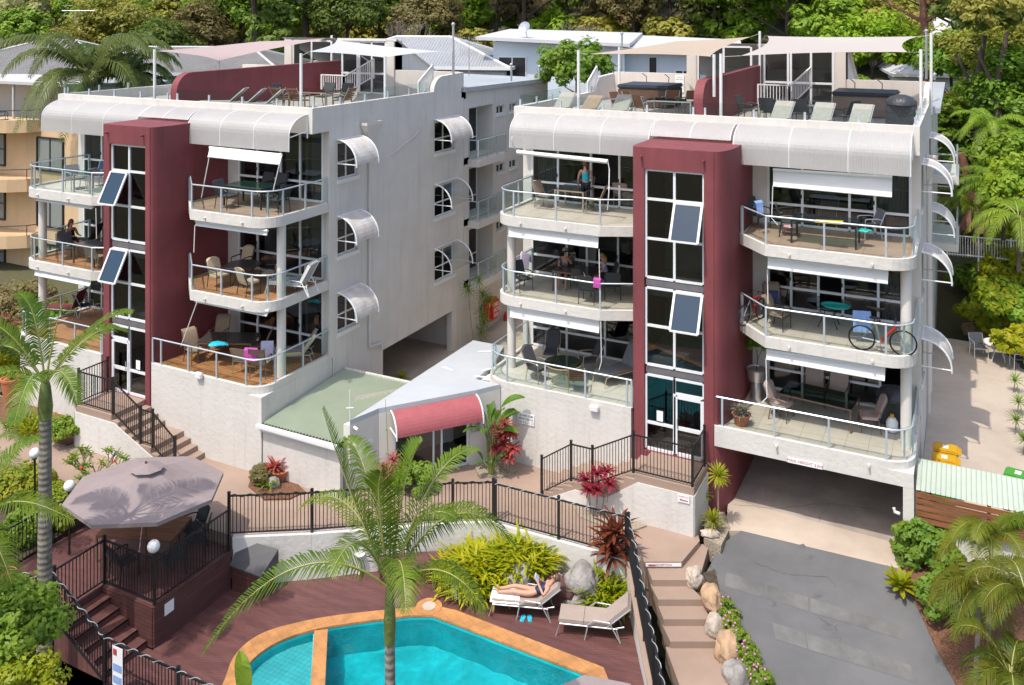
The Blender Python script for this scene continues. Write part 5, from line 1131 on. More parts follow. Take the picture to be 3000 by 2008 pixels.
# --- right block, second floor right: round glass table, bicycle
z = fl(ER, 1)
place('tbl_round_gl', lambda: table(1.3, 1.3, frame='frame_black', round_=True), at(2428, 955, Z=z), 0, 'round dark glass table holding a turquoise tray')
for px, py, rz, lab, k in ((2282, 962, 75, 'tan wicker chair in the sun near the folded bicycle', 'wicker'), (2265, 925, 20, 'wicker chair with blue towel against the glass', 'wicker'), (2570, 940, -30, 'tan wicker chair behind the bicycle', 'wicker')): ch(k, px, py, z, rz, lab)
# --- right block, garage top terrace: mauve cushions
z = fl(ER, 0)
place('tbl_mauve', lambda: table(2.15, 1.15, top='table_glass', frame='frame_bronze'), at(2400, 1225, Z=z), D(-6), 'long tinted glass table between mauve cushion chairs')
for px, py, rz, lab in ((2290, 1225, 80, 'mauve cushion chair at the left end of the long tinted table'), (2385, 1180, 5, 'left one of the two mauve cushion chairs behind the long tinted table'), (2452, 1195, -5, 'right one of the two mauve cushion chairs behind the long tinted table'), (2545, 1258, -75, 'mauve cushion chair at the right end of the long tinted table')): ch('mauve', px, py, z, rz, lab, 'mauve cushion chairs round the tinted table')
# --- pool terrace loungers, umbrella deck chairs
zD = ZD
c = at(1549, 1792, Z=zD); place('lounge_pool', lambda: lounger('cushion_taupe', 'frame_silver', True, back=42) if mat('cushion_taupe', (.33, .265, .225), .9, (3, .06), (30, .2)) else None, c, D(19), 'pool lounger with taupe pad and white towel under the sunbather')
c = at(1748, 1850, Z=zD); place('lounge_pool', None, c, D(18), 'empty pool lounger with taupe pad beside the white pool wall')
place('tbl_deck', lambda: table(2.2, 1.2, top='timber', frame='frame_bronze'), Vector((-20.3, 17.5, ZU)), D(20), 'brown slatted timber table in the shade of the large umbrella')
for x, y, rz, lab in ((-19.0, 18.1, -50, 'dark sling chair under the umbrella nearest the fence corner post'), (-19.5, 18.45, -20, 'dark sling chair under the umbrella against the rear fence'), (-19.9, 16.5, 170, 'dark sling chair under the umbrella facing the garden'), (-18.85, 17.1, -100, 'dark sling chair at the pool end of the umbrella table')): place('chair_dark', None, (x, y, ZU), D(rz), lab)
# --- side path: white table and chairs
z = .6
place('tbl_white', lambda: table(1.15, .8, top='plastic_white', frame='plastic_white', round_=True), at(2925, 1055, Z=z), 0, 'white oval table on the side path below the rock wall')
ch('white', 2868, 1045, z, 20, 'grey and white chair left of the white table on the side path'); ch('white', 2985, 1080, z, -75, 'grey and white chair right of the white table on the side path')
# --- roof terraces
zl, zr_ = BL['zt']-.45, BR['zt']-.45
place('tbl_roof', lambda: table(1.9, 1.0, frame='frame_champagne'), Vector((-22.6, 27.6, zl)), 0, 'glass dining table on the left roof terrace')
for x, y, rz, lab, k in ((-24.0, 27.4, 90, 'dark chair at the left end of the left roof terrace table', 'dark'), (-23.4, 26.7, 180, 'left strapped chair with its back to the parapet on the left roof', 'strap'), (-22.6, 26.7, 180, 'right strapped chair with its back to the parapet on the left roof', 'strap'), (-22.9, 28.5, 0, 'left dark chair behind the left roof terrace table', 'dark'), (-22.0, 28.5, 0, 'right dark chair behind the left roof terrace table', 'dark'), (-21.2, 27.5, -90, 'strapped chair at the right end of the left roof terrace table', 'strap')): place('chair_'+k, KD[k], (x, y, zl), D(rz), lab)
for i, x in enumerate((-25.4, -24.5, -23.6)): place('lounge_roof', lambda: lounger('sling_pale', 'frame_silver', arms=False, back=42), (x, 25.6, zl), D(28), ['leftmost pale lounger against the left roof parapet', 'middle pale lounger against the left roof parapet', 'pale lounger nearest the strapped chairs on the left roof'][i])
for i, (x, m_) in enumerate(((-13.6, 0), (-12.5, 1), (-11.3, 0))):
    if m_: place('lounge_tan', lambda: lounger('sling_tan', 'frame_silver', arms=False, back=34), (x, 30.6, zr_), D(85), 'tan lounger between two pale ones on the right roof, left half')
    else: place('lounge_roof', None, (x, 30.6, zr_), D(85), 'pale lounger on the right roof ' + ('nearest the white left post' if i == 0 else 'beside the brown chairs and table'))
for x, y, rz, lab in ((-11.6, 32.0, 70, 'brown chair left of the roof table, front'), (-11.4, 32.9, 75, 'brown chair left of the roof table, behind'), (-10.5, 31.4, 150, 'brown chair in front of the roof table beside the pale lounger'), (-10.2, 33.6, 0, 'left brown chair against the spa on the right roof'), (-9.4, 33.6, 0, 'right brown chair against the spa, near the maroon divider')): place('chair_brown', KD['brown'], (x, y, zr_), D(rz), lab)
place('tbl_roof2', lambda: table(1.7, .95, frame='frame_silver'), (-9.6, 31.9, zr_), 0, 'silver framed roof table beside the curved maroon divider end')
place('tbl_roof2', None, (-5.5, 32.8, zr_), 0, 'silver framed roof table behind the pale loungers, right half')
for x, y, rz, lab in ((-6.9, 32.2, 80, 'dark chair nearest the white stair balustrade on the right roof'), (-6.1, 31.9, 175, 'left dark chair of the pair behind the pale loungers'), (-5.0, 31.9, 175, 'right dark chair of the pair behind the pale loungers'), (-3.6, 31.8, 240, 'dark recliner beside the right spa')): place('chair_dark', None, (x, y, zr_), D(rz), lab)
for i, x in enumerate((-5.6, -4.3, -3.1)): place('lounge_roof', None, (x, 30.6, zr_), D(82), ['pale lounger on the right roof left of the pair at the spa', 'pale lounger on the right roof in front of the dark recliner', 'pale lounger on the right roof nearest the covered barbecue'][i])
def spa(loc, lab, side):
    t = thing('spa_tub', lab, 'hot tub', loc); b = MB(); b.rbox((0, 0, .4), 2.2, 2.0, .8, .05); b.build('tub', M[side], t, world=False); b = MB(); b.rbox((0, 0, .86), 2.3, 2.1, .16, .06); b.build('cover', M['spa_cover'], t, world=False); b = MB()
    for x in (-.5, .5): b.tube([(x, .95, .9), (x, 1.02, 1.15), (x-.15, .9, 1.3)], .018, 6)
    b.build('lifter', M['black_metal'], t, world=False)
spa((-11.9, 36.4, zr_), 'hot tub with dark cover and brown sides on the right roof, left half', 'spa_side'); spa((-3.4, 36.6, zr_), 'hot tub with dark cover and beige sides on the right roof, right half', 'spa_side_pale')
def bbq(loc, lab, gas=False, s=1.):
    t = thing('covered_barbecue', lab, 'barbecue', loc); b = MB(); b.rbox((0, 0, .42*s), .95*s, .6*s, .8*s, .06); b.lathe((0, 0, .78*s), [(.50*s, 0), (.48*s, .12), (.36*s, .26), (.14*s, .33)], 14); b.build('cover', M['bbq_cover'], t, world=False, smooth=True)
    return t
bbq((-1.95, 33.0, zr_), 'barbecue under a dark grey cover in the right roof corner'); z = fl(ER, 0); bbq(Vector((-1.95, 29.4, z)), 'black covered barbecue in the corner behind the gas bottle')
c = Vector((-1.95, 28.75, z)); b = MB(); b.lathe(c, [(.10, 0), (.16, .05), (.17, .3), (.10, .42), (.05, .44)], 16); t = b.build('gas_bottle', M['plastic_white'], smooth=True, loc=c); tag(t, 'white gas bottle with yellow collar in front of the black barbecue', 'gas bottle'); b = MB(); b.lathe((0, 0, 0), [(.06, .44), (.06, .52)], 10); b.build('collar', M['plastic_yellow'], t, world=False)
# --- small things lying about
def lump(name, lab, cat, c, sx, sy, sz, m, rz=0, seed=1):
    b = MB(); b.ico((0, 0, sz*.45), 1, 3, seed, .45, 2.2, (sx/2, sy/2, sz/2)); o = b.build(name, m if not isinstance(m, str) else M[m], smooth=True); o.location = c; o.rotation_euler = (0, 0, rz); return tag(o, lab, cat)
mat('cloth_cyan', (.02, .45, .62), .8, (6, .3)); mat('cloth_pink', (.55, .05, .18), .8, (9, .6), col2=(.25, .06, .4)); mat('cloth_lilac', (.50, .50, .66), .9, (5, .1)); mat('cloth_white', (.78, .78, .80), .9); mat('cloth_blue', (.22, .34, .62), .9, (5, .15)); mat('teal', (.02, .40, .36), .4); mat('fin_yellow', (.75, .50, .02), .5); mat('cloth_red', (.5, .04, .05), .8, (12, .7), col2=(.6, .6, .6)); mat('cloth_navy', (.02, .03, .12), .8)
def drape(name, lab, cat, c, w, h, m, rz=0, over=.3, seed=0):
    """cloth folded over a chair back or rail: two hanging falls with soft folds"""
    b = MB(); n, k = 10, 6; g = []
    for j in range(2*k+1):
        a = (j-k)/k; row = []
        for i in range(n+1):
            x = (i/n-.5)*w*(1-.12*abs(a)*noise.noise((i*.5, seed, 1)));
            z_ = -abs(a)*h*(1 if a < 0 else over/.3*.6); y = a*.05 + .02*math.sin(i*2.1+seed)*abs(a); row.append((x, y-(.03 if a < 0 else -.03), z_))
        g.append(row)
    v = [p for r in g for p in r]; f = [(j*(n+1)+i, j*(n+1)+i+1, (j+1)*(n+1)+i+1, (j+1)*(n+1)+i) for j in range(2*k) for i in range(n)]; b.add(v, f)
    o = b.build(name, M[m], smooth=True); o.location = c; o.rotation_euler = (0, 0, rz); return tag(o, lab, cat)
zt_ = EL[0]+.12-.056
lump('beach_towel', 'turquoise swim shirt lying on the dark bronze table', 'clothing', at(640, 1012, Z=zt_+.73), .62, .42, .1, 'cloth_cyan', .4, 3)
drape('towel', 'pale lilac towel hung over a chair on the timber terrace', 'towel', at(783, 1000, Y=23.3), .42, .62, 'cloth_lilac', D(30)); drape('swimwear', 'bright pink and purple swimwear hung over a chair near the rail', 'clothing', at(735, 1020, Y=22.4), .45, .42, 'cloth_pink', D(20), seed=4)
drape('towel', 'white towel draped on the foot of the rainbow striped lounger', 'towel', at(865, 1060, Z=zt_)+Vector((-.62*math.cos(D(35)), -.62*math.sin(D(35)), .47)), .62, .40, 'cloth_white', D(125), seed=2)
drape('towel', 'pale blue towel over the chair back beside the maroon tower wall', 'towel', at(2222, 588, Y=28.6), .34, .4, 'cloth_blue', D(60), seed=5); drape('towel', 'blue towel over the wicker chair against the glass', 'towel', at(2264, 852, Y=28.9), .34, .35, 'cloth_navy', D(20), seed=6)
drape('towel', 'pink and purple towel hung over a frame by the corner column', 'towel', at(1540, 742, Y=29.0), .6, .5, 'pink_towel' if mat('pink_towel', (.66, .52, .62), .9) else '', D(-30), seed=7); drape('swimwear', 'bright pink and blue swimwear on the rail before the girl', 'clothing', at(1750, 815, Y=27.25), .25, .3, 'cloth_pink', 0, seed=8)
drape('towel', 'blue and white towel over a rail behind the bicycle saddle', 'towel', at(2525, 912, Y=28.1), .5, .6, 'cloth_blue', D(15), seed=9)
b = MB(); b.add([(-.35, -.1, 0), (.1, -.13, .02), (.42, -.16, .03), (.42, .16, .03), (.1, .13, .02), (-.35, .1, 0)], [tuple(range(6))]); b.extr([(-.35, -.1, .001), (.42, -.16, .03), (.42, .16, .03), (-.35, .1, .001)], (0, 0, .05)); o = b.build('swim_fin', M['fin_yellow']); o.location = at(2425, 654, Z=fl(ER, 2)+.74); o.rotation_euler = (0, 0, 0); tag(o, 'yellow diving fin on the long dark glass table', 'swim fin')
b = MB(); b.lathe((0, 0, 0), [(.36, 0), (.44, .05), (.43, .06), (.34, .02)], 20); o = b.build('tray', M['teal']); o.location = at(2448, 900, Z=fl(ER, 1)+.74); o.scale = (1, .7, 1); tag(o, 'turquoise oval tray on the round dark glass table', 'tray')
lump('magazine', 'red and white magazine on the seat of a dark chair', 'magazine', at(2312, 666, Z=fl(ER, 2)+.45), .35, .28, .05, 'cloth_red', .3, 5); lump('clothing', 'green and blue clothes bundled on the grey chair seat', 'clothing', at(2530, 680, Z=fl(ER, 2)+.45), .4, .3, .1, 'teal', .3, 6)
for dx, a in ((0, .2), (.16, .5)):
    b = MB(); b.prism([(-.05, -.13), (.05, -.13), (.06, .1), (0, .14), (-.06, .1)], 0, .02); b.tube([(-.05, 0, .02), (0, .07, .05), (.05, 0, .02)], .01, 5); o = b.build('flip_flop', M['cloth_cyan']); o.location = at(1532, 1813, Z=zD)+Vector((dx, dx*.5, 0)); o.rotation_euler = (0, 0, a); tag(o, 'turquoise flip flop on the maroon deck, ' + ('left of the pair' if dx == 0 else 'right of the pair'), 'flip flop', 'pair of turquoise flip flops')
# laptops on the dark table
for px, py, rz, lab in ((1690, 778, 190, 'black open laptop in front of the man'), (1726, 795, 120, 'white open laptop in front of the girl')):
    c = at(px, py+25, Z=fl(ER, 1)+.735); t = thing('laptop', lab, 'laptop', c, D(rz)); m_ = 'frame_black' if rz == 190 else 'plastic_white'; b = MB(); b.box(-.16, .16, -.11, .11, 0, .015); b.build('keyboard', M[m_], t, world=False); b = MB(); b.extr([(-.16, .11, .015), (.16, .11, .015), (.16, .17, .22), (-.16, .17, .22)], (0, .01, 0)); b.build('screen', M[m_], t, world=False)
# bicycle on the second floor terrace
def bicycle(loc, rz, lab, sc=1.):
    t = thing('bicycle', lab, 'bicycle', loc, rz); t.scale = (sc,)*3
    for x in (-.52, .52):
        b = MB(); b.tube([(x+.33*math.cos(k*PI/14), 0, .345+.33*math.sin(k*PI/14)) for k in range(29)], .024, 6); w_ = b.build('wheel', M['black_metal'], t, world=False); b = MB()
        for k in range(10): b.tube([(x, 0, .345), (x+.32*math.cos(k*PI/5), 0, .345+.32*math.sin(k*PI/5))], .003, 3)
        b.cyl((x, 0), .03, .32, .37, 8); b.build('spokes', M['silver'], w_, world=False)
    b = MB(); bb, hd, se, ra = (-.05, 0, .30), (.36, 0, .78), (-.18, 0, .80), (-.52, 0, .345)
    b.tube([bb, hd], .036, 6); b.tube([hd, se], .03, 6); b.build('frame', M['red_paint'], t, world=False); b = MB(); b.tube([se, bb], .03, 6); b.tube([ra, bb], .02, 5); b.tube([ra, (-.17, 0, .76)], .013, 5); b.tube([(.34, 0, .84), (.38, 0, .7), (.52, 0, .345)], .018, 6); b.build('fork', M['silver'], t, world=False)
    b = MB(); b.rbox((-.2, 0, .93), .26, .14, .05, .02); b.tube([(-.19, 0, .8), (-.2, 0, .92)], .014, 5); b.build('saddle', M['black_metal'], t, world=False); b = MB(); b.tube([(.3, -.28, .96), (.34, 0, .95), (.3, .28, .96)], .014, 6); b.tube([(.34, 0, .84), (.34, 0, .95)], .016, 5); b.build('handlebar', M['black_metal'], t, world=False)
    b = MB(); b.lathe((-.05, -.05, .30), [(.09, -.005), (.09, .005)], 14); b.tube([(-.05, .05, .3), (-.05, .12, .15)], .01, 4); b.build('crank', M['silver'], t, world=False)
bicycle(at(2585, 1035, Z=fl(ER, 1)), D(2), 'red and black bicycle standing along the rail of the right middle balcony', 1.05)
bicycle(at(2205, 945, Z=fl(ER, 1)), D(70), 'bicycle leaning by the maroon tower wall on the right middle balcony', .95)
# pots
def pot(c, r, h, m, lab, name='plant_pot', s=1.):
    b = MB(); b.lathe((0, 0, 0), [(r*.62, 0), (r, h*.92), (r*1.06, h*.93), (r*1.06, h), (r*.9, h), (r*.88, h-.05)], 20); o = b.build(name, M[m], smooth=True, caps=True) if False else b.build(name, M[m], smooth=True); o.location = c; return tag(o, lab, 'plant pot')
z = fl(ER, 0); POT1 = at(2172, 1245, Z=z); POT2 = at(2225, 1125, Z=z); pot(POT1, .27, .34, 'terracotta', 'terracotta pot of pink leaved plant at the rail end by the maroon tower')
b = MB(); b.lathe((0, 0, 0), [(.16, 0), (.17, .5), (.12, .58), (.12, .62), (.27, .64), (.33, 1.0), (.30, 1.02), (.28, .98)], 20); o = b.build('plant_pot', M['silver'], smooth=True); o.location = Vector((-6.0, 29.2, z)); tag(o, 'tall silver tapered planter beside the maroon wall', 'plant pot'); POT2 = Vector((-6.0, 29.2, z+1.0))
POT3 = at(820, 1405, Z=.26); pot(POT3, .3, .32, 'terracotta', 'shallow terracotta bowl in the round planting bed on the brown path'); POT4 = at(35, 1185, Z=.3); pot(POT4, .38, 1.0, 'terracotta', 'large dark terracotta urn on the left garden path'); POT5 = at(10, 1730, Z=-.3); pot(POT5, .3, .45, 'terracotta', 'terracotta pot behind the fence at the left edge')
# umbrella over the upper deck
def umbrella(c, lab, r=2.05, h=2.5, rise=.62, n=8, rot=.2, m='umbrella_cloth', pole=True, tilt=0):
    t = thing('umbrella', lab, 'umbrella', c); b = MB(); top = Vector((0, 0, h+rise)); P = [Vector((r*math.cos(rot+2*PI*k/n), r*math.sin(rot+2*PI*k/n), h)) for k in range(n)]
    R_ = Matrix.Rotation(tilt, 3, 'X'); tr = lambda p: (R_ @ (p-Vector((0, 0, h)))) + Vector((0, 0, h))
    for k in range(n):
        a, d = P[k], P[(k+1) % n]; S = 5
        for i in range(S):
            f = lambda u: (tr(top+(a-top)*u-Vector((0, 0, .12*math.sin(PI*u)))), tr(top+(d-top)*u-Vector((0, 0, .12*math.sin(PI*u))))); (a0, d0), (a1, d1) = f(i/S), f((i+1)/S)
            b.quad(a0, a1, d1, d0) if i else b.add([a0, a1, d1], [(0, 1, 2)])
        b.quad(tr(a), tr(d), tr(d)-Vector((0, 0, .1)), tr(a)-Vector((0, 0, .1)))
    b.build('canopy', M[m], t, world=False)
    v = MB(); q = [top+(p-top)*.22+Vector((0, 0, .05)) for p in P]
    for k in range(n): v.add([tr(top+Vector((0, 0, .06))), tr(q[k]), tr(q[(k+1) % n])], [(0, 1, 2)])
    v.build('vent', M[m], t, world=False)
    p = MB(); p.tube([(0, 0, 0), (0, 0, h+rise+.1)], .03, 8)
    for k in range(n): p.tube([tr(P[k]-Vector((0, 0, .03))), tr(top+(P[k]-top)*.5-Vector((0, 0, .17))), tr(top-Vector((0, 0, .06)))], .012, 4)
    p.build('pole', M['frame_bronze'], t, world=False); return t
mat('umbrella_cloth', (.30, .245, .24), .9, (3, .05), (60, .15), transl=.12)
umbrella(Vector((-19.9, 17.2, ZU)), 'large taupe octagonal umbrella over the raised maroon deck', h=2.02, tilt=D(-3))
umbrella(at(1752, 2062, Z=.6)+Vector((0, 0, -2.1)), 'taupe umbrella just peeking in at the lower edge by the pool', r=1.3, h=1.75, rise=.35, rot=.6)
b = MB(); a, e_ = at(418, 1525, Z=2.0), at(408, 1617, Z=1.1); b.tube([a, e_], .012, 5); b.tube([e_+Vector((-.04, 0, 0)), e_+Vector((.04, 0, -.03))], .02, 5); o = b.build('umbrella_strap', M['cloth_red']); tag(o, 'thin pink strap tying the umbrella edge to the deck rail', 'strap')
# globe lamps
def globe(px, py, d, zbase, lab, r=.15):
    c = at(px, py, d=d); t = thing('globe_lamp', lab, 'lamp', (c.x, c.y, zbase)); b = MB(); b.ball(c, r, 10); b.build('globe', M['globe_white'], t, smooth=True); b = MB(); b.tube([(c.x, c.y, zbase), (c.x, c.y, c.z-r*.9)], .03, 6); b.lathe(c-Vector((0, 0, r*1.15)), [(.06, 0), (.08, r*.25)], 10); b.build('post', M['black_metal'], t)
globe(450, 1601, 22.45, ZU+1.2, 'white globe lamp on the deck fence corner post under the umbrella', .155); globe(102, 1328, 26.5, .1, 'white globe lamp among yellow bushes above the left garden'); globe(203, 1424, 24.6, .0, 'white globe lamp partly behind the umbrella edge'); 
c = at(1054, 1682, Z=ZD); t = thing('bollard_light', 'short white bollard light standing on the pool deck by the white wall', 'lamp', c); b = MB(); b.cyl((c.x, c.y), .04, c.z, c.z+.45, 10); b.build('post', M['white_paint'], t); b = MB(); b.lathe(c+Vector((0, 0, .45)), [(.05, 0), (.12, .06), (.15, .12), (.06, .16)], 14); b.build('lamp_head', M['white_paint'], t)
# bins
def bin_(loc, rz, m, lab, group):
    t = thing('wheelie_bin', lab, 'bin', loc, rz, group); b = MB(); b.add([(-.24, -.26, .05), (.24, -.26, .05), (.24, .26, .05), (-.24, .26, .05), (-.29, -.33, .95), (.29, -.33, .95), (.29, .35, .95), (-.29, .35, .95)], [(3,2,1,0),(4,5,6,7),(0,1,5,4),(1,2,6,5),(2,3,7,6),(3,0,4,7)]); b.build('body', M['plastic_green'], t, world=False)
    b = MB(); b.rbox((0, .01, 1.0), .60, .72, .1, .04); b.rbox((0, -.38, .98), .46, .08, .06, .02); b.build('lid', M[m], t, world=False); b = MB(); b.cbox((.02, .02, 1.053), .22, .16, .004); b.build('sticker', M['paper'], t, world=False)
    b = MB()
    for x in (-.27, .27): b.tube([(x-.02, .28, .1), (x+.02, .28, .1)], .1, 10)
    b.build('wheel', M['black_metal'], t, world=False); return t
for i, (px, py) in enumerate(((2772, 1315), (2769, 1345), (2764, 1372))): bin_(at(px, py, Z=1.55)-Vector((0, 0, 1.0)), D(90), 'plastic_yellow', ['yellow lidded bin farthest from the green roof', 'middle yellow lidded bin in the row beside the right block', 'yellow lidded bin half behind the green roof edge'][i], 'yellow lidded bins in a row')
bin_(at(2985, 1392, Z=1.55)-Vector((0, 0, 1.0)), D(80), 'plastic_green', 'bright green lidded bin on the side path', None)
# ---------------------------------------------------------------- foliage
rng = np.random.default_rng(7); RND = random.Random(11)
def foliage(name, col, col2, rough=.5, scale=.8, rnd=.2, transl=.45):
    m = mat(name, col, rough, (scale, .3), col2=col2, rnd=rnd, transl=transl, spec=.35); return m
foliage('leaf_dark', (0.105, 0.175, 0.025), (0.189, 0.238, 0.039)); foliage('leaf_mid', (0.140, 0.280, 0.025), (0.252, 0.364, 0.035)); foliage('leaf_bright', (0.19, 0.34, 0.02), (0.3, 0.4, 0.03))
foliage('leaf_olive', (0.245, 0.266, 0.042), (0.378, 0.350, 0.063)); foliage('leaf_brown', (0.19, 0.155, 0.055), (0.25, 0.2, 0.08)); foliage('leaf_grey', (0.280, 0.301, 0.112), (0.406, 0.399, 0.168)); foliage('leaf_yellow', (0.308, 0.350, 0.017), (0.448, 0.420, 0.028))
foliage('leaf_gold', (0.420, 0.406, 0.017), (0.210, 0.336, 0.017), scale=2); foliage('leaf_lime', (0.207, 0.306, 0.006), (0.459, 0.415, 0.013), scale=4)
foliage('leaf_red', (0.34, 0.02, 0.07), (0.2, 0.02, 0.05), scale=3.2); foliage('leaf_pink', (0.483, 0.063, 0.158), (0.315, 0.189, 0.084), scale=5); foliage('leaf_rust', (0.357, 0.105, 0.032), (0.105, 0.021, 0.021), scale=4); foliage('leaf_orange', (0.45, 0.03, 0.09), (0.42, 0.13, 0.06), scale=6)
foliage('leaf_paddle', (0.070, 0.182, 0.017), (0.140, 0.280, 0.028), scale=2); foliage('palm_green', (0.091, 0.181, 0.014), (0.192, 0.272, 0.025), scale=2, rough=.38); foliage('palm_gold', (0.1, 0.19, 0.016), (0.22, 0.21, 0.016), scale=1.2); foliage('queen_palm', (0.1, 0.16, 0.035), (0.17, 0.22, 0.06), scale=1, rough=.35)
foliage('leaf_pale', (0.280, 0.308, 0.168), (0.392, 0.238, 0.252), scale=8)
mat('bark', (.075, .055, .042), .9, (5, .4), (14, .8, .03)); mat('bark_red', (.22, .10, .065), .8, (2, .4), (10, .5, .03)); mat('bark_pale', (.26, .22, .18), .9, (4, .35), (10, .5, .03)); mat('twig', (.24, .20, .16), .9)
mat('flower_pink', (.62, .20, .45), .7); mat('flower_red', (.6, .05, .02), .7); mat('crownshaft', (.13, .17, .045), .45, (3, .3)); mat('rachis', (.30, .30, .09), .5)
m = mat('palm_trunk', (.20, .18, .15), .85, (4, .35), (12, .6, .03)); pattern(m, 'wave', 2.2, .5, dir='Z', dist=.03)
def np_mesh(name, V, Fq, m, parent=None, mi=None):
    me = bpy.data.meshes.new(name); n = len(V); k = len(Fq)
    me.vertices.add(n); me.vertices.foreach_set('co', np.asarray(V, np.float32).ravel()); me.loops.add(k*4); me.loops.foreach_set('vertex_index', np.asarray(Fq, np.int32).ravel())
    me.polygons.add(k); me.polygons.foreach_set('loop_start', np.arange(0, 4*k, 4, dtype=np.int32))
    try: me.polygons.foreach_set('loop_total', np.full(k, 4, np.int32))
    except Exception: pass
    for x in (m if isinstance(m, list) else [m]): me.materials.append(M[x] if isinstance(x, str) else x)
    if mi is not None: me.polygons.foreach_set('material_index', np.asarray(mi, np.int32))
    me.update(calc_edges=True); me.validate(); return me
def leaf_quads(P, Nrm, size, asp=.5, rg=rng):
    """leaf-shaped quads at points P facing roughly Nrm"""
    n = len(P); Nrm = Nrm/np.linalg.norm(Nrm, axis=1, keepdims=True); r = rg.normal(size=(n, 3)); a = np.cross(Nrm, r); a /= np.linalg.norm(a, axis=1, keepdims=True)+1e-9; b = np.cross(Nrm, a)
    s = (size*rg.uniform(.6, 1.3, n))[:, None]; a = a*s; b = b*s*asp; bend = Nrm*s*.15
    V = np.stack([P-a-bend, P-b*1.0, P+a-bend, P+b], 1).reshape(-1, 3); return V, np.arange(4*n).reshape(-1, 4)
def crown_pts(seed, rx, ry, rz, ncl, per, cr=.32, flat=.75, shell=.55, cone=False):
    g = np.random.default_rng(seed); d = g.normal(size=(ncl, 3)); d /= np.linalg.norm(d, axis=1, keepdims=True); d[:, 2] = np.where(d[:, 2] < -.35, -d[:, 2]*.5, d[:, 2])
    rad = g.uniform(shell, 1., ncl)[:, None]**.7; c = d*rad*g.uniform(.82, 1.1, (ncl, 1))
    if cone: h = g.uniform(0, 1, ncl)**.8; a = g.uniform(0, 2*PI, ncl); q = (1-h)*g.uniform(.45, 1, ncl)+.04; c = np.stack([np.cos(a)*q, np.sin(a)*q, h*2-1], 1)
    C0 = c*np.array([rx, ry, rz]); k = g.normal(size=(ncl, per, 3)); k /= np.linalg.norm(k, axis=2, keepdims=True); rr = g.uniform(.35, 1, (ncl, per, 1))**.5
    cs = cr*min(rx, ry, rz)*g.uniform(.6, 1.35, (ncl, 1, 1)); k2 = k*rr*cs; k2[..., 2] *= flat
    P = (C0[:, None, :]+k2).reshape(-1, 3); Nn = (k+np.array([0, -.35, .65])+d[:, None, :]*.3 if not cone else k+np.array([0, 0, .4])).reshape(-1, 3)+g.normal(size=(ncl*per, 3))*.35
    return P, Nn
def crown_mesh(name, seed, rx, ry, rz, ncl, per, leaf, m, z=0, **k):
    P, Nn = crown_pts(seed, rx, ry, rz, ncl, per, **k); P[:, 2] += z; V, Fq = leaf_quads(P, Nn, leaf, .55, np.random.default_rng(seed+1)); return np_mesh(name, V, Fq, m)
TREES = {}
def trunk_mb(h, r, seed, lean=.1, limbs=5, spread=.5, top=1.0):
    g = random.Random(seed); b = MB(); p = [Vector((0, 0, -.6)), Vector((0, 0, 0))]; d = Vector((g.uniform(-lean, lean), g.uniform(-lean, lean), 1))
    n = 6
    for k in range(1, n+1): p.append(p[-1]+Vector((d.x+g.uniform(-.08, .08), d.y+g.uniform(-.08, .08), 1))*(h*top/n))
    b.tube(p, [r*1.35]+[r*(1.15-.75*k/n) for k in range(len(p)-1)], 8)
    for k in range(limbs):
        s = p[2+k % (n-2)+1]; a = k*2.4+g.uniform(-.4, .4); L_ = h*spread*g.uniform(.6, 1.1)
        q1 = s+Vector((math.cos(a), math.sin(a), .55))*L_*.45; q2 = q1+Vector((math.cos(a+g.uniform(-.5, .5)), math.sin(a+g.uniform(-.5, .5)), .75))*L_*.5
        b.tube([s, q1, q2], [r*.5, r*.32, r*.12], 6)
    return b
def tree_kind(key, h, R_, m, leaf=.3, ncl=46, per=70, trunk='bark', seed=1, rz=None, cone=False, limbs=5, r=None, zc=None, **k):
    if key in TREES: return
    rz = rz or R_*.8; zc = zc if zc is not None else h-rz*.8
    TREES[key] = (crown_mesh('crown', seed, R_, R_*.95, rz, ncl, per, leaf, m, zc, cone=cone, **k), trunk_mb(h if cone else h*.8, r or h*.022, seed, limbs=0 if cone else limbs), trunk, h)
USED = {}
def tree(key, loc, s=1., rz=0, label='', group=None, name='tree', sz=None):
    cm, tb, tr, h = TREES[key]; t = thing(name, label, 'tree', loc, rz, group); t.scale = (s, s, sz or s)
    if key not in USED: o = tb.build('trunk', M[tr], t, world=False, smooth=True); USED[key] = o.data
    else: link('trunk', USED[key], t)
    link('crown', cm, t); return t
tree_kind('dark', 11, 3.8, 'leaf_dark', 0.20, 74, 125, seed=3); tree_kind('olive', 11, 4.2, 'leaf_olive', 0.20, 74, 125, seed=5); tree_kind('mid', 10, 4., 'leaf_mid', 0.21, 70, 125, seed=8); tree_kind('bright', 8, 3.6, 'leaf_bright', 0.20, 74, 125, seed=13)
tree_kind('brown', 9, 3.6, 'leaf_brown', 0.18, 70, 125, seed=17); tree_kind('pine', 22, 3.2, 'leaf_dark', .3, 90, 60, seed=21, cone=True, rz=9.5, zc=12.5, r=.35, flat=.35, cr=.30); tree_kind('gum', 14, 4.6, 'leaf_olive', .17, 80, 90, 'bark_red', seed=25, limbs=8, cr=.22); tree_kind('grey', 10, 4., 'leaf_grey', 0.17, 70, 120, seed=29)
tree_kind('broad', 5.2, 2.5, ['leaf_mid'], .17, 70, 75, seed=33, cr=.25); tree_kind('yellow', 6.5, 3.0, 'leaf_yellow', .2, 60, 75, seed=37)
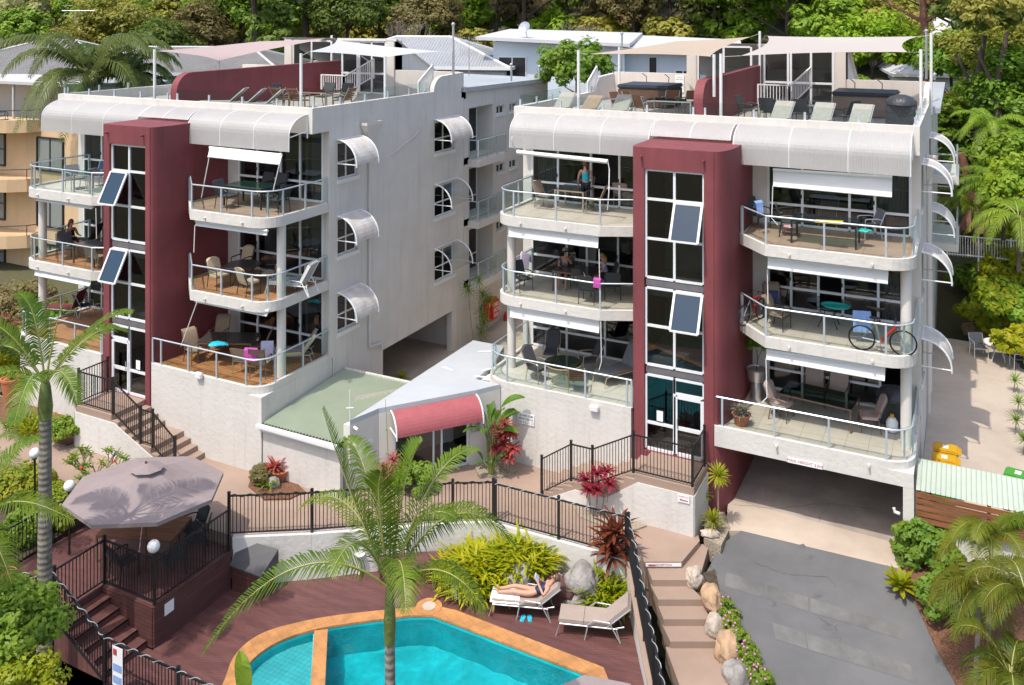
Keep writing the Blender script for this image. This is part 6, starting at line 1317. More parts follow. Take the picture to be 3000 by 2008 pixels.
# the far wooded hillside reads as one mass: a single object
Vs, Fs, Ms, off = [], [], [], 0; g = np.random.default_rng(99); kinds = ['leaf_dark', 'leaf_olive', 'leaf_mid', 'leaf_bright', 'leaf_brown', 'leaf_grey']
base = [crown_pts(200+i, 1, .95, .85, 42, 84) for i in range(5)]
for i in range(330):
    y = 76+126*g.uniform()**1.35; x = g.uniform(-1.25*y-20, .62*y+16); rr = g.uniform(2.6, 4.8)*(.75+.0035*y); P, Nn = base[i % 5]; a = g.uniform(0, 2*PI); R2 = np.array([[math.cos(a), -math.sin(a), 0], [math.sin(a), math.cos(a), 0], [0, 0, 1]])
    sz_ = rr*g.uniform(.8, 1.5); P2 = (P@R2.T)*np.array([rr, rr, sz_])+np.array([x, y, terrain_z(x, y)+sz_*.8+g.uniform(-1.8, 1.5)]); V, Fq = leaf_quads(P2, Nn@R2.T, .21+.0012*y, .55, g)
    Vs.append(V); Fs.append(Fq+off); off += len(V); k = g.choice(6, p=[.15, .28, .24, .17, .08, .08]); Ms.append(np.full(len(Fq), k))
fo = link('forest', np_mesh('forest', np.concatenate(Vs), np.concatenate(Fs), kinds, mi=np.concatenate(Ms))); tag(fo, 'dense mixed green forest covering the hill behind the buildings', 'forest', kind='stuff')
def gz(x, y): return terrain_z(x, y)
def bg(key, px, d, s, label, rz=None, dz=0, group=None):
    p = at(px, 300, d=d); return tree(key, (p.x, p.y, gz(p.x, p.y)+dz), s, RND.uniform(0, 6) if rz is None else rz, label, group)
for args in (('dark', 20, 72, .95, 'dark bushy tree at the far upper left corner'), ('olive', 190, 78, .95, 'olive tree behind the rooftop aerial at upper left'), ('olive', 330, 82, 1., 'olive tree behind the ridge of the grey hip roof'), ('dark', 470, 76, .9, 'dark tree behind the tall drooping palm'),
             ('brown', 590, 80, 1., 'brownish tree left of the dark pine trunks'), ('mid', 700, 84, 1., 'mid green tree between palm and pines'), ('pine', 777, 70, .95, 'tall dark pine with bare lower trunk, left of two'), ('pine', 892, 74, .95, 'tall dark pine with grey trunk, right of two'), ('bright', 960, 82, 1.15, 'light green tree right of the pine trunks'),
             ('dark', 1010, 74, .9, 'dark tree just above the white shade sail'), ('bright', 1120, 86, 1.2, 'light green round tree above the grey roofed house'), ('brown', 1255, 78, .9, 'brown twiggy tree above the grey roof end'), ('bright', 1365, 62, .72, 'bright green spreading tree between grey roof and white skillion house'), ('dark', 1530, 84, 1.1, 'dark tree behind the satellite dish'),
             ('mid', 1440, 92, 1.2, 'broad green tree above the white skillion roof edge'), ('grey', 1660, 88, 1., 'grey green tree behind the white skillion house'), ('pine', 1785, 92, .8, 'narrow dark pine with straight trunk on the hill'), ('brown', 1850, 82, .9, 'brown tree with bare branches over the beige sail'), ('olive', 1960, 84, 1., 'olive tree with pale limbs behind the beige sail'), ('mid', 2080, 80, .95, 'green tree above the joint of the two sails'),
             ('dark', 2190, 84, 1.1, 'dark tree left of the white sail post'), ('olive', 2300, 76, 1., 'olive bushy tree directly above the cream sail'), ('olive', 2440, 80, 1.1, 'second olive tree above the cream sail, farther right'), ('gum', 2720, 58, 1.05, 'gum tree with reddish bare limbs at upper right'), ('olive', 2860, 62, 1.0, 'loose olive tree right of the reddish limbed gum'), ('olive', 2985, 56, 1., 'tall loose tree in the upper right corner'), ('mid', 2800, 54, .62, 'green leafy tree filling in right of the cream sail posts'), ('olive', 2900, 52, .72, 'olive leafy tree above the slatted fence'), ('mid', 2990, 47, .7, 'green tree at the right edge level with the roof terrace')):
    bg(*args)
p = at(1685, 200, d=47); tree('broad', (p.x, p.y, 9.0), .86, 1, 'broad leaved green tree in front of the white skillion house', name='tree'); p = at(2555, 200, d=57); tree('bright', (p.x, p.y, 7.9), .86, 2, 'yellow green tree behind the cream sail'); p = at(2490, 200, d=52); tree('broad', (p.x, p.y, 6.2), .98, 4, 'glossy green tree over the wall of the right hot tub'); p = at(2700, 300, d=50); tree('broad', (p.x, p.y, 5.4), 1.0, 3, 'leafy tree just beyond the right roof end post')
# bare branched shrubs on the hill
def bare(loc, h, label, seed, m='twig', spread=1.):
    g = random.Random(seed); b = MB()
    def br(p, d, L_, r, k):
        q = p+d*L_; b.tube([p, (p+q)/2+Vector((g.uniform(-.06, .06), g.uniform(-.06, .06), .03))*L_, q], [r, r*.8, r*.6], 4, False)
        if k:
            for _ in range(3): br(q, (d+Vector((g.uniform(-.8, .8)*spread, g.uniform(-.8, .8)*spread, g.uniform(-.1, .5)))).normalized(), L_*g.uniform(.6, .8), r*.55, k-1)
    for i in range(4): a = i*1.6; br(Vector((0, 0, 0)), Vector((math.cos(a)*.5*spread, math.sin(a)*.5*spread, 1)).normalized(), h*.32, h*.02, 4)
    o = b.build('bare_tree', M[m]); o.location = loc; return tag(o, label, 'tree')
for px, py, d, h, lab in ((1190, 115, 70, 4.5, 'bare brown twiggy shrub above the grey roof end'), (1700, 110, 75, 4.5, 'bare branched pale shrub behind the white roof'), (1980, 60, 84, 6, 'leafless pale tree above the beige sail')): p = at(px, py, d=d); bare((p.x, p.y, p.z-h*.55), h, lab, px)
# ---------------------------------------------------------------- palms
def bez(P, t): a, b, c, d = P; return a*(1-t)**3+b*3*t*(1-t)**2+c*3*t*t*(1-t)+d*t**3
def frond_geo(P, L_=.5, n=38, w=.036, droop=.55, vee=.35, seed=0, start=.14, sweep=.55):
    """leaflets and rib along a Bezier: returns leaf verts/quads and the rib polyline"""
    g = random.Random(seed); V, Fq = [], []; P = [Vector(p) for p in P]
    for k in range(n):
        t = start+(1-start)*(k+.5)/n; p = bez(P, t); tg = (bez(P, min(1, t+.02))-bez(P, t-.02)).normalized(); side = tg.cross(Vector((0, 0, 1)));
        side = side.normalized() if side.length > .05 else Vector((1, 0, 0)); up = side.cross(tg)
        ll = L_*(math.sin(PI*min(1, (t*.86+.12)))**.6)*g.uniform(.85, 1.1)
        for s in (-1, 1):
            d = (side*s*1.0+tg*(sweep+.3*t)+up*vee+Vector((g.uniform(-.1, .1), g.uniform(-.1, .1), g.uniform(-.12, .12)))).normalized(); wv = tg*w*.5
            q0, q1, q2 = p, p+d*ll*.45, p+(d*ll*.9+Vector((0, 0, -1))*droop*ll*.55); i = len(V)
            V += [q0-wv*.5, q0+wv*.5, q1+wv, q1-wv, q2+wv*.15, q2-wv*.15]; Fq += [(i, i+1, i+2, i+3), (i+3, i+2, i+4, i+5)]
    return V, Fq, [bez(P, k/14) for k in range(15)]
def palm(label, base, top, r, fronds, m='palm_green', shaft=0., L_=.5, n=38, w=.038, droop=.55, trunk='palm_trunk', ring=True, parts=True, name='palm_tree', lean=None, rr=.026):
    base, top = Vector(base), Vector(top); t = thing(name, label, 'palm', base)
    mid = (base+top)/2+(lean or Vector((0, 0, 0))); pts = [base+(mid-base)*k/4 for k in range(4)]+[mid+(top-mid)*k/4 for k in range(5)]
    b = MB(); b.tube(pts, [r*(1.15-.35*k/8) for k in range(9)], 14); b.build('trunk', M[trunk], t, smooth=True)
    if shaft: b = MB(); b.tube([top-Vector((0, 0, .02)), top+Vector((0, 0, shaft*.3)), top+Vector((0, 0, shaft*.8)), top+Vector((0, 0, shaft))], [r*.86, r*1.0, r*.7, r*.35], 12); b.build('crownshaft', M['crownshaft'], t, smooth=True)
    o3 = top+Vector((0, 0, shaft*.85)); av, af = [], []; rb = MB(); ar, at_ = Vector((ct, st, 0)), Vector((st, -ct, 0))
    for k, fr in enumerate(fronds):
        pl = [o3+ar*a+Vector((0, 0, c))+at_*b_ for a, c, b_ in [(0, 0, 0)]+list(fr[:3])]; kw = fr[3] if len(fr) > 3 else {}
        V, Fq, rib = frond_geo(pl, kw.get('L', L_), kw.get('n', n), kw.get('w', w), kw.get('droop', droop), kw.get('vee', .35), seed=k+int(abs(base.x)*10), sweep=kw.get('sweep', .55))
        if parts:
            wl = wloc(t); me = np_mesh('frond', [v-wl for v in V], Fq, kw.get('m', m)); f = link('frond', me, t); b = MB(); b.tube(rib, [rr*(1-.85*i/14) for i in range(15)], 5); b.build('rib', M['rachis'], f)
        else:
            i0 = len(av); av += V; af += [tuple(i+i0 for i in q) for q in Fq]; rb.tube(rib, [rr*(1-.85*i/14) for i in range(15)], 4)
    if not parts: wl = wloc(t); link('crown', np_mesh('crown', [v-wl for v in av], af, m), t); rb.build('ribs', M['rachis'], t)
    return t
c = at(1105, 1665, d=16.); bs = at(1166, 2020, d=16.); bs = Vector((c.x+.28, c.y+.1, -2.9)); tp = at(1142, 1880, d=16)
palm('large feathery palm with green crownshaft standing in front of the pool', bs, tp, .112, [
    ((-.9, 1.05, .3), (-2.1, .9, .5), (-3.15, -.75, .6), dict(L=.66, droop=.6, n=84)), ((-.5, 1.2, 0), (-.95, 2.2, -.1), (-1.25, 3.15, -.2), dict(L=.36, droop=.1, vee=.9, sweep=1.2)),
    ((-.25, 1.1, .5), (-.5, 1.75, .9), (-.75, 1.2, 1.5), dict(L=.6)), ((.6, 1.15, -.2), (1.35, 1.75, -.3), (2.25, .55, -.4), dict(L=.66, droop=.65, n=84)), ((.45, 1.4, -.5), (.9, 2.1, -.8), (1.5, 1.95, -1.2), dict(L=.5)),
    ((.6, .8, .5), (1.2, 1.1, .9), (1.75, .35, 1.1), dict(L=.55, droop=.9)), ((-.5, 1.0, -.7), (-1.2, 1.4, -1.2), (-1.9, .75, -1.3), dict(L=.5)), ((-.15, 1.3, .2), (-.2, 2.0, .3), (-.1, 2.3, .4), dict(L=.55, vee=.8, droop=.2)), ((.2, 1.1, .7), (.4, 1.5, 1.2), (.5, .8, 1.8), dict(L=.55)), ((.15, 1.5, -.1), (.3, 2.3, -.2), (.55, 2.5, -.3), dict(L=.5, vee=.8, droop=.2)),
    ((0, 1.5, 0), (-.03, 2.6, 0), (-.08, 3.4, 0), dict(L=.05, n=6, w=.02)), ((-.3, 1.35, -.4), (-.6, 2.1, -.8), (-1.0, 2.1, -1.3), dict(L=.55, vee=.6)), ((.3, 1.2, .2), (.75, 1.8, .3), (1.2, 1.5, .4), dict(L=.55))], shaft=1.1, L_=.62, n=64, w=.032, rr=.026)
c = at(143, 1100, d=21.3); tp = at(133, 1225, d=21.3)
palm('tall grey trunked palm at the left edge beside the umbrella deck', Vector((tp.x-.05, tp.y, -2.5)), tp, .17, [
    ((.7, 1.0, .2), (1.4, 1.75, .1), (2.1, 1.75, .1), dict(L=.62, droop=.5)), ((-.5, 1.1, .2), (-1.0, 1.7, .2), (-1.6, 1.5, .2), dict(L=.6)), ((-.15, 1.1, 0), (-.35, 1.9, -.2), (-.75, 2.1, -.2), dict(L=.6)), ((.45, .7, .5), (.95, .8, .9), (1.3, 0, 1.1), dict(L=.55)),
    ((-.5, .7, .4), (-1.0, .6, .6), (-1.4, -.3, .7), dict(L=.55)), ((.15, .8, .7), (.25, .7, 1.3), (.2, -.2, 1.7), dict(L=.55)), ((.2, 1.3, 0), (.35, 1.8, 0), (.5, 2.1, 0), dict(L=.12, n=10)), ((-.9, .9, -.4), (-1.4, .9, -.6), (-1.8, .3, -.6), {}), ((.5, .9, -.7), (.9, 1.1, -1.2), (1.2, .7, -1.6), {})], shaft=.95, L_=.62, n=66, w=.040, rr=.03)
tp = at(-70, 1640, d=17.5); palm('low palm leaning in from the left edge over the deck stairs', Vector((tp.x, tp.y, -2.6)), tp, .14, [((.6, .8, .2), (1.1, .85, .3), (2.05, .35, .3), dict(L=.6, droop=.7)), ((.5, .4, .5), (.9, .2, .8), (1.2, -.5, .9), {}), ((.3, 1.0, -.2), (.5, 1.5, -.4), (.9, 1.5, -.6), {}), ((-.3, 1., 0), (-.8, 1.2, .2), (-1.4, .8, .2), {}), ((0, .9, .5), (.1, 1.2, .9), (.1, .9, 1.5), {})], shaft=.7, L_=.55, n=60, w=.036)
tp = at(-60, 1370, d=24); palm('feather palm fronds reaching in at the left edge by the path', Vector((tp.x, tp.y, -.5)), tp, .12, [((.5, .6, .2), (.9, .5, .3), (1.5, -.1, .3), {}), ((.4, .9, .1), (.8, 1.1, .1), (1.2, .8, .1), {}), ((-.4, .9, .1), (-.8, 1.1, .1), (-1.2, .8, .1), {}), ((.2, .7, .5), (.3, .7, .9), (.4, .2, 1.2), {})], L_=.45, n=28, parts=False)
# drooping queen palm beside the left block, in front of the grey roof
def radial(n, R_, up, dr, seed, z0=.0, el=(.2, 1.)):
    g = random.Random(seed); out = []
    for k in range(n):
        a = k*2.399+g.uniform(-.3, .3); e = g.uniform(*el); ca, sa = math.cos(a)*R_, math.sin(a)*R_*.9
        out.append(((ca*.3, up*e*.75+.1, sa*.3), (ca*.75, up*e*1.05, sa*.75), (ca*1.08, up*e-dr*(1.3-e), sa*1.08)))
    return out
tp = at(262, 240, d=44); palm('drooping feathery palm in front of the grey hip roof', Vector((tp.x, tp.y, .5)), tp, .16, radial(20, 3.9, 2.9, 3.4, 5), 'queen_palm', L_=.9, n=62, w=.085, droop=1.1, parts=False, rr=.03)
tp = at(365, 240, d=46); palm('second drooping palm beside the left roof sail post', Vector((tp.x, tp.y, .5)), tp, .16, radial(15, 2.6, 2.4, 2.2, 9), 'queen_palm', L_=.85, n=58, w=.085, droop=1.1, parts=False, rr=.03)
tp = at(75, 300, d=57); palm('third drooping palm over the cream building terrace at far left', Vector((tp.x, tp.y, .5)), tp, .15, radial(15, 3.6, 1.5, 4.2, 15), 'queen_palm', L_=.85, n=58, w=.085, droop=1.1, parts=False, rr=.03)
# golden cane palms at the lower right
for px, py, d, z, n_, R_, lab, sd in ((2905, 1590, 21.5, -.9, 15, 1.15, 'golden cane palm with yellow ribs beside the white wall at right', 3), (2870, 1735, 20.4, -1.0, 13, 1.05, 'golden cane palm with bare grey stem over the mulch', 7), (3010, 1770, 18.6, -1.6, 14, 1.1, 'golden cane palm at the right edge of the picture', 11), (2960, 1985, 18, -1.7, 12, .95, 'low golden cane palm in the lower right corner', 15)):
    tp = at(px, py, d=d); palm(lab, Vector((tp.x-.1, tp.y, z)), tp, .055, radial(n_, R_, 1.0, .9, sd), 'palm_gold', L_=.50, n=54, w=.030, droop=.6, trunk='bark_pale', parts=False, rr=.018)
# palms in the garden on the right bank
for px, py, d, z, n_, R_, lab, sd in ((2940, 560, 40, 2., 13, 2.0, 'fan of bright palm fronds high on the right bank', 21), (2985, 640, 37, 1.5, 12, 1.8, 'second bright palm on the right bank, at the frame edge', 25), (2850, 620, 43, 2.2, 11, 1.6, 'small yellow green palm beside the white bank fence', 31), (2905, 380, 44, 4, 10, 1.6, 'young palm under the slatted timber fence', 35)):
    tp = at(px, py, d=d); palm(lab, Vector((tp.x, tp.y, max(z, tp.z-2.2))), tp, .08, radial(n_+5, R_*1.1, 1.1, 1.3, sd), 'palm_gold' if sd == 31 else 'leaf_mid', L_=.55, n=44, w=.045, droop=.8, trunk='bark', parts=False)
# ---------------------------------------------------------------- shrubs and strap leaved plants
def shrub(label, c, rx, ry, rz, leaf, m, ncl=40, per=55, cat='shrub', name='shrub', seed=None, cr=.34, **k):
    o = link(name, crown_mesh(name, seed or int(abs(c[0]*37+c[1]*11)) % 900, rx, ry, rz, ncl, per, leaf, m, rz*.75, cr=cr, **k)); o.location = c; return tag(o, label, cat)
def strap(b, o, az, el, L_, w, curl, seg=5, fold=.0):
    """one arching strap leaf appended to MB b"""
    p = Vector(o); e = el; d = L_/seg; v = []; sd = Vector((-math.sin(az), math.cos(az), 0))
    for k in range(seg+1):
        ww = w*(.55+1.6*(k/seg)*(1-k/seg)*1.2)*(1 if k < seg else .12); v += [p-sd*ww/2, p+sd*ww/2]; p = p+Vector((math.cos(az)*math.cos(e), math.sin(az)*math.cos(e), math.sin(e)))*d; e -= curl/seg
    b.add(v, [(2*k, 2*k+1, 2*k+3, 2*k+2) for k in range(seg)])
def rosette(b, o, n, L_, w, el=(.1, 1.3), curl=1.0, seed=0):
    g = random.Random(seed)
    for k in range(n): strap(b, o, k*2.399+g.uniform(-.2, .2), el[0]+(el[1]-el[0])*(k+.5)/n, L_*g.uniform(.75, 1.1), w, curl*g.uniform(.7, 1.3))
def rosette_plant(label, c, heads, n, L_, w, m, stem='bark_pale', el=(.0, 1.3), curl=.9, name='cordyline', cat='plant'):
    t = thing(name, label, cat, c); b = MB(); s = MB()
    for i, (dx, dy, h) in enumerate(heads):
        o = Vector(c)+Vector((dx, dy, h)); rosette(b, o, n, L_, w, el, curl, i*7+int(abs(c[0]*10)))
        if h > .15: s.tube([Vector(c)+Vector((dx*.5, dy*.5, 0)), Vector(c)+Vector((dx*.8, dy*.8, h*.5)), o], .018, 5)
    b.build('leaves', M[m], t, fixn=False)
    if s.v: s.build('stem', M[stem], t)
    return t
def clump_plant(label, c, n, R_, L_, w, m, name='strap_plant', seed=0, curl=1.1, el=(.5, 1.4)):
    g = random.Random(seed); b = MB(); c = Vector(c)
    for k in range(n):
        a = g.uniform(0, 2*PI); r = R_*math.sqrt(g.uniform(0, 1)); strap(b, c+Vector((math.cos(a)*r, math.sin(a)*r, g.uniform(0, L_*.7)*(1-r/R_*.6))), g.uniform(0, 2*PI) if g.random() < .5 else a+g.uniform(-.8, .8), g.uniform(*el), L_*g.uniform(.6, 1.15), w, curl*g.uniform(.6, 1.5), 4)
    o = b.build(name, M[m], fixn=False, loc=c); return tag(o, label, 'plant')
zg = lambda px, py, z: at(px, py, Z=z)
clump_plant('big yellow green strap leaved bush left of the grey boulder by the pool', zg(1408, 1700, ZD), 1100, 1.05, .75, .07, 'leaf_lime', seed=1); clump_plant('yellow green strap leaved bush against the pool fence, behind the boulder', zg(1535, 1655, -.75), 520, .75, .7, .07, 'leaf_lime', seed=2); clump_plant('yellow green strap leaved bush between right boulder and brown steps', zg(1772, 1755, ZD), 700, .68, .7, .055, 'leaf_lime', seed=3)
clump_plant('small strap plant at the foot of the right boulder bush', zg(1830, 1735, ZD), 120, .35, .5, .05, 'leaf_lime', seed=9)
rosette_plant('rust orange spiky plant in front of the pool fence corner', zg(1795, 1720, -.9), [(0, 0, .8), (.05, .08, 1.45), (-.08, .0, 1.1)], 30, .78, .10, 'leaf_rust')
rosette_plant('group of crimson leaved plants before the white stair wall', zg(1745, 1510, .0), [(-.35, .1, .9), (0, .12, 1.15), (.28, .2, 1.25), (.1, -.1, .8), (-.15, -.15, .75), (.45, .0, 1.0)], 26, .36, .06, 'leaf_red', curl=1.2)
t = rosette_plant('crimson and orange leaved plant at the base of the big paddle leaves', zg(1478, 1380, .05), [(-.1, 0, 1.1), (.2, .05, 1.25), (.05, -.1, .85), (.35, -.05, .8), (-.25, -.1, .7), (.25, -.2, .55), (0, .1, 1.45)], 26, .34, .075, 'leaf_orange', curl=1.3)
rosette_plant('crimson leaved plant partly behind the orange one', zg(1462, 1378, .05), [(-.2, .2, 1.2), (.3, .2, 1.15), (.1, .1, .9)], 24, .34, .07, 'leaf_red', curl=1.3)
rosette_plant('pink leaved plants left of the green bush by the reception door', zg(1140, 1420, .1), [(-.2, 0, .5), (.1, .1, .75), (.3, 0, .6), (0, -.1, .35)], 24, .34, .07, 'leaf_pink', curl=1.3); shrub('rounded green bush beside the reception entrance', zg(1215, 1440, .1), .62, .6, .5, .07, 'leaf_mid', 46, 60)
def paddle_plant(label, c, n, h, L_, seed, m='leaf_paddle'):
    g = random.Random(seed); t = thing('bird_of_paradise', label, 'plant', c); lf = MB(); st_ = MB(); c = Vector(c)
    for k in range(n):
        a = k*2.4+g.uniform(-.3, .3); hh = h*g.uniform(.55, 1.); out = g.uniform(.12, .5); tip = c+Vector((math.cos(a)*out, math.sin(a)*out, hh)); st_.tube([c+Vector((math.cos(a)*.08, math.sin(a)*.08, 0)), c+Vector((math.cos(a)*out*.4, math.sin(a)*out*.4, hh*.6)), tip], [.03, .022, .015], 5)
        e = g.uniform(.5, 1.25); p = tip; sd = Vector((-math.sin(a), math.cos(a), .25)).normalized(); v = []; S = 6
        for i in range(S+1):
            u = i/S; w = L_*.36*math.sin(PI*(u*.92+.05))**.7; dn_ = Vector((0, 0, -.12*L_*0)); v += [p-sd*w/2+Vector((0, 0, w*.18)), p, p+sd*w/2+Vector((0, 0, w*.18))]; p = p+Vector((math.cos(a)*math.cos(e), math.sin(a)*math.cos(e), math.sin(e)))*L_/S; e -= .16
        lf.add(v, [(3*i+j, 3*i+j+1, 3*i+j+4, 3*i+j+3) for i in range(S) for j in (0, 1)])
    lf.build('leaves', M[m], t, fixn=False, smooth=True); st_.build('stem', M['crownshaft'], t); return t
paddle_plant('tall plant with big green paddle leaves beside the maroon awning', zg(1440, 1372, .06), 13, 2.1, .85, 4); paddle_plant('large green leaf poking up at the lower edge in front of the spa', at(722, 2120, d=15.5)+Vector((0, 0, -.2)), 3, .75, .85, 3, 'leaf_bright'); paddle_plant('low broad leaved green plant under the crimson leaves', zg(1440, 1390, .05), 8, .6, .5, 9)
rosette_plant('yellow green spiky yucca on a thin stem by the garage entry', zg(2104, 1545, .03), [(0, 0, 1.5)], 90, .42, .032, 'leaf_yellow', el=(-.9, 1.4), curl=.35, name='yucca'); rosette_plant('low spiky green yucca in the gravel at the garage corner', zg(2088, 1555, .03), [(0, 0, .25)], 60, .42, .034, 'leaf_lime', el=(-.1, 1.4), curl=.5, name='yucca'); rosette_plant('small dark spiky plant against the maroon tower foot', zg(2066, 1500, .03), [(0, 0, .5)], 30, .3, .03, 'leaf_mid', el=(-.3, 1.3), name='yucca')
rosette_plant('large pale green agave rosette at the driveway edge', drv(2640, 1735, .05), [(0, 0, .12)], 34, .52, .12, 'leaf_lime', el=(.1, 1.35), curl=.5, name='agave');
shrub('lush glossy green bush against the white wall at right', Vector(at(2715, 1700, Z=-.3))+Vector((0, .3, -.3)), .85, .7, 1.05, .085, 'leaf_mid', 120, 70)
shrub('lower glossy green bush spilling over the mulch', Vector(drv(2765, 1830, .0))+Vector((.1, .2, -.1)), .72, .6, .75, .085, 'leaf_mid', 100, 60)
def flowering(label, pts, r, m, fl, seed=0):
    t = thing('flowering_shrub', label, 'shrub', pts[0]); Vv, Ff, off = [], [], 0; fb = MB(); g = random.Random(seed)
    for i, p in enumerate(pts):
        P, Nn = crown_pts(seed+i, r, r, r*.8, 26, 40, cr=.4); P = P+np.array([p.x-pts[0].x, p.y-pts[0].y, p.z-pts[0].z+r*.5]); V, Fq = leaf_quads(P, Nn, .045, .5, np.random.default_rng(i)); Vv.append(V); Ff.append(Fq+off); off += len(V)
        for k in range(8): d = Vector((g.gauss(0, 1), g.gauss(0, 1), abs(g.gauss(0, 1)))).normalized(); fb.ico(p+Vector((0, 0, r*.5))+Vector((d.x*r, d.y*r, d.z*r*.9)), .028, 1, 0, 0)
    link('foliage', np_mesh('foliage', np.concatenate(Vv), np.concatenate(Ff), m), t); fb.build('flowers', M[fl], t); return t
flowering('low green bush dotted with small pink flowers along the driveway edge', [drv(x, y, .05) for x, y in ((2125, 1800), (2140, 1850), (2165, 1890), (2185, 1935), (2205, 1975), (2230, 2010))], .30, 'leaf_mid', 'flower_pink', 3)
# round bed on the courtyard path
shrub('small brownish green ball shrub in the round path bed', zg(762, 1418, .26), .36, .36, .34, .05, 'leaf_brown', 40, 50); rosette_plant('spiky red tipped bromeliad in the round path bed', zg(800, 1402, .26), [(0, 0, .2), (.12, .0, .35)], 34, .5, .05, 'leaf_orange', el=(.3, 1.4), name='bromeliad'); clump_plant('low bright green tuft in the round path bed', zg(783, 1428, .26), 60, .2, .35, .035, 'leaf_bright', seed=5); rosette_plant('pale rosette growing in the shallow terracotta bowl', Vector(POT3)+Vector((0, 0, .28)), [(0, 0, .0)], 40, .26, .03, 'leaf_pale', el=(.1, 1.4), name='bromeliad')
b = MB(); b.ico((0, 0, .1), .2, 2, 4, .3); o = b.build('rock', M['stone_grey'], smooth=True); o.location = zg(800, 1425, .25); tag(o, 'small grey rock beside the terracotta bowl', 'rock')
rosette_plant('pink and silver leaved plant in the terracotta pot on the garage terrace', Vector(POT1)+Vector((0, 0, .3)), [(0, 0, .05), (.1, 0, .1), (-.1, .05, .1), (0, -.1, .05)], 34, .3, .04, 'leaf_pale', el=(.0, 1.4), name='potted_plant'); 
t = thing('potted_tree', 'small round leaved tree in the tall silver planter', 'plant', POT2); link('crown', crown_mesh('crown', 77, .38, .38, .32, 14, 14, .07, 'leaf_mid', .65), t); b = MB(); b.tube([(0, 0, -.05), (.04, 0, .3), (0, .03, .6)], [.02, .016, .012], 5); b.tube([(.04, 0, .3), (.2, 0, .7)], .01, 4); b.build('trunk', M['bark'], t, world=False)
rosette_plant('green leaves growing from the dark urn at left', Vector(POT4)+Vector((0, 0, .9)), [(0, 0, .05)], 26, .4, .05, 'leaf_mid', name='potted_plant')
# left garden
shrub('bright lime green ball shrub beside the left palm trunk', zg(185, 1300, .3), .5, .5, .55, .06, 'leaf_bright', 60, 60); clump_plant('yellow green strap plants under the left palm', zg(105, 1270, .3), 160, .5, .6, .05, 'leaf_lime', seed=12); clump_plant('green strap plants nearest the urn', zg(55, 1260, .3), 120, .45, .6, .05, 'leaf_mid', seed=14)
shrub('yellow leaved bush below the path at left', zg(60, 1480, -.1), .95, .9, .7, .07, 'leaf_gold', 70, 60); shrub('second yellow green bush reaching behind the umbrella', zg(165, 1540, -.1), .85, .8, .7, .07, 'leaf_gold', 64, 60, seed=44); shrub('dense green bush behind the upper deck fence at left', zg(60, 1600, -.2), .8, .7, .55, .06, 'leaf_mid', 60, 60, seed=45); shrub('large leafy bush filling the lower left corner', at(15, 1900, d=18.2)+Vector((0, 0, -.4)), 1.15, 1., .95, .07, 'leaf_mid', 120, 70, seed=46); shrub('bush with gold tips at the lower left edge', at(40, 1990, d=17)+Vector((0, 0, -.9)), .9, .9, .7, .06, 'leaf_gold', 70, 60, seed=47)
def frangipani(label, c, h, seed):
    g = random.Random(seed); t = thing('frangipani', label, 'tree', c); b = MB(); lf = MB(); fl_ = MB()
    def br(p, d, L_, r, k):
        q = p+d*L_; b.tube([p, (p+q)/2+Vector((0, 0, -.03)), q], [r, r*.85, r*.75], 6)
        if k:
            for _ in range(3 if g.random() < .5 else 2): br(q, (d+Vector((g.uniform(-.9, .9), g.uniform(-.9, .9), g.uniform(0, .5)))).normalized(), L_*g.uniform(.65, .9), r*.72, k-1)
        elif g.random() < .6: rosette(lf, q, 9, .2, .05, (.0, 1.2), .8, g.randint(0, 99))
        if k == 0 and g.random() < .05: fl_.ico(q, .05, 1, 1, .3)
    br(Vector((0, 0, 0)), Vector((.1, 0, 1)), h*.3, .05, 0)
    for i in range(4): a = i*1.6+.5; br(Vector((.03, 0, h*.28)), Vector((math.cos(a), math.sin(a), .8)).normalized(), h*.25, .04, 3)
    b.build('trunk', M['twig'], t, world=False); lf.build('leaves', M['leaf_mid'], t, world=False, fixn=False)
    if fl_.v: fl_.build('flowers', M['flower_red'], t, world=False)
frangipani('bare branched frangipani with few leaves behind the umbrella', zg(285, 1470, -.1), 1.7, 5)
# far left: planting beside the ground terrace and under the cream building
shrub('bright green hedge bush behind the left ground terrace column', Vector((-33.6, 24.5, .5)), .9, 1.4, 1.5, .09, 'leaf_bright', 70, 60, seed=50); clump_plant('tall green strap plants behind the left ground terrace', Vector((-34.5, 23, .6)), 130, .6, 1.3, .09, 'leaf_lime', seed=15); shrub('dark hedge under the cream building balcony', Vector((-38, 26, .6)), 2.2, 1.6, 1.3, .1, 'leaf_brown', 60, 60, seed=51)
rosette_plant('orange flowering plant beside the cream building wall', Vector((-36.2, 24, 1.0)), [(0, 0, .8), (.5, 0, .7), (-.6, .1, .8)], 20, .6, .08, 'leaf_rust', name='flowering_plant')
tp = Vector((-36.0, 21.6, 4.0)); palm('fan palm fronds at the left edge beside the cream building', Vector((-36, 21.6, .2)), tp, .1, radial(14, 1.3, .9, .6, 41), 'leaf_lime', L_=.45, n=26, w=.06, droop=.3, parts=False)
tp = Vector((-35.8, 20.6, 2.2)); palm('small palm in the left garden below the cream building', Vector((-35.8, 20.6, .2)), tp, .1, radial(13, 1.3, .9, .8, 43), 'palm_green', L_=.45, n=28, w=.05, droop=.4, parts=False)
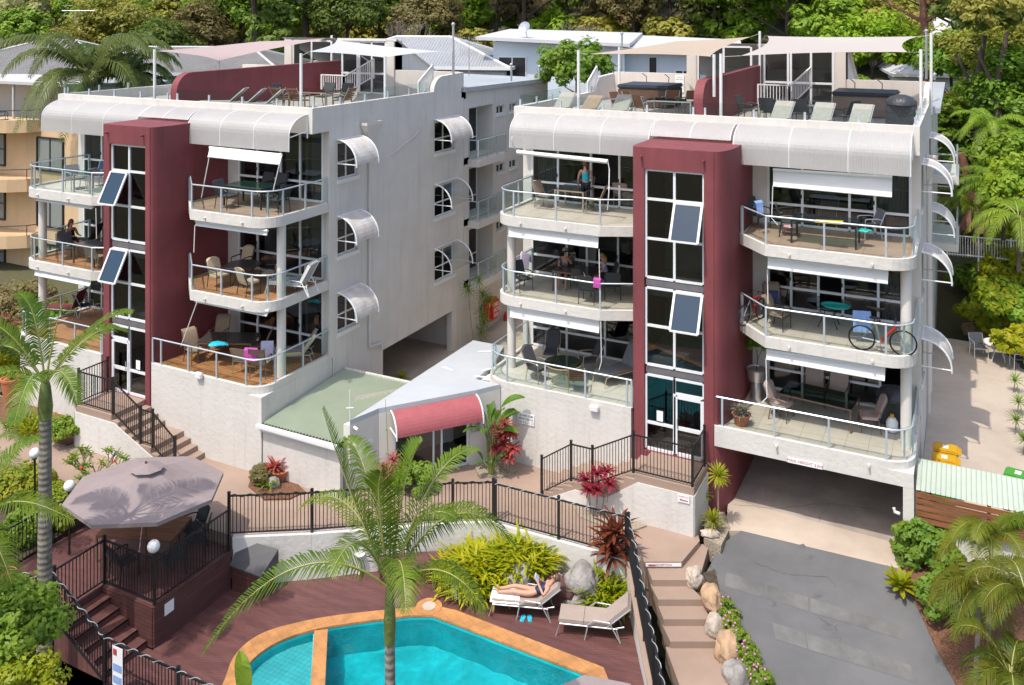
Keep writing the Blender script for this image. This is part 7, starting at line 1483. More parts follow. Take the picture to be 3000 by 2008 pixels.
# passage: dracaena cluster by the hose reel, tuft on the lane
c = at(1408, 1010, X=-19.2); rosette_plant('spiky dracaena cluster in front of the red hose reel cover', (c.x, c.y, .2), [(-.35, -.5, 2.6), (.1, -.3, 3.0), (0, .2, 2.2), (.35, .2, 2.0), (-.2, .4, 1.5), (.2, -.2, 1.4), (.1, .1, 1.0), (0, 0, .6)], 34, .5, .035, 'leaf_mid', el=(-.6, 1.3), curl=.5, name='dracaena')
rosette_plant('small yellow green tuft on the dark lane behind the reception roof', at(1178, 1118, Z=.25), [(0, 0, .1)], 26, .5, .06, 'leaf_lime', name='yucca')
# right bank planting beside the side path
for px, py, z, lab, sd in ((2965, 1150, .58, 'spiky yucca nearest the white table on the right path edge', 1), (2975, 1215, .58, 'second spiky yucca on the right path edge', 2), (2968, 1270, .58, 'third and smallest spiky yucca on the right path edge', 3), (2992, 1330, .58, 'spiky yucca beside the green bin', 4)): rosette_plant(lab, at(px, py, Z=z), [(.1, 0, .45)], 36, .42, .035, 'leaf_mid', el=(-.2, 1.3), curl=.5, name='yucca')
g = random.Random(5)
for i, (px, py, d, rx, rz_, m_, lab) in enumerate(((2900, 930, 40, 1.3, .8, 'leaf_lime', 'bright ground cover shrub on top of the rock wall'), (2985, 900, 38, 1.4, .9, 'leaf_bright', 'bright green shrub at the right edge above the rocks'), (2880, 830, 43, 1.4, 1.0, 'leaf_mid', 'green shrub below the white bank fence'), (2960, 800, 41, 1.3, 1.1, 'leaf_lime', 'yellow green shrub below the white bank fence'), (2840, 520, 47, 1.5, 1.4, 'leaf_dark', 'dark shrub beside the brown tree stump'), (2980, 480, 42, 1.6, 1.6, 'leaf_bright', 'light green shrub high at the right edge'), (2850, 420, 50, 1.9, 1.7, 'leaf_dark', 'dark shrub below the slatted timber fence'), (2960, 360, 47, 1.8, 1.5, 'leaf_mid', 'green shrub right of the slatted timber fence'), (2985, 1010, 36, .9, .7, 'leaf_lime', 'yellow green plant right of the white table'), (2900, 700, 46, 1.2, .8, 'leaf_brown', 'reddish brown ground plants behind the white bank fence'), (2990, 720, 42, 1.2, 1.0, 'leaf_lime', 'leafy plant over the white bank fence at the edge'), (2820, 470, 49, 1.2, 1.0, 'leaf_mid', 'small green shrub against the right block rear wing'), (2930, 880, 38, 1.1, .9, 'leaf_gold', 'golden green shrub between the bank fence and the rock wall'), (2985, 560, 39, 1.5, 1.4, 'leaf_bright', 'fresh green leafy shrub at the right edge below the palms'), (2890, 300, 50, 2.0, 1.5, 'leaf_olive', 'olive leafy growth in front of the slatted fence top'))):
    p = at(px, py, d=d); shrub(lab, (p.x, p.y, p.z-rz_*.7), rx, rx*.9, rz_, .13, m_, 60, 55, seed=300+i)
p = at(2855, 560, d=46); b = MB(); b.tube([(0, 0, -.5), (.1, 0, .7), (-.3, .1, 2.2), (-.7, 0, 3.4)], [.75, .45, .3, .18], 10); b.tube([(-.2, 0, 1.8), (.5, .2, 2.8), (.9, 0, 3.9)], [.25, .18, .08], 8); t = thing('bare_tree', 'thick reddish brown leaning tree trunk on the right bank', 'tree', (p.x, p.y, p.z-1.5)); b.build('trunk', M['bark_red'], t, world=False, smooth=True)
for i, (px, d, h, lab) in enumerate(((2862, 48, 7.5, 'slim dark tree trunk crossing the slatted fence, left one'), (2925, 46, 7.5, 'slim dark tree trunk crossing the slatted fence, right one'))):
    p = at(px, 350, d=d); t = thing('tree', lab, 'tree', (p.x, p.y, p.z-2)); b = MB(); b.tube([(0, 0, -1.5), (.1, 0, 1.5), (-.1, .1, 3.5), (.4, 0, h-1)], [.28, .22, .18, .1], 8); b.tube([(-.1, .1, 3.5), (-1, 0, 5.5)], [.12, .06], 6); b.build('trunk', M['bark'], t, world=False, smooth=True); link('crown', crown_mesh('crown', 400+i, 2.6, 2.4, 1.8, 50, 50, .16, 'leaf_olive' if i else 'leaf_dark', h, cr=.25), t)
# boulders
def rock(label, c, sx, sy, sz, m, seed, rz=0, group=None, fr=1.1):
    b = MB(); b.ico((0, 0, 0), 1, 4, seed, .30, fr, (sx, sy, sz)); o = b.build('boulder', M[m], smooth=False); smooth_me(o.data, .32); o.location = c; o.rotation_euler = (0, 0, rz); return tag(o, label, 'rock', group)
rock('tall grey boulder behind the sunbather, between bench and strap bush', zg(1520, 1740, ZD)+Vector((0, .1, .25)), .5, .5, .48, 'stone_grey', 1, .5); rock('large grey boulder right of the sunbather lounger', zg(1690, 1765, ZD)+Vector((.1, .2, .38)), .52, .5, .52, 'stone_grey', 2, .3); rock('low grey stone at the foot of the large boulder', zg(1690, 1780, ZD)+Vector((0, -.1, .12)), .3, .3, .22, 'stone_grey', 3)
for i, (px, py, z, s, m_, lab) in enumerate(((2035, 1702, -.3, (.24, .28, .26), 'stone_pale', 'small pale boulder at the top of the steps'), (2085, 1760, -.4, (.27, .45, .32), 'stone_tan', 'long tan boulder beside the second step'), (2095, 1842, -.65, (.26, .3, .28), 'stone_pale', 'pale round boulder beside the third step'), (2132, 1912, -.8, (.3, .42, .36), 'stone_tan', 'large brown boulder beside the fourth step'), (2160, 1992, -.95, (.32, .35, .34), 'stone_grey', 'grey boulder at the lowest step'), (2082, 1572, 0, (.3, .16, .1), 'stone_pale', 'flat pale stone at the gravel edge by the ramp'))): rock(lab, at(px, py, Z=z)+Vector((0, 0, .08)), *s, m_, 10+i, .4)
for i in range(9):
    px = 2790+i*27; p = at(px, 1000-8*(i % 3), d=42.5-.5*i+.3*(i % 2)); rock(['dark boulder in the shaded end of the bank wall', 'second shaded boulder of the bank wall', 'third boulder of the bank wall near the lit edge', 'reddish boulder behind the grey garden chair', 'brown boulder behind the white table, left one', 'brown boulder behind the white table, middle one', 'reddish boulder behind the white table, right one', 'tan boulder of the bank wall near the frame edge', 'last boulder of the bank wall at the frame edge'][i], (p.x, p.y, p.z), .75, .6, .62, 'stone_tan' if i % 3 else 'stone_grey', 40+i, i)
# ---------------------------------------------------------------- people
mat('skin', (.52, .28, .19), .55, spec=.3); mat('skin_tan', (.42, .21, .13), .55, spec=.3); mat('hair_brown', (.10, .055, .03), .6); mat('hair_fair', (.36, .22, .09), .6); mat('hair_auburn', (.16, .06, .03), .6); mat('hair_grey', (.22, .19, .17), .6)
mat('shirt_grey', (.10, .105, .115), .9); mat('shirt_blue', (.36, .45, .62), .9); mat('singlet', (.01, .42, .55), .8); mat('trouser_dark', (.02, .022, .03), .9); mat('black_top', (.012, .012, .014), .9); m = mat('swim_print', (.008, .009, .016), .6, (22, .5), col2=(.012, .035, .12)); mat('sunglass', (.01, .01, .01), .1)
def skin_mesh(name, nodes, edges, root, m, parent, sub=2):
    """one continuous surface grown over a jointed skeleton: nodes {key: (pos, (rx, ry))}"""
    ks = list(nodes); me = bpy.data.meshes.new(name); me.from_pydata([nodes[k][0] for k in ks], [(ks.index(a), ks.index(b)) for a, b in edges], [])
    o = bpy.data.objects.new(name, me); C.objects.link(o); sk_ = o.modifiers.new('skin', 'SKIN'); sk_.use_smooth_shade = True; sk_.branch_smoothing = .6
    for i, k in enumerate(ks):
        r = nodes[k][1]; d = me.skin_vertices[0].data[i]; d.radius = r if isinstance(r, tuple) else (r, r); d.use_root = (k == root)
    su = o.modifiers.new('sub', 'SUBSURF'); su.levels = sub; su.render_levels = sub
    em = bpy.data.meshes.new_from_object(o.evaluated_get(bpy.context.evaluated_depsgraph_get())); em.name = name; bpy.data.objects.remove(o); em.materials.clear(); em.materials.append(m); em.polygons.foreach_set('use_smooth', [True]*len(em.polygons))
    return link(name, em, parent)
def V3(*a): return Vector(a)
def person(label, loc, rz, J, skin_m='skin', hair='hair_brown', hair_len=.0, top=None, bottom=None, swim=None, glasses=False, sc=1.):
    """J holds joint positions: pel, chest, neck, head, and per side sh, el, wr, hip, kn, an, toe; look is the face direction"""
    t = thing('person', label, 'person', loc, rz); t.scale = (sc,)*3
    J = {k: Vector(v) for k, v in J.items()}; look = J.pop('look').normalized(); N = {}; E = []
    nk, hd = J['neck'], J['head']; ax = (hd-nk).normalized(); hc = hd
    N['pel'] = (J['pel'], (.135, .105)); N['waist'] = (J['pel']*.5+J['chest']*.5, (.12, .09)); N['chest'] = (J['chest'], (.14, .10)); N['neck'] = (nk, .052); N['skull0'] = (hc-ax*.075+look*.012, (.062, .068)); N['skull1'] = (hc+ax*.0, (.078, .094)); N['skull2'] = (hc+ax*.085, (.062, .075)); N['nose'] = (hc+look*.105-ax*.025, .016)
    E += [('pel', 'waist'), ('waist', 'chest'), ('chest', 'neck'), ('neck', 'skull0'), ('skull0', 'skull1'), ('skull1', 'skull2'), ('skull1', 'nose')]
    for s in ('L', 'R'):
        for k, r, pr in (('sh', .058, 'chest'), ('el', .042, 'sh'), ('wr', .028, 'el'), ('hip', .088, 'pel'), ('kn', .056, 'hip'), ('an', .036, 'kn'), ('toe', .03, 'an')): N[k+s] = (J[k+s], r); E.append((pr+s if pr+s in N else pr, k+s))
        d = (J['wr'+s]-J['el'+s]).normalized(); sd = d.cross(look if abs(d.dot(look)) < .9 else Vector((0, 0, 1))).normalized(); nn = sd.cross(d); pm = J['wr'+s]+d*.06; N['palm'+s] = (pm, (.036, .018)); E.append(('wr'+s, 'palm'+s))
        for i, (off, ln) in enumerate(((-.03, .065), (-.01, .08), (.01, .075), (.028, .06))):
            a = pm+d*.035+sd*off; N['f%d%s' % (i, s)] = (a+d*ln*.5+nn*.01, .0085); N['g%d%s' % (i, s)] = (a+d*ln+nn*.03, .007); E += [('palm'+s, 'f%d%s' % (i, s)), ('f%d%s' % (i, s), 'g%d%s' % (i, s))]
        N['th'+s] = (pm-sd*.045+d*.02+nn*.015, .009); E.append(('palm'+s, 'th'+s))
    skin_mesh('body', N, E, 'pel', M[skin_m], t)
    def cover(name, keys, eds, k, m_, root, extra=None):
        nn = {q: (N[q][0], tuple(x*k+.008 for x in N[q][1]) if isinstance(N[q][1], tuple) else N[q][1]*k+.008) for q in keys}
        if extra: nn.update(extra)
        skin_mesh(name, nn, eds, root, M[m_], t)
    if top:
        ex = {}; ed = [('pel', 'waist'), ('waist', 'chest')]; ks = ['pel', 'waist', 'chest']
        for s in ('L', 'R'):
            ks.append('sh'+s); ed.append(('chest', 'sh'+s))
            if top[1]: ex['slv'+s] = (J['sh'+s]*.45+J['el'+s]*.55, .062); ed.append(('sh'+s, 'slv'+s))
        if not top[1]: ks = ks[:3]; ed = ed[:2]; ex['strap'] = (J['chest']*.55+nk*.45, (.10, .07)); ed.append(('chest', 'strap'))
        cover('shirt', ks, ed, 1.08, top[0], 'pel', ex)
    if bottom:
        ed, ks, ex = [], ['pel'], {}
        for s in ('L', 'R'):
            ks.append('hip'+s); ed.append(('pel', 'hip'+s)); ex['leg'+s] = (J['hip'+s]*.25+J['kn'+s]*.75, .082); ed.append(('hip'+s, 'leg'+s))
            if bottom[1]: ks += ['kn'+s, 'an'+s]; ed += [('leg'+s, 'kn'+s), ('kn'+s, 'an'+s)]
        cover('trousers' if bottom[1] else 'shorts', ks, ed, 1.06, bottom[0], 'pel', ex)
    if swim: cover('swimsuit', ['pel', 'waist', 'chest'], [('pel', 'waist'), ('waist', 'chest'), ('chest', 'strap')], 1.07, swim, 'pel', {'strap': (J['chest']*.7+nk*.3, (.12, .085))})
    b = MB(); b.ico((0, 0, 0), 1, 3, 3, .12, 1.5, (.092, .105, .10)); hm = Matrix.Translation(hc+ax*.045-look*.032) ; b.v = [tuple(hm @ Vector(p)) for p in b.v]
    if hair_len: b.tube([hc-look*.06, hc-look*.085-ax*.12, hc-look*.07-ax*(.12+hair_len)], [.085, .085, .05], 10)
    b.build('hair', M[hair], t, world=False, smooth=True)
    if glasses: g_ = MB(); r_ = look.cross(ax).normalized(); g_.bar(hc+look*.088-r_*.065+ax*.015, hc+look*.088+r_*.065+ax*.015, .03, .035); g_.build('sunglasses', M['sunglass'], t, world=False)
    return t
def sit(fwd_arm=(.28, .66), lean=0., look=(0, -1, -.25), handup=False):
    """seated joints facing -Y, seat top at z = .46"""
    J = dict(pel=(0, .02, .56), chest=(0, .10-lean, .92), neck=(0, .10-lean*1.2, 1.08), head=(0, .06-lean*1.3, 1.22), look=look)
    for s, x in (('L', .1), ('R', -.1)):
        J.update({'hip'+s: (x, -.02, .54), 'kn'+s: (x*1.2, -.44, .52), 'an'+s: (x*1.2, -.46, .10), 'toe'+s: (x*1.3, -.60, .04), 'sh'+s: (x*1.75, .10-lean, .99), 'el'+s: (x*2.3, .0-lean, .74), 'wr'+s: (x*1.4, -.24-lean, .76)})
    if handup: J.update(elL=(.26, -.12, .82), wrL=(.10, -.14, 1.10))
    return J
e2 = ER[2]-.056; p = at(1716, 560, Y=29.75)
person('woman in turquoise singlet seen from behind, standing at the open glass door', (p.x, 29.75, e2), D(8), dict(pel=(0, 0, .94), chest=(-.02, -.03, 1.28), neck=(-.02, -.02, 1.43), head=(-.03, .0, 1.56), look=(-.4, 1, -.1), shL=(-.18, -.02, 1.36), elL=(-.27, .0, 1.10), wrL=(-.30, .1, .88), shR=(.15, -.02, 1.36), elR=(.21, .06, 1.12), wrR=(.12, .24, 1.05), hipL=(-.09, 0, .88), knL=(-.1, .0, .48), anL=(-.1, -.02, .08), toeL=(-.1, .12, .03), hipR=(.09, 0, .88), knR=(.09, .03, .48), anR=(.1, .0, .08), toeR=(.1, .14, .03)), hair='hair_auburn', top=('singlet', False), bottom=('trouser_dark', True))
e1 = ER[1]-.056
person('man in grey T-shirt with sunglasses seated at the dark table, hand to his face', at(1655, 838, Z=e1), D(12), sit(handup=True, look=(.3, -1, -.05)), 'skin_tan', 'hair_grey', 0, ('shirt_grey', True), ('trouser_dark', False), glasses=True)
person('fair haired girl in pale blue shirt leaning over her white laptop', at(1775, 848, Z=e1), D(-62), sit(lean=.16, look=(0, -1, -.5)), 'skin', 'hair_fair', .14, ('shirt_blue', True), ('trouser_dark', False), sc=.93)
person('woman with long auburn hair and black top reading on the left balcony', at(212, 745, Z=EL[1]-.056), D(88), sit(look=(0, -1, -.6)), 'skin_tan', 'hair_auburn', .16, ('black_top', False), ('trouser_dark', False))
lo = at(1549, 1792, Z=ZD); a42 = math.radians(42); BK = lambda k, h=.1: (.28+k*math.cos(a42)-h*math.sin(a42), .43+k*math.sin(a42)+h*math.cos(a42)-.03)
J = dict(pel=(.16, 0, .56), chest=(BK(.36)[0], 0, BK(.36)[1]), neck=(BK(.54)[0], 0, BK(.54)[1]), head=(BK(.67)[0], 0, BK(.67)[1]+.03), look=(-.75, -.1, .55))
for s, y in (('L', -.1), ('R', .1)): J.update({'hip'+s: (.08, y, .53), 'kn'+s: (-.38, y*.9, .56 if s == 'L' else .60), 'an'+s: (-.80, y*.7, .50), 'toe'+s: (-.88, y*.8, .60), 'sh'+s: (BK(.42)[0], y*1.7, BK(.42)[1]), 'el'+s: (.42, y*2.5, .62), 'wr'+s: (.26, y*.9, .84)})
person('sunbather in dark blue printed swimsuit and sunglasses lying on the pool lounger', lo, D(19), J, 'skin', 'hair_brown', .0, swim='swim_print', glasses=True)
t = thing('book', 'open book held up by the sunbather', 'book', lo, D(19)); b = MB(); b.cbox((.22, 0, .93), .03, .2, .15, 0, -.6); b.build('cover', M['cloth_lilac'], t, world=False)
b = MB(); n = 12; g = random.Random(2); vs = []
for i in range(n+1):
    for j in range(6): vs.append((-1.0+.78*i/n, -.34+.68*j/5, .438+.012*g.random() if 0 < j < 5 else .37+.02*g.random()))
b.add(vs, [(i*6+j, i*6+j+1, (i+1)*6+j+1, (i+1)*6+j) for i in range(n) for j in range(5)]); o = b.build('towel', M['cloth_white'], smooth=True); o.location = lo; o.rotation_euler = (0, 0, D(19)); tag(o, 'white towel spread over the lounger under the sunbather legs', 'towel')
lump('folded_towel', 'folded white towel lying on the deck behind the sunbather feet', 'towel', at(1478, 1735, Z=ZD)+Vector((0, .2, .0)), .4, .3, .16, 'cloth_white', .3, 5)
# ---------------------------------------------------------------- shade sails on the roof terraces
def sail(label, cs, m, posts, sag=.22, k=.13):
    cs = [Vector(c) for c in cs]; ctr = sum(cs, Vector())/4; t = thing('shade_sail', label, 'shade sail', ctr); S = 14; vs = []; q = lambda u, w: u
    for i in range(S+1):
        for j in range(S+1):
            u, v = i/S, j/S; u2 = .5+(u-.5)*(1-k*4*v*(1-v)); v2 = .5+(v-.5)*(1-k*4*u*(1-u)); p = (cs[0]*(1-u2)+cs[1]*u2)*(1-v2)+(cs[3]*(1-u2)+cs[2]*u2)*v2; p.z -= sag*16*u*(1-u)*v*(1-v); vs.append(p)
    b = MB(); b.add(vs, [(i*(S+1)+j, (i+1)*(S+1)+j, (i+1)*(S+1)+j+1, i*(S+1)+j+1) for i in range(S) for j in range(S)]); b.build('cloth', M[m], t, smooth=True)
    for (x, y), z0, z1, c in posts:
        b = MB(); b.cyl((x, y), .055, z0, z1, 12); b.tube([(x, y, z1-.1), cs[c]], .008, 4); b.build('post', M['white_paint'], t, smooth=True)
P_ = lambda px, py, Y: at(px, py, Y=Y)
def pp_(px, py, Y): v = at(px, py, Y=Y); return (v.x, v.y)
zl, zr_ = BL['zt']-.45, BR['zt']-.45
sail('pinkish beige shade sail rising to a point over the left half of the left roof', [P_(458, 150, 24.7), P_(640, 178, 27.3), P_(965, 112, 34.6), P_(760, 122, 33.6)], 'sail_pink', [(pp_(453, 150, 24.7), zl, P_(453, 145, 24.7).z, 0), (pp_(640, 178, 27.5), zl+.6, P_(640, 176, 27.5).z, 1), (pp_(972, 110, 34.8), zl, P_(972, 104, 34.8).z, 2)], .05, .10)
sail('bright white shade sail over the right half of the left roof', [P_(905, 152, 25.6), P_(1126, 169, 29.0), P_(1295, 152, 33.5), P_(985, 118, 34.5)], 'sail_white', [(pp_(882, 160, 25.5), zl, P_(882, 157, 25.5).z, 0), (pp_(1128, 168, 29.0), zl, P_(1128, 165, 29.0).z, 1), (pp_(1328, 150, 33.8), zl+.6, P_(1328, 149, 33.8).z, 2)], .12, .12)
sail('wide beige shade sail over the left half of the right roof', [P_(1722, 159, 30.0), P_(2080, 166, 30.4), P_(2200, 108, 38.5), P_(1985, 121, 38.5)], 'sail_beige', [(pp_(1695, 152, 29.8), zr_, P_(1695, 148, 29.8).z, 0), (pp_(2092, 165, 30.6), zr_+1, P_(2092, 160, 30.6).z, 1), (pp_(2226, 97, 39.2), zr_, P_(2226, 92, 39.2).z, 2), (pp_(1814, 140, 38.6), zr_, P_(1814, 138, 38.6).z, 3)], .12, .12)
sail('cream shade sail over the right half of the right roof', [P_(2170, 164, 30.4), P_(2660, 153, 32.5), P_(2690, 107, 38.5), P_(2248, 106, 38.5)], 'sail_cream', [(pp_(2112, 165, 30.2), zr_, P_(2112, 158, 30.2).z, 0), (pp_(2698, 150, 33), zr_, P_(2698, 145, 33).z, 1), (pp_(2728, 105, 38.0), zr_, P_(2728, 97, 38.0).z, 2)], .12, .13)
sg = at(2025, 248, Y=39.4); sign('white notice board with blue and green corner on the right roof wall', (-11.55, 39.52, zr_+.75), .42, .8, X1, [('SPA POOL', .28), ('SAFETY RULES', .18)], .05, t=.01)
# roof vents, aerials and a dish
def vent(label, px, py, d, h, cap=True): p = at(px, py, d=d); b = MB(); b.cyl((p.x, p.y), .05, p.z, p.z+h, 8); b.ball(Vector((p.x, p.y, p.z+h+.04)), .085, 6); o = b.build('vent_pipe', M['silver'], loc=p); tag(o, label, 'vent')
vent('capped vent pipe at the front edge of the grey rear roof', 1498, 238, 43, .75); vent('second capped vent pipe on the grey rear roof', 1580, 232, 46, .6); vent('tall thin pipe with white cap beside the white roof post', 1328, 222, 39, 2.2); vent('tall thin pipe with white cap behind the beige sail post', 1822, 230, 46.5, 2.3); vent('tall thin pipe with white cap near the right roof end', 2714, 232, 37, 1.95); vent('short capped pipe at the right roof end', 2738, 235, 38, .2)
def aerial(label, px, py, d, h, L_, n, yagi=True):
    p = at(px, py, d=d); t = MB(); t.tube([p, p+Vector((0, 0, h))], .02, 5); a = Vector((ct, st, 0)); f = Vector((-st, ct, 0)); c = p+Vector((0, 0, h*.92))
    if yagi:
        t.tube([c-a*L_*.4, c+a*L_*.6], .02, 5); t.tube([c-a*L_*.4+Vector((0, 0, .35)), c-a*L_*.1+Vector((0, 0, .35))], .015, 4); t.tube([c-a*L_*.4-Vector((0, 0, .35)), c-a*L_*.05-Vector((0, 0, .35))], .015, 4)
        for k in range(n): q = c-a*L_*.4+a*L_*k/(n-1); t.tube([q-f*.3, q+f*.3], .008, 4)
    else:
        for zz in (0, -.3, -.6):
            for s in (-1, 1): t.tube([c+a*s*.12+Vector((0, 0, zz)), c+a*s*L_*.5+Vector((0, 0, zz))], .012, 4)
        for k in range(n):
            q = c-a*L_*.5+a*L_*k/(n-1); t.tube([q+Vector((0, 0, .12)), q-Vector((0, 0, .28))], .008, 4); t.tube([q-Vector((0, 0, .4)), q-Vector((0, 0, .75))], .008, 4)
    o = t.build('roof_aerial', M['silver'], loc=p); tag(o, label, 'aerial')
aerial('television aerial above the grey hip roof at upper left', 220, 70, 60, .95, 2.2, 6); aerial('grid television aerial on a mast at the left rear roof', 1374, 222, 40, 1.75, .75, 9, False)
# ---------------------------------------------------------------- neighbouring buildings
mat('roof_corr', (.20, .19, .175), .5, (.5, .12), metal=.1); pattern(MATS['roof_corr'], 'wave', 2.2, .8, dir='X', dist=.06); mat('roof_corr_pale', (.32, .33, .34), .45, (.5, .08), metal=.1); pattern(MATS['roof_corr_pale'], 'wave', 1.6, .8, dir='X', dist=.05); mat('roof_brightwhite', (.52, .52, .53), .5, (.4, .05)); mat('frame_dark', (.02, .018, .016), .5); mat('blind_pane', (.22, .24, .23), .25); mat('slat_orange', (.36, .15, .06), .7)
def hip_house(label, cx, cy, w, dpt, z0, ze, zr__, roof, wall, rz=0, ridge=.45, name='house'):
    t = thing(name, label, 'house', (cx, cy, z0), rz); hw, hd_ = w/2, dpt/2; r = hw*ridge; o = .5
    b = MB(); b.box(-hw, hw, -hd_, hd_, 0, ze-z0); b.build('wall', M[wall], t, world=False)
    b = MB(); e_ = ze-z0; k = zr__-z0; A = [(-hw-o, -hd_-o, e_), (hw+o, -hd_-o, e_), (hw+o, hd_+o, e_), (-hw-o, hd_+o, e_), (-r, 0, k), (r, 0, k)]
    b.add(A, [(0, 1, 5, 4), (1, 2, 5), (2, 3, 4, 5), (3, 0, 4)]); b.add([(x, y, z-.15) for x, y, z in A[:4]], [(3, 2, 1, 0)]); rr_ = MB()
    for i, j in ((0, 4), (1, 5), (2, 5), (3, 4), (4, 5)): rr_.tube([A[i], A[j]], .1, 6)
    for i, j in ((0, 1), (1, 2), (2, 3), (3, 0)): rr_.bar(A[i], A[j], .14, .2)
    ro = b.build('roof', M[roof], t, world=False); rr_.build('roof_trim', M['house_grey'] if roof == 'roof_corr' else M['white_paint'], ro, world=False)
    for x in (-hw*.5, hw*.4):
        window_set_local(t, x, -hd_-.02, (ze-z0)*.45, 1.6, 1.1)
    return t
def window_set_local(t, x, y, z, w, h, fr='white_paint', pane='dark_glass', n=2):
    f = MB(); p = MB()
    for k in range(n+1): f.bar((x+w*k/n, y, z), (x+w*k/n, y, z+h), .07, .07)
    for zz in (z, z+h): f.bar((x, y, zz), (x+w, y, zz), .065, .07)
    o = f.build('window', M[fr], t, world=False); p.quad((x, y+.01, z), (x+w, y+.01, z), (x+w, y+.01, z+h), (x, y+.01, z+h)); p.build('pane', M['frame_black' if pane == 'dark_glass' else pane], o, world=False, fixn=False)
mat('frame_black2', (.02, .02, .022), .08); MATS['frame_black'] = MATS['frame_black2'] if False else MATS['frame_black']
p = at(140, 150, d=58); hip_house('house with large grey corrugated hip roof at upper left', p.x-1, p.y+1.5, 17, 13, 6.5, 10.6, 13.3, 'roof_corr', 'house_grey', D(27), .12); p = at(520, 190, d=60); hip_house('lower grey roofed wing behind the left roof terrace', p.x, p.y+2, 15, 9, 7, 11.2, 12.75, 'roof_corr', 'house_grey', D(20), .5)
p = at(1180, 150, d=58); hip_house('house with pale grey metal roof behind the white shade sail', p.x, p.y+2.5, 12.5, 9, 7, 11.7, 13.5, 'roof_corr_pale', 'house_white', D(18), .3)
# white skillion roofed house
p = at(1445, 215, d=56); t = thing('house', 'white house with skillion roof and satellite dish behind the rear wing', 'house', (p.x, p.y, 8), D(14)); b = MB(); b.box(0, 8.2, 0, 8, 0, 5.3); b.box(8.2, 14.5, .8, 8, 0, 4.75); b.build('wall', M['house_blue'], t, world=False)
b = MB(); b.add([(-.9, -.9, 5.62), (8.6, -.9, 5.25), (8.6, 8.5, 5.75), (-.9, 8.5, 6.0), (-.9, -.9, 5.42), (8.6, -.9, 5.05), (8.6, 8.5, 5.5), (-.9, 8.5, 5.8)], [(0,1,2,3),(7,6,5,4),(0,4,5,1),(1,5,6,2),(2,6,7,3),(3,7,4,0)]); b.add([(8.0, -.2, 5.0), (15.2, -.2, 4.7), (15.2, 8.5, 5.3), (8.0, 8.5, 5.6), (8.0, -.2, 4.82), (15.2, -.2, 4.52), (15.2, 8.5, 5.1), (8.0, 8.5, 5.4)], [(0,1,2,3),(7,6,5,4),(0,4,5,1),(1,5,6,2),(2,6,7,3),(3,7,4,0)]); b.build('roof', M['roof_brightwhite'], t, world=False)
window_set_local(t, .35, -.03, 2.6, 1.75, 1.75); window_set_local(t, 11.2, .77, 2.6, .9, 1.0); window_set_local(t, 9.6, .77, 2.2, .5, 2.2, n=1); b = MB(); b.rbox((7.2, -.4, 2.7), 1.3, .5, .7, .04); b.build('air_conditioner', M['white_paint'], t, world=False)
d_ = at(1538, 82, d=55.5); b = MB(); b.lathe((0, 0, 0), [(.01, 0), (.2, .03), (.38, .12)], 16, False); b.v = [tuple(Matrix.Rotation(math.radians(65), 4, 'X') @ Vector(v)) for v in b.v]; b.tube([(0, 0, 0), (.1, .1, -.6)], .03, 5); b.tube([(0, 0, 0), (-.35, -.4, .2)], .015, 4); o = b.build('satellite_dish', M['silver'], smooth=True); o.location = d_; tag(o, 'satellite dish on the white skillion roof', 'satellite dish')
# grey house roofs glimpsed through the trees at upper right
for px, py, d, w, lab in ((2700, 85, 78, 9, 'white roofed house glimpsed through the gum tree at upper right'), (2790, 190, 66, 8, 'white walled house behind the leafy tree at right')): p = at(px, py, d=d); hip_house(lab, p.x, p.y, w, 8, p.z-6, p.z-.6, p.z+.9, 'roof_brightwhite', 'house_white', D(10), .4)
# cream apartment building with curved terraces at the far left
t = thing('apartment_building', 'cream apartment building with curved terraces at the far left', 'building', (-43, 31, .5)); b = MB(); b.box(-58, -35.4, 31.5, 35.4, .3, 9.0); b.box(-35.4, -34.2, 33, 35.4, .3, 9.0); b.build('wall', M['cream_render'], t)
for z in (8.9, 5.75, 2.75):
    b = MB(); pl = [(-62, 31.6), (-62, 29.4)] + [(-52+7.6*math.sin(math.radians(a)), 31.5-2.6*math.cos(math.radians(a))) for a in range(-60, 91, 15)]; b.prism(pl, z-.25, z+.42); sl_ = b.build('balcony', M['cream_render'], t); rl_ = MB(); q = [(x, y, z+.95) for x, y in pl[1:]]; rl_.tube(q, .025, 5)
    for x, y, zz in q[::2]: rl_.tube([(x, y, z+.4), (x, y, zz)], .02, 4)
    rl_.build('railing', M['frame_dark'], sl_)
for z in (6.6, 3.6, .9):
    for x, w_ in ((-48.6, 1.15), (-44.7, 2.1), (-39.5, 1.2)):
        f = MB(); pn = MB(); y = 31.46
        for k in (0, 1): f.bar((x+w_*k, y, z), (x+w_*k, y, z+1.75), .1, .08); f.bar((x, y, z+1.75*k), (x+w_, y, z+1.75*k), .1, .08)
        f.bar((x, y, z+.9), (x+w_, y, z+.9), .05, .05) if w_ < 1.5 else f.bar((x+w_/2, y, z), (x+w_/2, y, z+1.75), .06, .06)
        o = f.build('window', M['frame_dark'], t); pn.quad((x, y+.01, z), (x+w_, y+.01, z), (x+w_, y+.01, z+1.75), (x, y+.01, z+1.75)); pn.build('pane', M['blind_pane'], o, fixn=False)
b = MB(); b.box(-58, -37, 33, 33.1, 9, 11.2); b.box(-58, -36, 30.8, 35.4, 11.2, 11.35); 
for x in (-46, -41, -37.2): b.box(x, x+.12, 30.9, 31.02, 9.2, 11.2)
b.build('terrace_roof', M['house_grey'], t)
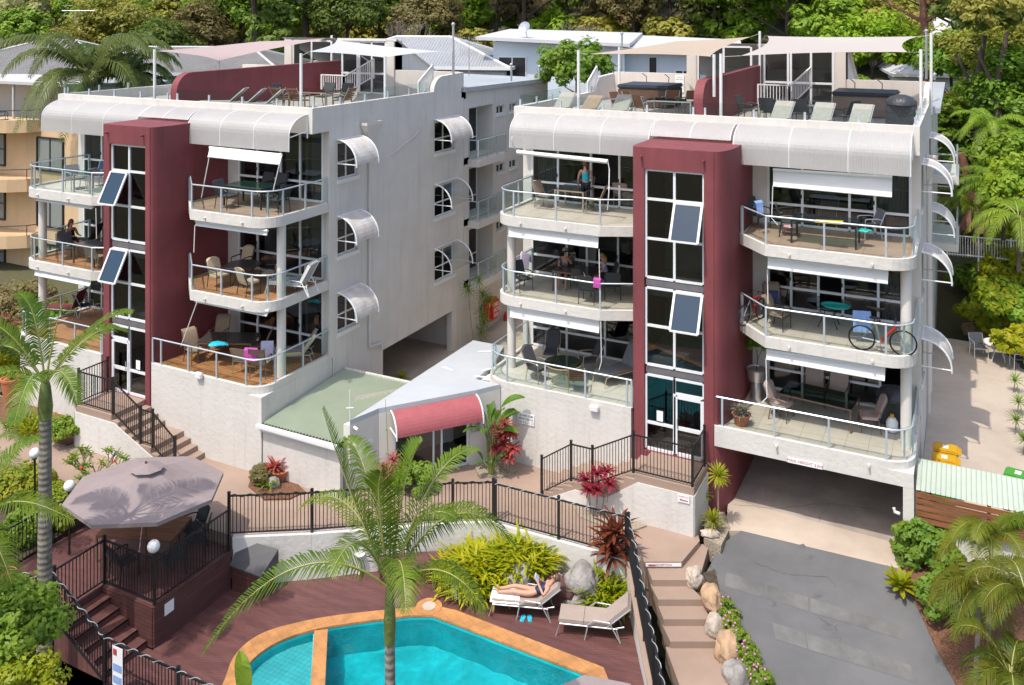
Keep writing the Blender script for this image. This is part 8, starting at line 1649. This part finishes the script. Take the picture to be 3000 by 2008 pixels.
for x, y, lab, rz in ((-48.5, 30.0, 'tan chair on the cream building top terrace, left', 170), (-47.2, 29.9, 'tan chair on the cream building top terrace, right', 190), (-46.0, 30.3, 'dark chair on the cream building top terrace', 160)): place('chair_sling' if 'tan' in lab else 'chair_dark', None, (x, y, 9.1), D(rz), lab)
# timber slat fence and white bank fence on the right
def slat_fence(p, q, h, n, label):
    p, q = Vector(p), Vector(q); t = thing('slat_fence', label, 'fence', p); b = MB()
    for k in range(n): z = .1+(h-.1)*k/n; b.bar(p+Vector((0, 0, z)), q+Vector((0, 0, z)), .03, h/n*.62)
    b.build('slats', M['slat_orange'], t)
    for k in range(4): r = p+(q-p)*k/3; b = MB(); b.bar(r+Vector((0, .06, -1)), r+Vector((0, .06, h)), .12); b.build('post', M['slat_orange'], t)
slat_fence(at(2775, 352, d=52), at(2955, 356, d=47), 1.65, 11, 'orange timber slatted fence seen between tree trunks at right')
t = thing('bank_fence', 'white picket fence on the planted bank at right', 'fence', at(2800, 755, d=42)); p, q = at(2775, 748, d=42), at(3060, 775, d=40); b = MB(); n = 36
for zz in (.08, .95): b.bar(p+Vector((0, 0, zz)), q+Vector((0, 0, zz)), .05, .05)
for k in range(n+1): r = p+(q-p)*k/n; b.bar(r, r+Vector((0, 0, .95)), .025)
b.build('fence_panel', M['white_paint'], t)
for k in range(4): r = p+(q-p)*k/3; b = MB(); b.bar(r-Vector((0, 0, .6)), r+Vector((0, 0, 1.05)), .07); b.build('post', M['white_paint'], t)
# banner on the lower pool fence
sg = at(345, 1945, Y=14.5); g = thing('fence_banner', 'tall pale banner with blue panels tied to the lower pool fence', 'banner', (sg.x, 14.5, ZD+.1)); b = MB(); b.box(sg.x-.17, sg.x+.17, 14.49, 14.5, ZD+.2, ZD+1.12); b.build('sheet', M['paper'], g)
b = MB(); b.box(sg.x-.14, sg.x+.14, 14.482, 14.487, ZD+.55, ZD+.72); b.box(sg.x-.14, sg.x+.14, 14.482, 14.487, ZD+.27, ZD+.44); b.build('panel', M['cloth_blue'], g); b = MB(); b.box(sg.x-.14, sg.x-.02, 14.482, 14.487, ZD+.92, ZD+1.06); b.build('mark', M['ink_red'], g)
# ---------------------------------------------------------------- camera, sun, sky
cd = bpy.data.cameras.new('camera'); cam = bpy.data.objects.new('camera', cd); C.objects.link(cam)
cam.location = (0, 0, H); cam.rotation_euler = (PI/2, 0, TH)
cd.sensor_width = 36; cd.sensor_fit = 'HORIZONTAL'; cd.lens = 36*F/3000; cd.shift_y = -(1004-HY)/3000; cd.clip_end = 2000; cd.clip_start = .1
bpy.context.scene.camera = cam
SD = Vector((-.13, -.49, 1)).normalized()
sl = bpy.data.lights.new('sun', 'SUN'); so = bpy.data.objects.new('sun', sl); C.objects.link(so)
sl.energy = SUN_E; sl.cycles.is_caustics_light = True; sl.angle = math.radians(.53); sl.color = (1, .94, .85); so.rotation_euler = SD.to_track_quat('Z', 'Y').to_euler(); so.location = (0, 0, 60)
w = bpy.data.worlds.new('World'); bpy.context.scene.world = w; w.use_nodes = True
N = w.node_tree.nodes; sk = N.new('ShaderNodeTexSky'); sk.sky_type = 'NISHITA'; sk.sun_disc = False
sk.sun_elevation = math.asin(SD.z); sk.sun_rotation = math.atan2(SD.x, SD.y); sk.air_density = 1.0; sk.dust_density = 3.0; sk.ozone_density = .7
w.node_tree.links.new(sk.outputs[0], N['Background'].inputs[0]); N['Background'].inputs[1].default_value = SKY_E
vs = bpy.context.scene.view_settings; vs.view_transform = 'Standard'; vs.look = 'None'; vs.exposure = EXPO; vs.gamma = 1; vs.use_curve_mapping = False
sc = bpy.context.scene; sc.cycles.max_bounces = 8; sc.cycles.transparent_max_bounces = 24; sc.cycles.diffuse_bounces = 3; sc.cycles.glossy_bounces = 3
sc.cycles.use_denoising = True; sc.cycles.sample_clamp_indirect = 6
